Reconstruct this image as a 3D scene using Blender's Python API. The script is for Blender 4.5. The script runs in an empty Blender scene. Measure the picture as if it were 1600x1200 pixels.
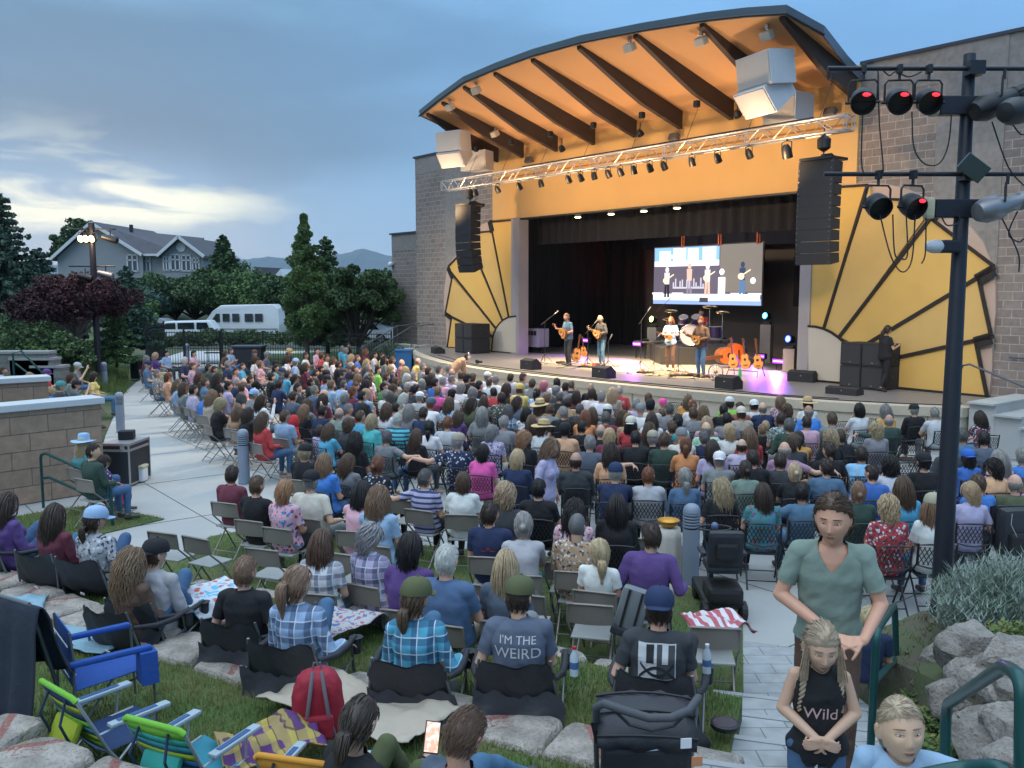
import bpy,bmesh,math,random
import numpy as np
from math import sin,cos,pi,radians,sqrt,atan2,hypot
from mathutils import Vector,Matrix,Euler,noise as mnoise
random.seed(7);rng=np.random.default_rng(7)
SC=bpy.context.scene;COL=SC.collection
CH,F,TH=3.65,1400.0,math.atan(150/1400)
cd=bpy.data.cameras.new('camera');cam=bpy.data.objects.new('camera',cd);COL.objects.link(cam)
cam.location=(0,0,CH);cam.rotation_euler=(pi/2-TH,0,0)
cd.sensor_width=36;cd.lens=36*F/1600;cd.clip_end=20000;cd.clip_start=.05
SC.camera=cam
SC.view_settings.view_transform='Standard';SC.view_settings.look='None'
SC.view_settings.exposure=0.68;SC.view_settings.gamma=1
W=bpy.data.worlds.new('World');SC.world=W;W.use_nodes=True
nt=W.node_tree;nt.nodes.clear()
def N(t,nt=nt,**k):
 n=nt.nodes.new(t)
 for a,b in k.items():setattr(n,a,b)
 return n
def M_(op,a,b=None,nt=nt,clamp=False):
 n=nt.nodes.new('ShaderNodeMath');n.operation=op;n.use_clamp=clamp
 for i,v in enumerate((a,b)):
  if v is None:continue
  if isinstance(v,(int,float)):n.inputs[i].default_value=v
  else:nt.links.new(v,n.inputs[i])
 return n.outputs[0]
def mixc(f,a,b,nt=nt,bt='MIX'):
 n=nt.nodes.new('ShaderNodeMix');n.data_type='RGBA';n.blend_type=bt
 for s,v in((0,f),(6,a),(7,b)):
  if isinstance(v,(int,float)):n.inputs[s].default_value=v
  elif isinstance(v,tuple):n.inputs[s].default_value=(*v[:3],1)
  else:nt.links.new(v,n.inputs[s])
 return n.outputs[2]
def sstep(v,a,b,nt=nt):
 n=nt.nodes.new('ShaderNodeMapRange');n.interpolation_type='SMOOTHSTEP'
 nt.links.new(v,n.inputs[0]);n.inputs[1].default_value=a;n.inputs[2].default_value=b
 return n.outputs[0]
tc=N('ShaderNodeTexCoord');sep=N('ShaderNodeSeparateXYZ');nt.links.new(tc.outputs['Generated'],sep.inputs[0])
X_,Y_,Z_=sep.outputs
az=M_('ARCTAN2',X_,Y_);el=M_('ARCSINE',Z_)
def cnoise(sx,sy,scale,detail,off=0.,rough=.55,dist=0.):
 cb=N('ShaderNodeCombineXYZ');nt.links.new(M_('MULTIPLY',az,sx),cb.inputs[0]);nt.links.new(M_('MULTIPLY',el,sy),cb.inputs[1])
 cb.inputs[2].default_value=off
 t=N('ShaderNodeTexNoise');t.inputs['Scale'].default_value=scale;t.inputs['Detail'].default_value=detail
 t.inputs['Roughness'].default_value=rough;t.inputs['Distortion'].default_value=dist
 nt.links.new(cb.outputs[0],t.inputs['Vector']);return t.outputs[0]
n1=cnoise(1.3,4.2,1.6,5,3.1,.5,.3);n2=cnoise(1.5,9.,2.6,7,8.3,.55,.5);n3=cnoise(3,11,4,6,1.7)
right=sstep(az,-.45,.45)
blue=mixc(right,(.135,.27,.42),(.155,.345,.62))
slate=mixc(right,(.085,.175,.28),(.125,.275,.50))
c=mixc(sstep(n1,.40,.64),blue,slate)
low=sstep(el,.16,.02)
c=mixc(M_('MULTIPLY',low,.55),c,(.30,.43,.52))
bank=M_('MULTIPLY',sstep(M_('ABSOLUTE',M_('SUBTRACT',M_('ADD',el,M_('MULTIPLY',n1,.10)),.21),None),.075,.01),sstep(az,.10,-.25))
c=mixc(M_('MULTIPLY',bank,.6),c,(.07,.14,.22))
da=M_('SUBTRACT',az,-.50);de=M_('SUBTRACT',M_('ADD',el,M_('MULTIPLY',n3,.04)),.102)
r2=M_('ADD',M_('POWER',M_('DIVIDE',da,.24),2),M_('POWER',M_('DIVIDE',de,.026),2))
gap=M_('MULTIPLY',sstep(r2,1.5,.2),sstep(n2,.30,.46))
c=mixc(gap,c,(.98,.95,.68))
wisp=M_('MULTIPLY',M_('MULTIPLY',sstep(n2,.47,.60),sstep(M_('ABSOLUTE',M_('SUBTRACT',el,.09),None),.10,.02)),sstep(az,-.18,-.42))
c=mixc(M_('MULTIPLY',wisp,.5),c,(.66,.70,.56))
lowg=M_('MULTIPLY',sstep(M_('ABSOLUTE',M_('SUBTRACT',el,.028),None),.035,.0),sstep(n3,.40,.62))
c=mixc(M_('MULTIPLY',lowg,.22),c,(.50,.54,.50))
zen=sstep(el,.42,1.05)
c=mixc(zen,c,(.98,1.22,1.45))
c=mixc(sstep(el,.0,-.05),c,(.10,.13,.15))
sky=N('ShaderNodeTexSky',sky_type='NISHITA',sun_disc=False);sky.sun_elevation=radians(4);sky.sun_rotation=radians(-26)
bg1=N('ShaderNodeBackground');nt.links.new(sky.outputs[0],bg1.inputs[0]);bg1.inputs[1].default_value=.004
bg2=N('ShaderNodeBackground');nt.links.new(c,bg2.inputs[0]);bg2.inputs[1].default_value=1.0
ad=N('ShaderNodeAddShader');nt.links.new(bg1.outputs[0],ad.inputs[0]);nt.links.new(bg2.outputs[0],ad.inputs[1])
wo=N('ShaderNodeOutputWorld');nt.links.new(ad.outputs[0],wo.inputs[0])
def lamp(name,typ,loc,energy,col,target=None,**k):
 ld=bpy.data.lights.new(name,typ);ld.energy=energy;ld.color=col
 for a,b in k.items():setattr(ld,a,b)
 o=bpy.data.objects.new(name,ld);COL.objects.link(o);o.location=loc
 if target is not None:o.rotation_euler=(Vector(target)-Vector(loc)).to_track_quat('-Z','Y').to_euler()
 return o
SUN=lamp('sun','SUN',(0,0,30),.55,(.92,.95,1.0),angle=radians(60))
SUN.rotation_euler=(radians(52),0,radians(26+180+110))
def ray(px,py):
 c,s=cos(TH),sin(TH);a=600-py
 return(px-800,c*F+s*a,-s*F+c*a)
def gz(px,py,z=0.):
 r=ray(px,py);t=(z-CH)/r[2];return Vector((r[0]*t,r[1]*t,z))
def gd(px,py,D):
 r=ray(px,py);t=D/r[1];return Vector((r[0]*t,D,CH+r[2]*t))
P0=gz(698,542,1);P1=gz(1539,619,1)
_L=hypot(P1.x-P0.x,P1.y-P0.y);DV=((P1.x-P0.x)/_L,(P1.y-P0.y)/_L);NV=(DV[1],-DV[0])
FANG=atan2(DV[1],DV[0]);FM=Matrix.Translation((P0.x,P0.y,0))@Matrix.Rotation(FANG,4,'Z')
def fuz(px,py,off=0.):
 r=ray(px,py);bx,by=P0.x+NV[0]*off,P0.y+NV[1]*off
 t=(bx*NV[0]+by*NV[1])/(r[0]*NV[0]+r[1]*NV[1])
 return((r[0]*t-P0.x)*DV[0]+(r[1]*t-P0.y)*DV[1],CH+r[2]*t)
def FW(u,out,z):return FM@Vector((u,-out,z))
def guo(px,py,z=1.):
 q=gz(px,py,z);return((q.x-P0.x)*DV[0]+(q.y-P0.y)*DV[1],(q.x-P0.x)*NV[0]+(q.y-P0.y)*NV[1])
MATS={}
def mat(name,col=(.5,.5,.5),rough=.7,metal=0.,var=.12,scale=6.,bump=.0,bscale=40.,emit=None,estr=1.,col2=None,objcol=False,spec=None,trans=0.,sheen=0.):
 if name in MATS:return MATS[name]
 m=bpy.data.materials.new(name);m.use_nodes=True;t=m.node_tree;b=t.nodes['Principled BSDF']
 if objcol:
  oi=t.nodes.new('ShaderNodeObjectInfo');base=oi.outputs['Color']
 else:
  rg=t.nodes.new('ShaderNodeRGB');rg.outputs[0].default_value=(*col,1);base=rg.outputs[0]
 co=t.nodes.new('ShaderNodeTexCoord')
 if var or col2:
  nz=t.nodes.new('ShaderNodeTexNoise');nz.inputs['Scale'].default_value=scale;nz.inputs['Detail'].default_value=5
  t.links.new(co.outputs['Object'],nz.inputs['Vector'])
  if col2:
   base=mixc(sstep(nz.outputs[0],.42,.6,t),base,col2,t)
  if var:
   f=M_('ADD',M_('MULTIPLY',nz.outputs[0],2*var,t),1-var,t)
   v=t.nodes.new('ShaderNodeVectorMath');v.operation='SCALE';t.links.new(base,v.inputs[0]);t.links.new(f,v.inputs['Scale']);base=v.outputs[0]
 t.links.new(base,b.inputs['Base Color'])
 b.inputs['Roughness'].default_value=rough;b.inputs['Metallic'].default_value=metal
 if spec is not None:b.inputs['Specular IOR Level'].default_value=spec
 if trans:b.inputs['Transmission Weight'].default_value=trans
 if sheen:b.inputs['Sheen Weight'].default_value=sheen
 if bump:
  n2_=t.nodes.new('ShaderNodeTexNoise');n2_.inputs['Scale'].default_value=bscale;n2_.inputs['Detail'].default_value=6
  t.links.new(co.outputs['Object'],n2_.inputs['Vector'])
  bp=t.nodes.new('ShaderNodeBump');bp.inputs['Strength'].default_value=bump;bp.inputs['Distance'].default_value=.02
  t.links.new(n2_.outputs[0],bp.inputs['Height']);t.links.new(bp.outputs[0],b.inputs['Normal'])
 if emit:
  b.inputs['Emission Color'].default_value=(*emit,1);b.inputs['Emission Strength'].default_value=estr
 MATS[name]=m;return m
def blockmat(name,c1,c2,mortar,bw=.42,bh=.205,plane='xz',msize=.012,bump=.5,rough=.9):
 m=bpy.data.materials.new(name);m.use_nodes=True;t=m.node_tree;b=t.nodes['Principled BSDF']
 co=t.nodes.new('ShaderNodeTexCoord');sp=t.nodes.new('ShaderNodeSeparateXYZ');t.links.new(co.outputs['Object'],sp.inputs[0])
 cb=t.nodes.new('ShaderNodeCombineXYZ')
 t.links.new(sp.outputs[0],cb.inputs[0]);t.links.new(sp.outputs[2 if plane=='xz' else 1],cb.inputs[1])
 br=t.nodes.new('ShaderNodeTexBrick');t.links.new(cb.outputs[0],br.inputs['Vector'])
 br.inputs['Color1'].default_value=(*c1,1);br.inputs['Color2'].default_value=(*c2,1);br.inputs['Mortar'].default_value=(*mortar,1)
 br.inputs['Scale'].default_value=1;br.inputs['Mortar Size'].default_value=msize;br.inputs['Brick Width'].default_value=bw;br.inputs['Row Height'].default_value=bh
 br.inputs['Mortar Smooth'].default_value=.2
 nz=t.nodes.new('ShaderNodeTexNoise');nz.inputs['Scale'].default_value=7;nz.inputs['Detail'].default_value=8;t.links.new(co.outputs['Object'],nz.inputs['Vector'])
 nl=t.nodes.new('ShaderNodeTexNoise');nl.inputs['Scale'].default_value=.5;nl.inputs['Detail'].default_value=3;t.links.new(co.outputs['Object'],nl.inputs['Vector'])
 f=M_('ADD',M_('ADD',M_('MULTIPLY',nz.outputs[0],.7,t),M_('MULTIPLY',nl.outputs[0],.3,t),t),.52,t)
 v=t.nodes.new('ShaderNodeVectorMath');v.operation='SCALE';t.links.new(br.outputs[0],v.inputs[0]);t.links.new(f,v.inputs['Scale'])
 t.links.new(v.outputs[0],b.inputs['Base Color']);b.inputs['Roughness'].default_value=rough
 h=M_('SUBTRACT',M_('MULTIPLY',nz.outputs[0],.6,t),M_('MULTIPLY',br.outputs['Fac'],1.,t),t)
 bp=t.nodes.new('ShaderNodeBump');bp.inputs['Strength'].default_value=bump;bp.inputs['Distance'].default_value=.02
 t.links.new(h,bp.inputs['Height']);t.links.new(bp.outputs[0],b.inputs['Normal'])
 MATS[name]=m;return m
def patmat(name,kind,second,scale=10.,third=None,rough=.9):
 """cloth whose ground colour is the object colour, with a woven or printed pattern"""
 m=bpy.data.materials.new(name);m.use_nodes=True;t=m.node_tree;b=t.nodes['Principled BSDF']
 oi=t.nodes.new('ShaderNodeObjectInfo');base=oi.outputs['Color'];co=t.nodes.new('ShaderNodeTexCoord')
 sp=t.nodes.new('ShaderNodeSeparateXYZ');t.links.new(co.outputs['Object'],sp.inputs[0])
 def band(o,sc_,w,ph=0.):
  f=M_('FRACT',M_('ADD',M_('MULTIPLY',o,sc_,t),ph,t),None,t)
  return M_('LESS_THAN',f,w,t)
 if kind=='plaid':
  a=band(sp.outputs[0],scale,.38,5.1);c_=band(sp.outputs[2],scale,.38,5.3)
  base=mixc(M_('MULTIPLY',a,.55,t),base,second,t);base=mixc(M_('MULTIPLY',c_,.55,t),base,second,t)
  l1=band(sp.outputs[0],scale,.07,5.75);l2=band(sp.outputs[2],scale,.07,5.9)
  base=mixc(M_('MULTIPLY',M_('MAXIMUM',l1,l2,t),.8,t),base,third or(.7,.75,.8),t)
 elif kind=='stripe':
  base=mixc(band(sp.outputs[2],scale,.4,5.2),base,second,t)
 elif kind=='vstripe':
  base=mixc(band(sp.outputs[0],scale,.5,5.25),base,second,t)
 elif kind=='lattice':
  a=M_('ADD',sp.outputs[0],sp.outputs[2],t);c_=M_('SUBTRACT',sp.outputs[0],sp.outputs[2],t)
  g=M_('MULTIPLY',M_('GREATER_THAN',M_('FRACT',M_('MULTIPLY',a,scale,t),None,t),.36,t),M_('GREATER_THAN',M_('FRACT',M_('MULTIPLY',c_,scale,t),None,t),.36,t),t)
  base=mixc(g,base,second,t)
 else:
  vo=t.nodes.new('ShaderNodeTexVoronoi');vo.inputs['Scale'].default_value=scale;t.links.new(co.outputs['Object'],vo.inputs['Vector'])
  nz=t.nodes.new('ShaderNodeTexNoise');nz.inputs['Scale'].default_value=scale*1.3;nz.inputs['Detail'].default_value=3;t.links.new(co.outputs['Object'],nz.inputs['Vector'])
  base=mixc(sstep(vo.outputs['Distance'],.36,.30,t),base,second,t)
  if third:base=mixc(sstep(nz.outputs[0],.56,.60,t),base,third,t)
 nz=t.nodes.new('ShaderNodeTexNoise');nz.inputs['Scale'].default_value=9;nz.inputs['Detail'].default_value=4;t.links.new(co.outputs['Object'],nz.inputs['Vector'])
 v=t.nodes.new('ShaderNodeVectorMath');v.operation='SCALE';t.links.new(base,v.inputs[0]);t.links.new(M_('ADD',M_('MULTIPLY',nz.outputs[0],.4,t),.8,t),v.inputs['Scale'])
 t.links.new(v.outputs[0],b.inputs['Base Color']);b.inputs['Roughness'].default_value=rough
 bp=t.nodes.new('ShaderNodeBump');bp.inputs['Strength'].default_value=.35;bp.inputs['Distance'].default_value=.02
 t.links.new(nz.outputs[0],bp.inputs['Height']);t.links.new(bp.outputs[0],b.inputs['Normal'])
 MATS[name]=m;return m
class MB:
 def __init__(s):s.v=[];s.f=[]
 def add(s,vs,fs,M=None):
  k=len(s.v)
  if M is not None:vs=[tuple(M@Vector(p))for p in vs]
  s.v+=[tuple(p)for p in vs];s.f+=[tuple(i+k for i in f)for f in fs];return s
 def box(s,c,d,rz=0.,M=None,R=None,bev=0.):
  x,y,z=d[0]/2,d[1]/2,d[2]/2
  if bev:
   bm=bmesh.new();bmesh.ops.create_cube(bm,size=1);bmesh.ops.scale(bm,vec=d,verts=bm.verts)
   bmesh.ops.bevel(bm,geom=bm.edges[:],offset=bev,segments=2,profile=.6,affect='EDGES')
   vs=[tuple(v.co)for v in bm.verts];bm.verts.index_update();fs=[tuple(v.index for v in f.verts)for f in bm.faces];bm.free()
  else:
   vs=[(-x,-y,-z),(x,-y,-z),(x,y,-z),(-x,y,-z),(-x,-y,z),(x,-y,z),(x,y,z),(-x,y,z)]
   fs=[(0,3,2,1),(4,5,6,7),(0,1,5,4),(1,2,6,5),(2,3,7,6),(3,0,4,7)]
  T=Matrix.Translation(c)@(R if R is not None else Matrix.Rotation(rz,4,'Z'))
  if M is not None:T=M@T
  return s.add(vs,fs,T)
 def tube(s,pts,r,n=8,cap=True,M=None,closed=False):
  pts=[Vector(p)for p in pts];m=len(pts)
  rs=r if isinstance(r,(list,tuple))else[r]*m
  vs=[];fs=[];up=None
  for i,p in enumerate(pts):
   a=pts[(i-1)%m]if(i or closed)else p;b=pts[(i+1)%m]if(i<m-1 or closed)else p
   t=(b-a)
   t=t.normalized()if t.length>1e-9 else Vector((0,0,1))
   if up is None:up=Vector((0,0,1))if abs(t.z)<.9 else Vector((1,0,0))
   x=up.cross(t);x=x.normalized()if x.length>1e-6 else t.orthogonal().normalized();y=t.cross(x);up=y
   for k in range(n):
    q=2*pi*k/n;vs.append(p+(x*cos(q)+y*sin(q))*rs[i])
  for i in range(m if closed else m-1):
   for k in range(n):
    a,b=i*n+k,i*n+(k+1)%n;c,d=((i+1)%m)*n+(k+1)%n,((i+1)%m)*n+k
    fs.append((a,b,c,d))
  if cap and not closed:fs.append(tuple(range(n))[::-1]);fs.append(tuple((m-1)*n+k for k in range(n)))
  return s.add(vs,fs,M)
 def lathe(s,prof,n=16,c=(0,0,0),M=None,R=None):
  vs=[];fs=[]
  for r,z in prof:
   for k in range(n):vs.append((r*cos(2*pi*k/n),r*sin(2*pi*k/n),z))
  for i in range(len(prof)-1):
   for k in range(n):fs.append((i*n+k,i*n+(k+1)%n,(i+1)*n+(k+1)%n,(i+1)*n+k))
  fs.append(tuple(range(n))[::-1]);fs.append(tuple((len(prof)-1)*n+k for k in range(n)))
  T=Matrix.Translation(c)
  if R is not None:T=T@R
  if M is not None:T=M@T
  return s.add(vs,fs,T)
 def prism(s,poly,y0,y1,ax='y',M=None):
  n=len(poly);f={'y':lambda a,b,t:(a,t,b),'z':lambda a,b,t:(a,b,t),'x':lambda a,b,t:(t,a,b)}[ax]
  vs=[f(a,b,y0)for a,b in poly]+[f(a,b,y1)for a,b in poly]
  fs=[tuple(range(n)),tuple(range(n,2*n))[::-1]]+[(i,n+i,n+(i+1)%n,(i+1)%n)for i in range(n)]
  return s.add(vs,fs,M)
 def sphere(s,c,r,n=10,sc=(1,1,1),M=None):
  prof=[(max(1e-4,r*sin(pi*i/n)),-r*cos(pi*i/n))for i in range(n+1)]
  T=Matrix.Translation(c)@Matrix.Diagonal((*sc,1))
  if M is not None:T=M@T
  return s.lathe(prof,n+4,M=T)
 def build(s,name,m,parent=None,smooth=False,M=None,fixn=False,**pr):
  me=bpy.data.meshes.new(name);me.from_pydata(s.v,[],s.f)
  if fixn:
   bm=bmesh.new();bm.from_mesh(me);bmesh.ops.recalc_face_normals(bm,faces=bm.faces);bm.to_mesh(me);bm.free()
  if m:me.materials.append(m)
  if smooth:me.shade_smooth()if smooth is True else smooth_by_angle(me,smooth)
  o=bpy.data.objects.new(name,me);COL.objects.link(o)
  if M is not None:o.matrix_world=M
  if parent is not None:o.parent=parent
  for k,v in pr.items():
   if v is not None:o[k]=v
  return o
def smooth_by_angle(me,deg):
 me.shade_smooth();bm=bmesh.new();bm.from_mesh(me);c=radians(deg)
 for e in bm.edges:e.smooth=(len(e.link_faces)==2 and e.calc_face_angle(0)<c)
 bm.to_mesh(me);bm.free()
def thing(name,label,cat,loc=(0,0,0),rz=0.,group=None,M=None):
 o=bpy.data.objects.new(name,None);COL.objects.link(o);o.empty_display_size=.1
 if M is not None:o.matrix_world=M
 else:o.location=loc;o.rotation_euler=(0,0,rz)
 o['label']=label;o['category']=cat
 if group:o['group']=group
 return o
def copy_tree(o,parent=None):
 c=o.copy();COL.objects.link(c)
 if parent is not None:
  c.parent=parent;c.matrix_parent_inverse=o.matrix_parent_inverse
 for ch in KIDS(o):copy_tree(ch,c)
 return c
def KIDS(o):return[x for x in o.children]
def put(root,loc,rz=0.,label=None,group=None,s=None):
 root.location=loc;root.rotation_euler=(0,0,rz)
 if s is not None:root.scale=(s,s,s)if isinstance(s,(int,float))else s
 if label:root['label']=label
 if group:root['group']=group
 return root
def text(body,size,loc,rot,m,parent=None,name='lettering',ext=.003,sx=1.):
 cu=bpy.data.curves.new(name,'FONT');cu.body=body;cu.size=size;cu.extrude=ext;cu.align_x='CENTER';cu.align_y='CENTER'
 o=bpy.data.objects.new('tmp',cu);COL.objects.link(o)
 dg=bpy.context.evaluated_depsgraph_get();me=bpy.data.meshes.new_from_object(o.evaluated_get(dg));bpy.data.objects.remove(o)
 me.materials.clear();me.materials.append(m);me.name=name
 q=bpy.data.objects.new(name,me);COL.objects.link(q);q.location=loc;q.rotation_euler=rot;q.scale=(sx,1,1)
 if parent is not None:q.parent=parent
 return q
black_metal=mat('black_metal',(.012,.013,.016),.45,.0,.2,8)
dark_pole=mat('dark_pole',(.022,.024,.034),.42,.3,.15,3,.15,60)
black_plastic=mat('black_plastic',(.014,.014,.016),.55,0,.2,5)
speaker_mat=mat('speaker_black',(.02,.02,.024),.8,0,.2,5,.3,300)
alu=mat('truss_aluminium',(.42,.41,.42),.4,.6,.1,8)
concrete=mat('concrete',(.40,.41,.405),.9,0,.10,1.2,.25,60)
concrete_step=mat('concrete_step',(.42,.43,.42),.9,0,.13,2,.3,50)
white_paint=mat('white_paint',(.70,.72,.74),.55,0,.06,3)
rail_green=mat('rail_green',(.012,.07,.068),.32,.2,.1,3)
chrome=mat('chrome',(.6,.6,.62),.25,.9,.05)
cable_mat=mat('cable_black',(.015,.015,.018),.6)
#  GROUND AND TERRACES
def sheet(name,poly,z,m,kind='structure',thick=0.):
 mb=MB()
 if thick:mb.prism([(p[0],p[1])for p in poly],z-thick,z,'z');return mb.build(name,m,fixn=True,kind=kind)
 mb.add([(p[0],p[1],z)for p in poly],[tuple(range(len(poly)))]);o=mb.build(name,m,kind=kind)
 if o.data.polygons[0].normal.z<0:o.data.flip_normals()
 return o
ground_m=mat('ground_soil_grass',(.045,.075,.025),1,0,.35,.6,.5,30,col2=(.085,.085,.045))
grass_m=mat('lawn',(.075,.125,.035),1,0,.35,2.2,.6,90,col2=(.10,.12,.045))
asphalt=mat('asphalt',(.05,.052,.056),.95,0,.2,1.5,.3,50)
mb=MB();mb.add([(-3000,-40,-.06),(3000,-40,-.06),(3000,5000,-.06),(-3000,5000,-.06)],[(0,1,2,3)])
mb.build('ground',ground_m,kind='structure')
pl=[gz(*p)for p in[(1600,760),(1240,1110),(1158,1045),(1150,912),(1000,872),(700,845),(420,815),(330,832),(250,818),(160,880),(100,880),(100,640),(170,600),(205,598),(235,586),(300,575),(620,562)]]
pl=[Vector((14,9,0))]+[Vector((16,24,0)),Vector((3,42,0))]+pl[::-1][0:]
plaza_m=mat('plaza_concrete',(.385,.39,.38),.9,0,.22,.55,.3,45,col2=(.325,.335,.335))
_pz=[gz(*p)for p in[(660,560),(520,562),(430,566),(300,572),(240,584),(214,596),(196,612),(182,640),(165,680),(150,740),(0,775),(-400,860)]]
sheet('plaza',[(18,2),(18,60),(_pz[0].x,60)]+[(p.x,p.y)for p in _pz]+[(-12,2)],-.01,plaza_m)
mb=MB()
for k in range(-3,9):
 a=radians(-52);ox,oy=2+k*2.1*cos(a+pi/2),12+k*2.1*sin(a+pi/2)
 mb.box((ox,oy,-.0065),(30,.015,.003),a)
for k in range(-8,10):
 a=radians(38);ox,oy=2+k*3.*cos(a+pi/2),12+k*3.*sin(a+pi/2)
 mb.box((ox,oy,-.0065),(30,.015,.003),a)
mb.build('paving_joint',mat('joint',(.12,.12,.12),1),kind='structure')
lawn0=[gz(*p)for p in[(1162,1100),(1160,935),(1060,905),(880,872),(640,850),(560,822),(440,818),(330,838),(250,880),(110,905),(120,1050),(900,1190)]]
lawn0=[(p.x,p.y)for p in lawn0]
sheet('lawn',lawn0,.004,grass_m)
lawnL=[gz(*p)for p in[(0,870),(165,833),(258,811),(205,800),(150,790),(90,795),(0,812)]]
sheet('lawn_by_wall',[(p.x,p.y)for p in lawnL],.004,grass_m)
R0=[gz(*p,.45)for p in[(-60,862),(60,872),(180,900),(330,925),(440,945),(590,972),(760,1010),(935,1048),(1060,1078),(1160,1100)]]
R1px=[(-30,893),(10,905),(38,919),(87,937),(135,956),(192,976),(252,993),(317,1013),(385,1034),(470,1053),(560,1072),(655,1096),(755,1119),(867,1148),(1000,1176),(1130,1200)]
R1=[gz(*p,.62)for p in R1px]
R2=[gz(*p,1.0)for p in[(-120,1090),(20,1128),(72,1172),(178,1200),(300,1236),(430,1268)]]
def strip_poly(A,B):return[(p.x,p.y)for p in A]+[(p.x,p.y)for p in B[::-1]]
sheet('lawn_terrace_lower',strip_poly(R0,R1),.50,grass_m,thick=.5)
R1b=[Vector((p.x-.05,p.y-.12,p.z))for p in R1]
back=[Vector((p.x-1.2,p.y-6,0))for p in R1]
sheet('lawn_terrace_middle',strip_poly(R1b,back),.58,grass_m,thick=.6)
R2e=[R2[0]+Vector((-3,.6,0))]+R2+[R2[-1]+Vector((2.4,-.8,0))]
sheet('lawn_terrace_upper',strip_poly(R2e,[Vector((p.x-1,p.y-6,0))for p in R2e]),.96,grass_m,thick=1)
def in_poly(x,y,poly):
 x=np.asarray(x);y=np.asarray(y);c=np.zeros(x.shape,bool);n=len(poly)
 for i in range(n):
  x0,y0=poly[i][:2];x1,y1=poly[(i+1)%n][:2]
  if y0==y1:continue
  c^=((y0>y)!=(y1>y))&(x<(x1-x0)*(y-y0)/(y1-y0)+x0)
 return c
def blades(name,polys,n,h=.05,w=.006,cols=None,m=None,lean=.5):
 V=[];Fc=0
 for poly,z,cnt in polys:
  P=np.array([q[:2]for q in poly]);lo,hi=P.min(0),P.max(0)
  x=rng.uniform(lo[0],hi[0],cnt*4);y=rng.uniform(lo[1],hi[1],cnt*4)
  k=in_poly(x,y,poly);x,y=x[k][:cnt],y[k][:cnt]
  c=len(x);a=rng.uniform(0,2*pi,c);hh=h*rng.uniform(.5,1.35,c);le=rng.uniform(0,lean,c)*hh;la=rng.uniform(0,2*pi,c)
  zz=z(x,y)if callable(z)else np.full(c,z)
  b1=np.stack([x+np.cos(a)*w,y+np.sin(a)*w,zz],1);b2=np.stack([x-np.cos(a)*w,y-np.sin(a)*w,zz],1)
  tp=np.stack([x+np.cos(la)*le,y+np.sin(la)*le,zz+hh],1)
  V.append(np.stack([b1,b2,tp],1).reshape(-1,3))
 V=np.concatenate(V);nf=len(V)//3
 me=bpy.data.meshes.new(name);me.vertices.add(len(V));me.vertices.foreach_set('co',V.ravel())
 me.loops.add(len(V));me.loops.foreach_set('vertex_index',np.arange(len(V),dtype=np.int32))
 me.polygons.add(nf);me.polygons.foreach_set('loop_start',np.arange(0,len(V),3,dtype=np.int32));me.polygons.foreach_set('loop_total',np.full(nf,3,dtype=np.int32))
 me.update();me.materials.append(m);o=bpy.data.objects.new(name,me);COL.objects.link(o)
 return o
blade_m=mat('grass_blades',(.15,.215,.05),.8,0,.4,1.4,col2=(.235,.235,.085))
termid=strip_poly(R1b,[Vector((p.x-.9,p.y-3.2,0))for p in R1])
terlow=strip_poly(R0,R1)
g=blades('grass',[(termid,.58,90000),(terlow,.50,36000),(lawn0,.004,26000),([(p.x,p.y)for p in lawnL],.004,8000)],0,.045,.0035,m=blade_m)
g['kind']='stuff';g['label']='short green grass on the lawn terraces';g['category']='grass'
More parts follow.
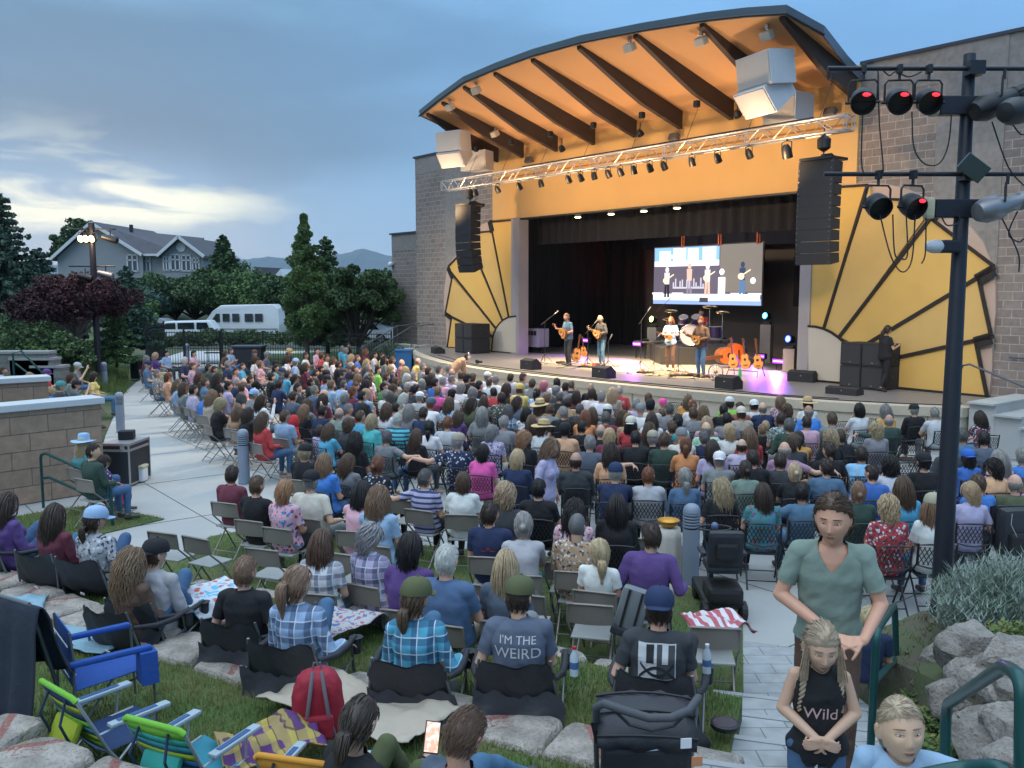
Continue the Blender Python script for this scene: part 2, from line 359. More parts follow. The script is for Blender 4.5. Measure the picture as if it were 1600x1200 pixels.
def stonemat(name,base,mark):
 m=bpy.data.materials.new(name);m.use_nodes=True;t=m.node_tree;b=t.nodes['Principled BSDF']
 co=t.nodes.new('ShaderNodeTexCoord');nz=t.nodes.new('ShaderNodeTexNoise');nz.inputs['Scale'].default_value=5;nz.inputs['Detail'].default_value=9;t.links.new(co.outputs['Object'],nz.inputs['Vector'])
 nf=t.nodes.new('ShaderNodeTexNoise');nf.inputs['Scale'].default_value=40;nf.inputs['Detail'].default_value=5;t.links.new(co.outputs['Object'],nf.inputs['Vector'])
 c_=mixc(sstep(nz.outputs[0],.35,.65,t),base,tuple(v*.62 for v in base),t)
 c_=mixc(M_('MULTIPLY',sstep(nf.outputs[0],.52,.68,t),.5,t),c_,tuple(v*.45 for v in base),t)
 sp=t.nodes.new('ShaderNodeSeparateXYZ');t.links.new(co.outputs['Object'],sp.inputs[0])
 if mark:
  k=M_('ABSOLUTE',M_('ADD',M_('ADD',M_('MULTIPLY',sp.outputs[0],.8,t),M_('MULTIPLY',sp.outputs[1],mark[0],t),t),mark[1],t),None,t)
  lim=M_('LESS_THAN',M_('ABSOLUTE',sp.outputs[1],None,t),.22,t)
  f=M_('MULTIPLY',M_('MULTIPLY',sstep(k,.035,.018,t),sstep(nf.outputs[0],.3,.5,t),t),lim,t)
  c_=mixc(M_('MULTIPLY',f,.8,t),c_,(.27,.075,.06),t)
  if mark[2]:
   d=t.nodes.new('ShaderNodeTexNoise');d.inputs['Scale'].default_value=16;d.inputs['Detail'].default_value=1;t.links.new(co.outputs['Object'],d.inputs['Vector'])
   r_=M_('ADD',M_('POWER',M_('ADD',sp.outputs[0],mark[2],t),2,t),M_('POWER',sp.outputs[1],2,t),t)
   f2=M_('MULTIPLY',sstep(M_('ABSOLUTE',M_('SUBTRACT',d.outputs[0],.52,t),None,t),.035,.015,t),sstep(r_,.014,.008,t),t)
   c_=mixc(M_('MULTIPLY',f2,.8,t),c_,(.27,.075,.06),t)
 t.links.new(c_,b.inputs['Base Color']);b.inputs['Roughness'].default_value=.95
 bp=t.nodes.new('ShaderNodeBump');bp.inputs['Strength'].default_value=1.;bp.inputs['Distance'].default_value=.05
 t.links.new(M_('ADD',nz.outputs[0],M_('MULTIPLY',nf.outputs[0],.4,t),t),bp.inputs['Height']);t.links.new(bp.outputs[0],b.inputs['Normal'])
 return m
SM=[stonemat('stone_striped',(.42,.375,.33),(.5,.0,.0)),stonemat('stone_lettered',(.43,.385,.34),(-.6,.16,.12)),stonemat('stone_plain',(.40,.36,.32),None),stonemat('stone_marked',(.41,.37,.325),(.2,-.14,-.1))]
def boulder(w,d,h,seed,irregular=.12):
 """flat-topped quarried slab with an uneven outline"""
 r=random.Random(seed);n=26;ring=[]
 for k in range(n):
  a=2*pi*k/n;ex=.34;x=abs(cos(a))**ex*(1 if cos(a)>0 else-1)*w/2;y=abs(sin(a))**ex*(1 if sin(a)>0 else-1)*d/2
  q=1+irregular*mnoise.noise(Vector((cos(a)*1.3+seed*3.1,sin(a)*1.3,seed)))*1.6;ring.append((x*q,y*q))
 mb=MB();vs=[];lv=[(-h,1.0),(-h*.5,1.04),(-.05,1.02),(-.018,.985),(0,.93),(.004,.6),(.002,.25)]
 for z,s_ in lv:
  for x,y in ring:
   z_=z+(.022*mnoise.noise(Vector((x*3,y*3,seed)))if z>-.1 else .0)
   j=1+.05*mnoise.noise(Vector((x*5,y*5,z*6+seed)))if z<-.01 else 1
   vs.append((x*s_*j,y*s_*j,z_))
 fs=[(i*n+k,i*n+(k+1)%n,(i+1)*n+(k+1)%n,(i+1)*n+k)for i in range(len(lv)-1)for k in range(n)]
 fs.append(tuple((len(lv)-1)*n+k for k in range(n)));mb.add(vs,fs);return mb
def row_pts(R,step):
 out=[];d=0.;
 for a,b in zip(R,R[1:]):
  L_=(b-a).length;
  while d<L_:
   out.append((a.lerp(b,d/L_),atan2(b.y-a.y,b.x-a.x)));d+=step
  d-=L_
 return out
def ordinal(n):
 w=['first','second','third','fourth','fifth','sixth','seventh','eighth','ninth','tenth','eleventh','twelfth','thirteenth','fourteenth','fifteenth','sixteenth','seventeenth','eighteenth','nineteenth','twentieth']
 if n<=20:return w[n-1]
 t={2:'twenty',3:'thirty',4:'forty',5:'fifty',6:'sixty',7:'seventy'}[n//10]
 return t+'-'+w[n%10-1]if n%10 else t.replace('ty','tieth')
for i,(p,a)in enumerate(row_pts(R1[1:],.62)):
 kind=[0,0,1,0,3,2,0,1,3,0,1,0,2,3,1,2][i%16]
 w=.60+.05*random.uniform(-1,1)
 o=boulder(w,.52+random.uniform(-.05,.05),.4,i+3,.10).build('stone_block',SM[kind],smooth=50)
 o.location=(p.x-.02,p.y-.02,.625+random.uniform(-.012,.012));o.rotation_euler=(random.uniform(-.02,.02),random.uniform(-.02,.02),a)
 what=['with a red painted stripe','with red lettering','without paint','with faded red marks'][kind]
 o['label']=f'flat grey stone block {what}, {ordinal(i+1)} from left in the terrace edge';o['category']='stone block';o['group']='stone blocks edging the middle terrace'
for i,(p,a)in enumerate(row_pts(R0[3:],.78)):
 if p.x>1.45:continue
 o=boulder(.74,.42,.5,i+40,.10).build('stone_block',SM[2 if i%3 else 3],smooth=50)
 o.location=(p.x,p.y,.49);o.rotation_euler=(0,0,a)
 o['label']=f'pale stone block {ordinal(i+1)} from left in the lowest step behind the folding chairs';o['category']='stone block';o['group']='stone blocks edging the lowest terrace'
for i,(px,py,w,d)in enumerate([(6,1138,.36,.34),(62,1180,.50,.40),(172,1216,.40,.36)]):
 p=gz(px,py,1.0);o=boulder(w,d,.45,i+70,.13).build('stone_block',SM[[0,1,0][i]],smooth=50)
 o.location=(p.x,p.y,1.0);o.rotation_euler=(0,0,radians([-20,-28,-20][i]))
 o['label']='large stone block '+['with a red stripe at the left edge under the draped chair','with curly red letters in the bottom left corner','with a red stripe cut off by the bottom edge'][i];o['category']='stone block';o['group']='stone blocks edging the upper terrace'
PX=1.55
paver_m=blockmat('pavers',(.33,.345,.355),(.29,.31,.32),(.16,.17,.17),.42,.21,'xy',.006,.3)
SM_=Matrix.Translation((2.02,7.42,0))@Matrix.Rotation(radians(-16),4,'Z')
def stair_z(p):
 q=SM_.inverted()@Vector((p[0],p[1],0));return 0. if q.y>0 else .16*min(9,int(-q.y/.70)+1)
def stair(x,y):q=SM_@Vector((x,y,0));return q.x,q.y
mb=MB()
for k in range(9):mb.box((.48,(-.70*k-8)/2,.16*k+.078),(1.5,8-.70*k,.16),M=SM_)
mb.build('steps',paver_m,kind='structure')
sheet('paved_path',[stair(-.30,-.3),stair(1.5,-.3),stair(1.5,1.5),stair(-.27,1.62)],.003,paver_m)
mb=MB()
for k in range(9):mb.box((.48,-.70*k-.03,.16*(k+1)),(1.5,.06,.012),M=SM_)
mb.build('step_nosing',mat('nosing',(.34,.35,.36),.9),kind='structure')
#  BAND SHELL (all in facade coordinates: x along the wall, -y towards the audience)
block_m=blockmat('split_face_block',(.235,.20,.18),(.18,.15,.14),(.33,.30,.285),.42,.21)
smooth_m=blockmat('smooth_block',(.235,.215,.205),(.205,.19,.182),(.245,.225,.212),.84,.42,'xz',.006,.25)
cap_m=mat('parapet_cap',(.05,.055,.07),.4,.3,.1)
orange_m=mat('orange_plaster',(.62,.38,.15),.85,0,.08,.8,.1,60)
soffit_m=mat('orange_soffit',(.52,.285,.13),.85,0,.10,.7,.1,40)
beam_m=mat('dark_beam',(.048,.034,.030),.7,.1,.2,3)
fascia_m=mat('fascia_metal',(.16,.21,.27),.4,.5,.1,2)
yellow_m=mat('sun_panel_yellow',(.60,.38,.11),.85,0,.10,1.4,.15,25)
yellow2_m=mat('sun_panel_yellow_greyed',(.56,.37,.13),.85,0,.12,1.4,.15,25)
pink_m=mat('sun_panel_backing',(.44,.33,.275),.85,0,.08,1.2)
ivory_m=mat('sun_disc_ivory',(.50,.45,.38),.85,0,.08,1.2)
ink_m=mat('sun_panel_black_band',(.018,.014,.012),.8)
post_m=mat('proscenium_post',(.33,.30,.31),.8,0,.1,2)
drape_m=mat('black_drape',(.007,.0065,.009),.95,0,.3,3,.2,60)
inner_m=mat('stage_inner_wall',(.10,.088,.085),.9,0,.2,.6,.1,20)
floor_m=mat('stage_floor',(.19,.18,.175),.42,0,.15,.8,.06,60,spec=.4)
front_m=mat('stage_front_concrete',(.42,.385,.31),.9,0,.13,2.5,.4,40)
shell=thing('band_shell','block-walled outdoor concert stage with an orange curved canopy roof','stage building',M=FM)
def P(name,mb,m,parent=None,**k):return mb.build(name,m,parent if parent is not None else shell,**k)
ZJ,SL=9.2,.30
mb=MB();mb.prism([(-2.5,0),(-.02,0),(-.02,8.86),(-2.5,8.86)],0,10);P('masonry_wall',mb,block_m)
mb=MB();mb.prism([(-2.5,8.86),(-.02,8.86),(-.02,9.62),(-2.5,9.62)],-.01,10);mb.prism([(-.02,0),(2.3,0),(2.3,9.62),(-.02,9.62)],-.03,10);P('smooth_wall_panel',mb,smooth_m)
mb=MB();mb.prism([(2.3,0),(3.55,0),(3.55,9.62),(2.3,9.62)],0,.35);P('masonry_wall',mb,block_m)
mb=MB();mb.box((.5,4.98,9.66),(6.2,10.1,.08));P('parapet_cap',mb,cap_m)
mb=MB();mb.prism([(19.97,0),(22.1,0),(22.1,8.75),(19.97,8.75)],0,10);mb.prism([(23.75,0),(31,0),(31,8.0),(23.75,8.0)],0,10);P('masonry_wall',mb,block_m)
mb=MB();mb.prism([(19.97,8.75),(22.1,8.75),(22.1,9.6),(19.97,9.6)],-.01,10);mb.prism([(22.1,0),(23.75,0),(23.75,9.6),(22.1,9.6)],-.03,10);mb.prism([(23.75,8.0),(31,8.0),(31,9.6),(23.75,9.6)],-.01,10);P('smooth_wall_panel',mb,smooth_m)
mb=MB();mb.box((25.5,4.98,9.64),(11.1,10.1,.08));P('parapet_cap',mb,cap_m)
lb=thing('service_building','low block building with a flat roof at the left end of the band shell','building',M=FM)
mb=MB();mb.prism([(-8.1,0),(-2.6,0),(-2.6,5.6),(-8.1,5.6)],2.0,9);mb.build('masonry_wall',block_m,lb)
mb=MB();mb.prism([(-8.1,5.6),(-2.6,5.6),(-2.6,6.45),(-8.1,6.45)],1.99,9);mb.build('smooth_wall_panel',smooth_m,lb)
mb=MB();mb.box((-5.35,5.5,6.49),(5.7,7.2,.08));mb.build('parapet_cap',cap_m,lb)
mb=MB();mb.sphere((-8.0,1.85,4.9),.14);mb.box((-7.95,1.93,4.95),(.12,.2,.12));mb.build('camera_dome',white_paint,lb,smooth=40)
mb=MB();mb.box((-5.6,1.93,1.75),(.24,.12,.3),bev=.03);mb.build('wall_light',smooth_m,lb)
mb=MB();mb.prism([(3.55,6.45),(5.2,6.45),(5.2,6.42),(18.75,6.42),(18.75,6.45),(19.97,6.45),(19.97,9.6),(3.55,9.6)],-.06,.35)
mb.prism([(3.55,0),(5.0,0),(5.0,6.45),(3.55,6.45)],0,.35);mb.prism([(18.95,0),(19.97,0),(19.97,6.45),(18.95,6.45)],0,.35)
P('orange_wall',mb,orange_m)
mb=MB();mb.prism([(3.6,8.05),(19.9,8.05),(19.9,8.10),(3.6,8.10)],-.09,-.06);P('wall_joint',mb,mat('orange_joint',(.36,.17,.05),.9))
mb=MB();mb.box((5.28,.0,3.2),(.5,.5,6.44));P('proscenium_post',mb,post_m)
mb=MB();mb.box((18.62,.0,3.2),(.36,.5,6.44));P('proscenium_post',mb,post_m)
mb=MB();mb.box((11.9,-.03,6.38),(12.9,.3,.06));P('proscenium_beam',mb,black_metal)
def uzs(pts,x0,y0,k,off):return[fuz(x0+k*x,y0+k*y,off)for x,y in pts]
def sunburst(x0,y0,k,backing,sectors,dome,bars,inner):
 t=[]
 mb=MB();mb.prism(uzs(backing,x0,y0,k,.10),-.10,-.01);P('sun_panel_backing',mb,pink_m,fixn=True)
 for i,s in enumerate(sectors):
  mb=MB();mb.prism(uzs(s,x0,y0,k,.2),-.20,-.10);P('sun_ray',mb,(yellow_m,yellow2_m)[i%2],fixn=True)
 mb=MB();mb.prism(uzs(dome,x0,y0,k,.24),-.26,-.10);P('sun_disc',mb,ivory_m,fixn=True)
 mb=MB()
 for(a,b,w)in bars:
  (u0,z0),(u1,z1)=uzs([a,b],x0,y0,k,.24);L_=hypot(u1-u0,z1-z0)
  mb.box(((u0+u1)/2,-.215,(z0+z1)/2),(L_+w*.3,.05,w*(.62 if w<.2 else .85)),R=Matrix.Rotation(-atan2(z1-z0,u1-u0),4,'Y'))
 q=uzs(inner,x0,y0,k,.24)
 for(u0,z0),(u1,z1)in zip(q,q[1:]):
  L_=hypot(u1-u0,z1-z0);mb.box(((u0+u1)/2,-.25,(z0+z1)/2),(L_+.03,.06,.06),R=Matrix.Rotation(-atan2(z1-z0,u1-u0),4,'Y'))
 P('black_band',mb,ink_m)
sunburst(1200,280,.3,[(230,30),(530,20),(620,25),(720,50),(820,90),(930,150),(1040,230),(1120,330),(1170,450),(1185,560),(1185,700),(1170,830),(1165,1000),(1150,1128),(230,1040)],[[(222,55),(515,30),(290,770),(222,765)],[(535,100),(880,112),(370,820),(290,770),(530,40)],[(850,205),(1170,450),(485,875),(372,820)],[(1095,520),(1158,812),(690,925),(485,875)],[(1080,850),(1135,1128),(400,1055),(420,880),(485,875),(690,925)]],[(212,765),(250,768),(290,778),(330,797),(370,825),(400,852),(420,880),(440,915),(452,955),(458,1062),(212,1040)],[((222,50),(515,30),.11),((515,30),(290,770),.13),((530,100),(880,113),.11),((885,150),(370,820),.16),((850,208),(1170,450),.13),((1175,462),(485,875),.16),((1095,520),(1158,812),.13),((1168,820),(690,925),.16),((1080,850),(1137,1128),.13),((870,170),(850,205),.3),((1165,480),(1095,520),.34),((1150,832),(1085,850),.34),((400,1062),(1140,1134),.12)],[(212,765),(250,768),(290,778),(330,797),(370,825),(400,852),(420,880),(440,915),(452,955)])
sunburst(640,280,.2833,[(212,478),(270,400),(320,320),(365,285),(395,250),(435,235),(440,232),(590,222),(590,958),(205,928),(200,780),(188,700),(192,600),(203,520)],[[(448,235),(590,222),(588,755),(543,755)],[(300,298),(452,287),(543,755),(508,775)],[(212,485),(265,425),(300,390),(330,350),(508,775),(472,822)],[(232,540),(472,822),(460,860),(330,808),(195,740),(196,728)],[(228,765),(330,810),(458,870),(455,946),(205,926)]],[(588,755),(550,760),(520,775),(498,795),(480,820),(468,848),(460,880),(455,946),(588,957)],[((440,236),(590,222),.12),((590,222),(590,955),.12),((443,240),(543,755),.12),((300,298),(452,287),.11),((330,340),(508,775),.13),((212,480),(270,420),.13),((208,490),(472,822),.15),((232,540),(195,735),.11),((195,742),(330,810),.16),((335,812),(458,870),.12),((228,765),(205,926),.11),((205,928),(455,948),.12),((440,236),(452,285),.3),((212,495),(232,540),.26),((198,745),(228,765),.24)],[(588,755),(550,760),(520,775),(498,795),(480,820),(468,848),(460,880),(455,946)])
NP=(-SL*NV[0],-SL*NV[1],1.)
def onceil(px,py,dz=0.):
 r=ray(px,py);p=(P0.x,P0.y,ZJ+dz);den=sum(r[i]*NP[i]for i in range(3))
 t=((p[0])*NP[0]+(p[1])*NP[1]+(p[2]-CH)*NP[2])/den;w=(r[0]*t,r[1]*t)
 return((w[0]-P0.x)*DV[0]+(w[1]-P0.y)*DV[1],(w[0]-P0.x)*NV[0]+(w[1]-P0.y)*NV[1])
rim=[onceil(*q)for q in[(657,180),(687,156),(726,128),(776,107),(834,86),(910,65),(1002,47),(1102,31),(1165,24),(1228,20)]]
plan=[(3.75,-.1)]+rim+[(20.35,2.4),(20.1,1.0),(19.98,-.1)]
def zc(o):return ZJ+SL*o
mb=MB();n=len(plan)
mb.add([(u,-o,zc(o))for u,o in plan],[tuple(range(n))]);so=P('canopy_soffit',mb,soffit_m)
mb=MB();ring=plan
lo=[(u,-o,zc(o)-.05)for u,o in ring];hi=[(12+(u-12)*1.006,-o*1.006-(.03 if o>1 else 0),zc(o)+.17)for u,o in ring]
mb.add(lo+hi,[(i,i+1,n+i+1,n+i)for i in range(n-1)]);
inn=[(12+(u-12)*.994,-o*.992,zc(o)-.05)for u,o in ring];inn2=[(p[0],p[1],p[2]+.1)for p in inn]
mb.add(lo+inn+inn2,[(i,i+1,n+i+1,n+i)for i in range(n-1)]+[(n+i,n+i+1,2*n+i+1,2*n+i)for i in range(n-1)])
mb.add(hi,[tuple(range(n))]);P('canopy_fascia',mb,fascia_m)
mb=MB();pts=[(12+(u-12)*1.004,-o*1.004-.03,zc(o)-.03)for u,o in ring[1:-2]];mb.tube(pts,.035,6);P('canopy_drip_edge',mb,black_metal)
for i in range(9):
 u=3.75+2.02*i
 us=[p[0]for p in rim];os_=[p[1]for p in rim];of=float(np.interp(u,us,os_,left=3.4,right=os_[-1]))-.12
 if i==0:u=4.15;of=3.6
 e=.25
 pl_=[(e,zc(e)-.004),(e,zc(e)-.56),(min(2.1,of*.45),zc(min(2.1,of*.45))-.54),(min(2.9,of*.62),zc(min(2.9,of*.62))-.42),(of,zc(of)-.10),(of,zc(of)-.004)]
 mb=MB();mb.prism([(-o,z)for o,z in pl_],u-.08,u+.08,'x');P('beam',mb,beam_m,fixn=True)
mb=MB();mb.prism([(1.6,1),(20.5,1),(20.5,8.2),(1.6,8.2)],7.8,8.1);P('back_wall',mb,inner_m)
mb=MB();mb.prism([(1.6,8.0),(20.5,8.0),(20.5,8.1),(1.6,8.1)],.4,7.8);mb.box((20.3,4.2,4.5),(.2,7.2,7));P('stage_house_shell',mb,drape_m)
def drape(x0,y0,x1,y1,z0,z1,amp=.09,folds=5.,m=drape_m,name='curtain'):
 L_=hypot(x1-x0,y1-y0);k=max(8,int(L_*folds*4));vs=[];fs=[];nx,ny=-(y1-y0)/L_,(x1-x0)/L_
 for i in range(k+1):
  t=i/k;a=amp*sin(t*L_*folds*pi+1.3*sin(t*9))+amp*.4*sin(t*L_*folds*2.7)
  for z,s_ in((z0,1.15),((z0+z1)/2,1),(z1,.7)):vs.append((x0+(x1-x0)*t+nx*a*s_,y0+(y1-y0)*t+ny*a*s_,z))
 for i in range(k):
  for j in range(2):fs.append((i*3+j,i*3+3+j,i*3+4+j,i*3+1+j))
 b=MB();b.add(vs,fs);return P(name,b,m,smooth=True)
drape(3.6,.7,2.55,7.5,1.0,7.6,.12,3.)
drape(2.55,.72,5.2,.72,1.0,7.6,.08,3.)
drape(5.0,1.2,18.9,1.2,5.42,7.2,.07,4.2,mat('valance_drape',(.011,.011,.017),.9,0,.3,3),'valance')
drape(2.6,7.45,5.0,7.55,1.0,7.6,.1,3.)
drape(13.2,7.1,17.6,7.1,2.95,5.4,.02,2.,mat('hung_black_cloth',(.018,.016,.022),.95),'hung_cloth')
drape(5.2,7.2,13.2,7.2,5.35,7.6,.02,2.,mat('hung_navy_cloth',(.018,.022,.05),.95),'hung_cloth')
mb=MB();mb.prism([(14.0,5.4),(20,5.4),(20,7.4),(14.0,7.4)],7.3,7.35);P('upper_wall_panel',mb,mat('upper_wall',(.07,.065,.062),.9))
web=mat('orange_webbing',(.55,.12,.04),.7)
for x in(8.55,10.45,12.3):
 mb=MB();mb.box((x,5.98,5.95),(.055,.03,1.3));mb.box((x+.12,5.98,5.95),(.03,.03,1.3));mb.box((x+.05,5.95,6.55),(.25,.12,.2),bev=.03);P('lifting_strap',mb,web)
sp_=[(639,549),(655,556),(670,561),(690,566.5),(715,571),(753,577),(800,583.5),(865,590.5),(931,597.5),(1050,609),(1140,617),(1206,622),(1298,628.5),(1399,634),(1502,638)]
fr=[guo(*p)for p in sp_]
plat=[(-1.9,0),(-1.5,.9),(-.3,2.0)]+fr+[(24.45,2.3),(24.45,-.1)]
stg=thing('stage_platform','raised concrete stage with a curved pale front edge','stage',M=FM)
full=[(u,-o)for u,o in plat]+[(24.45,.05),(19.9,.05),(19.9,7.8),(1.9,7.8),(1.9,.05),(-1.9,.05)]
mb=MB();mb.add([(x,y,1.0)for x,y in full],[tuple(range(len(full)))]);o=mb.build('stage_floor',floor_m,stg)
if o.data.polygons[0].normal.z<0:o.data.flip_normals()
def offs(pl_,d):
 out=[]
 for i,(u,o)in enumerate(pl_):
  a=pl_[max(0,i-1)];b=pl_[min(len(pl_)-1,i+1)];tx,ty=b[0]-a[0],b[1]-a[1];l=hypot(tx,ty)or 1;out.append((u-ty/l*d,o+tx/l*d))
 return out
edge=plat[:-1]
def band(mb,A,z0,z1,d):
 o0=offs(A,0.);o1=offs(A,d);n=len(A)
 vs=[(u,-o,z1)for u,o in offs(A,-.35)]+[(u,-o,z1)for u,o in o1]+[(u,-o,z0)for u,o in o1]+[(u,-o,z0)for u,o in offs(A,-.35)]
 mb.add(vs,[(i,i+1,n+i+1,n+i)for i in range(n-1)]+[(n+i,n+i+1,2*n+i+1,2*n+i)for i in range(n-1)]+[(2*n+i,2*n+i+1,3*n+i+1,3*n+i)for i in range(n-1)])
mb=MB();band(mb,edge,.80,1.006,.05);mb.build('coping',front_m,stg)
mb=MB();band(mb,edge,0,.795,0);mb.build('front_wall',front_m,stg)
mb=MB();band(mb,edge,.40,.41,.004)
for(u,o),(u2,o2)in list(zip(offs(edge,.006),offs(edge,.006)[1:]))[3:]:
 mb.box(((u+u2)/2,-(o+o2)/2,.4),(.012,.03,.78),rz=-atan2(o2-o,u2-u))
mb.build('wall_joint',mat('front_joint',(.16,.14,.11),.9),stg)
mb=MB();A=offs(edge[4:],-.42);mb.tube([(u,-o,1.012)for u,o in A],.012,5);mb.build('edge_cable',cable_mat,stg)
mb=MB();A=offs(edge[4:-3],-.75);mb.tube([(u,-o+.1*sin(i*1.7),1.012)for i,(u,o)in enumerate(A)],.012,5);mb.build('edge_cable',cable_mat,stg)
rs=thing('stage_steps','concrete steps beside the right end of the stage','steps',M=FM)
for k in range(5):
 mb=MB();mb.box((24.75+.55*k,-1.45,(1.12-.22*k)/2),(.56,2.3-.0*k,1.12-.22*k));mb.box((24.75+.55*k,-1.5,1.12-.22*k+.02),(.58,2.44,.04));mb.build('step',concrete_step,rs)
mb=MB();mb.box((28.6,-1.2,.06),(2.4,3,.12));mb.build('landing',concrete_step,rs)
railm=mat('handrail_grey',(.10,.11,.13),.4,.5)
hr=thing('handrail','grey bent tube handrail going down the right stage steps','handrail',M=FM)
mb=MB();mb.tube([(23.9,-1.9,1.0),(23.9,-1.9,1.75),(23.95,-1.9,1.88),(24.1,-1.9,1.92),(27.2,-1.9,.85)],.025,8);mb.build('rail',railm,hr,smooth=60)
mb=MB();mb.lathe([(.07,0),(.07,.02),(.03,.03)],10,(23.9,-1.9,1.0));mb.build('rail_foot',railm,hr)
hr=thing('handrail','grey wall handrail against the block wall above the right stage steps','handrail',M=FM)
mb=MB();mb.tube([(24.2,-.12,2.0),(24.6,-.12,2.0),(27.6,-.12,.95)],.022,8);mb.build('rail',railm,hr,smooth=60)
for i,(x,lb_)in enumerate([(-2.1,'dark handrail of the left stage steps nearest the fence'),(-.9,'dark handrail of the left stage steps next to the stage')]):
 hr=thing('handrail',lb_,'handrail',M=FM)
 mb=MB();mb.tube([(x,-.1,1.0+1.0),(x-.2,-1.2,1.0+.9),(x-.5,-3.0,.9)],.022,8);mb.tube([(x-.5,-3.0,.9),(x-.5,-3.0,0)],.022,8);mb.tube([(x-.2,-1.2,1.9),(x-.2,-1.2,.6)],.022,8);mb.build('rail',railm,hr)
ls=thing('stage_steps','concrete steps by the left end of the stage against the block wall','steps',M=FM)
for k in range(5):
 mb=MB();mb.box((-2.6,-.4-.42*k,(1.0-.2*k)/2),(1.6,.42,1.0-.2*k));mb.build('step',concrete_step,ls)
scr=thing('video_screen','bright hanging screen showing the band at the back of the stage','screen',M=FM)
def em(name,c,s):return mat(name,tuple(v*.1 for v in c),.8,var=0,emit=c,estr=s*.55)
SX0,SX1,SZ0,SZ1,SY=7.0,12.55,2.98,5.36,6.0
def sq(mb,a,b,c_,d,y):mb.box((SX0+(a+b)/2*(SX1-SX0),y,SZ0+(c_+d)/2*(SZ1-SZ0)),((b-a)*(SX1-SX0),.006,(d-c_)*(SZ1-SZ0)))
mb=MB();mb.box(((SX0+SX1)/2,SY+.04,(SZ0+SZ1)/2),(SX1-SX0+.1,.05,SZ1-SZ0+.1));mb.build('frame',black_metal,scr)
mb=MB();sq(mb,0,1,0,1,SY);mb.build('lit_picture',em('screen_dark_violet',(.16,.14,.20),1.2),scr)
mb=MB();sq(mb,.64,1,.22,1,SY-.008);mb.build('lit_picture',em('screen_grey',(.34,.31,.28),.9),scr)
mb=MB();sq(mb,.01,.63,.66,.985,SY-.012);mb.build('lit_picture',em('screen_sky_blue',(.25,.52,.9),1.6),scr)
mb=MB()
for a,b,c_,d in[(.01,.63,.66,.75),(.06,.17,.74,.93),(.2,.32,.74,.97),(.34,.44,.74,.96),(.48,.6,.76,.97),(.12,.28,.8,.86)]:sq(mb,a,b,c_,d,SY-.018)
for a,c_,r_ in[(.1,.9,.12),(.26,.93,.1),(.38,.9,.14),(.54,.88,.16),(.3,.78,.12)]:mb.sphere((SX0+a*(SX1-SX0),SY-.018,SZ0+c_*(SZ1-SZ0)-.1),r_*1.2,8,(1,.04,1))
mb.build('lit_picture',em('screen_white',(.9,.95,1.),2.2),scr)
mb=MB();sq(mb,0,1,.0,.10,SY-.016);mb.build('lit_picture',em('screen_floor_blue',(.30,.45,.85),1.5),scr)
mb=MB();sq(mb,0,.99,.07,.18,SY-.021)
for a in(.05,.25,.8,.95):sq(mb,a-.06,a+.05,.17,.20,SY-.021)
mb.build('lit_picture',em('screen_floor_white',(.85,.9,1.),2.),scr)
def sfig(a,h,m1,m2,gt=1):
 x=SX0+a*(SX1-SX0);z=SZ0+h*(SZ1-SZ0);mb=MB();y=SY-.03
 mb.sphere((x,y,z),.10,8,(1,.1,1.2));mb.prism([(x-.14,z-.12),(x+.14,z-.12),(x+.12,z-.6),(x-.12,z-.6)],y-.01,y);mb.build('lit_figure',m1,scr)
 mb=MB();mb.prism([(x-.12,z-.6),(x-.01,z-.6),(x-.04,z-1.15),(x-.14,z-1.15)],y-.01,y);mb.prism([(x+.01,z-.6),(x+.12,z-.6),(x+.14,z-1.15),(x+.03,z-1.15)],y-.01,y);mb.build('lit_figure',m2,scr)
 if gt:
  mb=MB();mb.sphere((x-.05,y-.02,z-.45),.13,8,(1.2,.1,1));mb.tube([(x,y-.02,z-.4),(x+.38,y-.02,z-.2)],.025,5);mb.build('lit_figure',em('screen_guitar',(1.,.75,.5),1.8),scr)
sfa,sfb,sfc=em('screen_shirt_pale',(.95,.85,.8),1.6),em('screen_jeans',(.12,.28,.6),1.1),em('screen_shirt_red',(.9,.55,.45),1.5)
sfig(.14,.60,sfa,em('screen_black_trousers',(.03,.03,.05),1.));sfig(.36,.66,sfc,em('screen_drum_grey',(.35,.3,.4),1.2),0);sfig(.53,.64,sfa,sfc);sfig(.84,.66,em('screen_shirt_navy',(.05,.09,.2),1.),sfb)
slm=em('screen_lamp',(1.,.95,1.),2.6)
for a_,b_ in((.66,.55),(.93,.4)):mb=MB();mb.sphere((SX0+a_*(SX1-SX0),SY-.034,SZ0+b_*(SZ1-SZ0)),.12,8,(1,.1,1));mb.build('lit_lamp',slm,scr)
mb=MB();sq(mb,.63,.69,.18,.46,SY-.034);mb.build('lit_column',slm,scr)
mb=MB();sq(mb,.2,.5,.27,.30,SY-.036);
for k in range(14):sq(mb,.2+.022*k,.212+.022*k,.28,.38+.08*sin(k*2.2),SY-.038)
mb.build('lit_figure',em('screen_drums',(.75,.72,.85),1.2),scr)
mb=MB();sq(mb,.46,.54,.04,.12,SY-.04);mb.build('lit_figure',em('screen_monitor',(.12,.1,.12),1.),scr)
grille_m=mat('white_speaker_grille',(.42,.40,.38),.8,0,.06,8,.3,250);box_m=mat('white_speaker_cabinet',(.55,.57,.60),.6,0,.05)
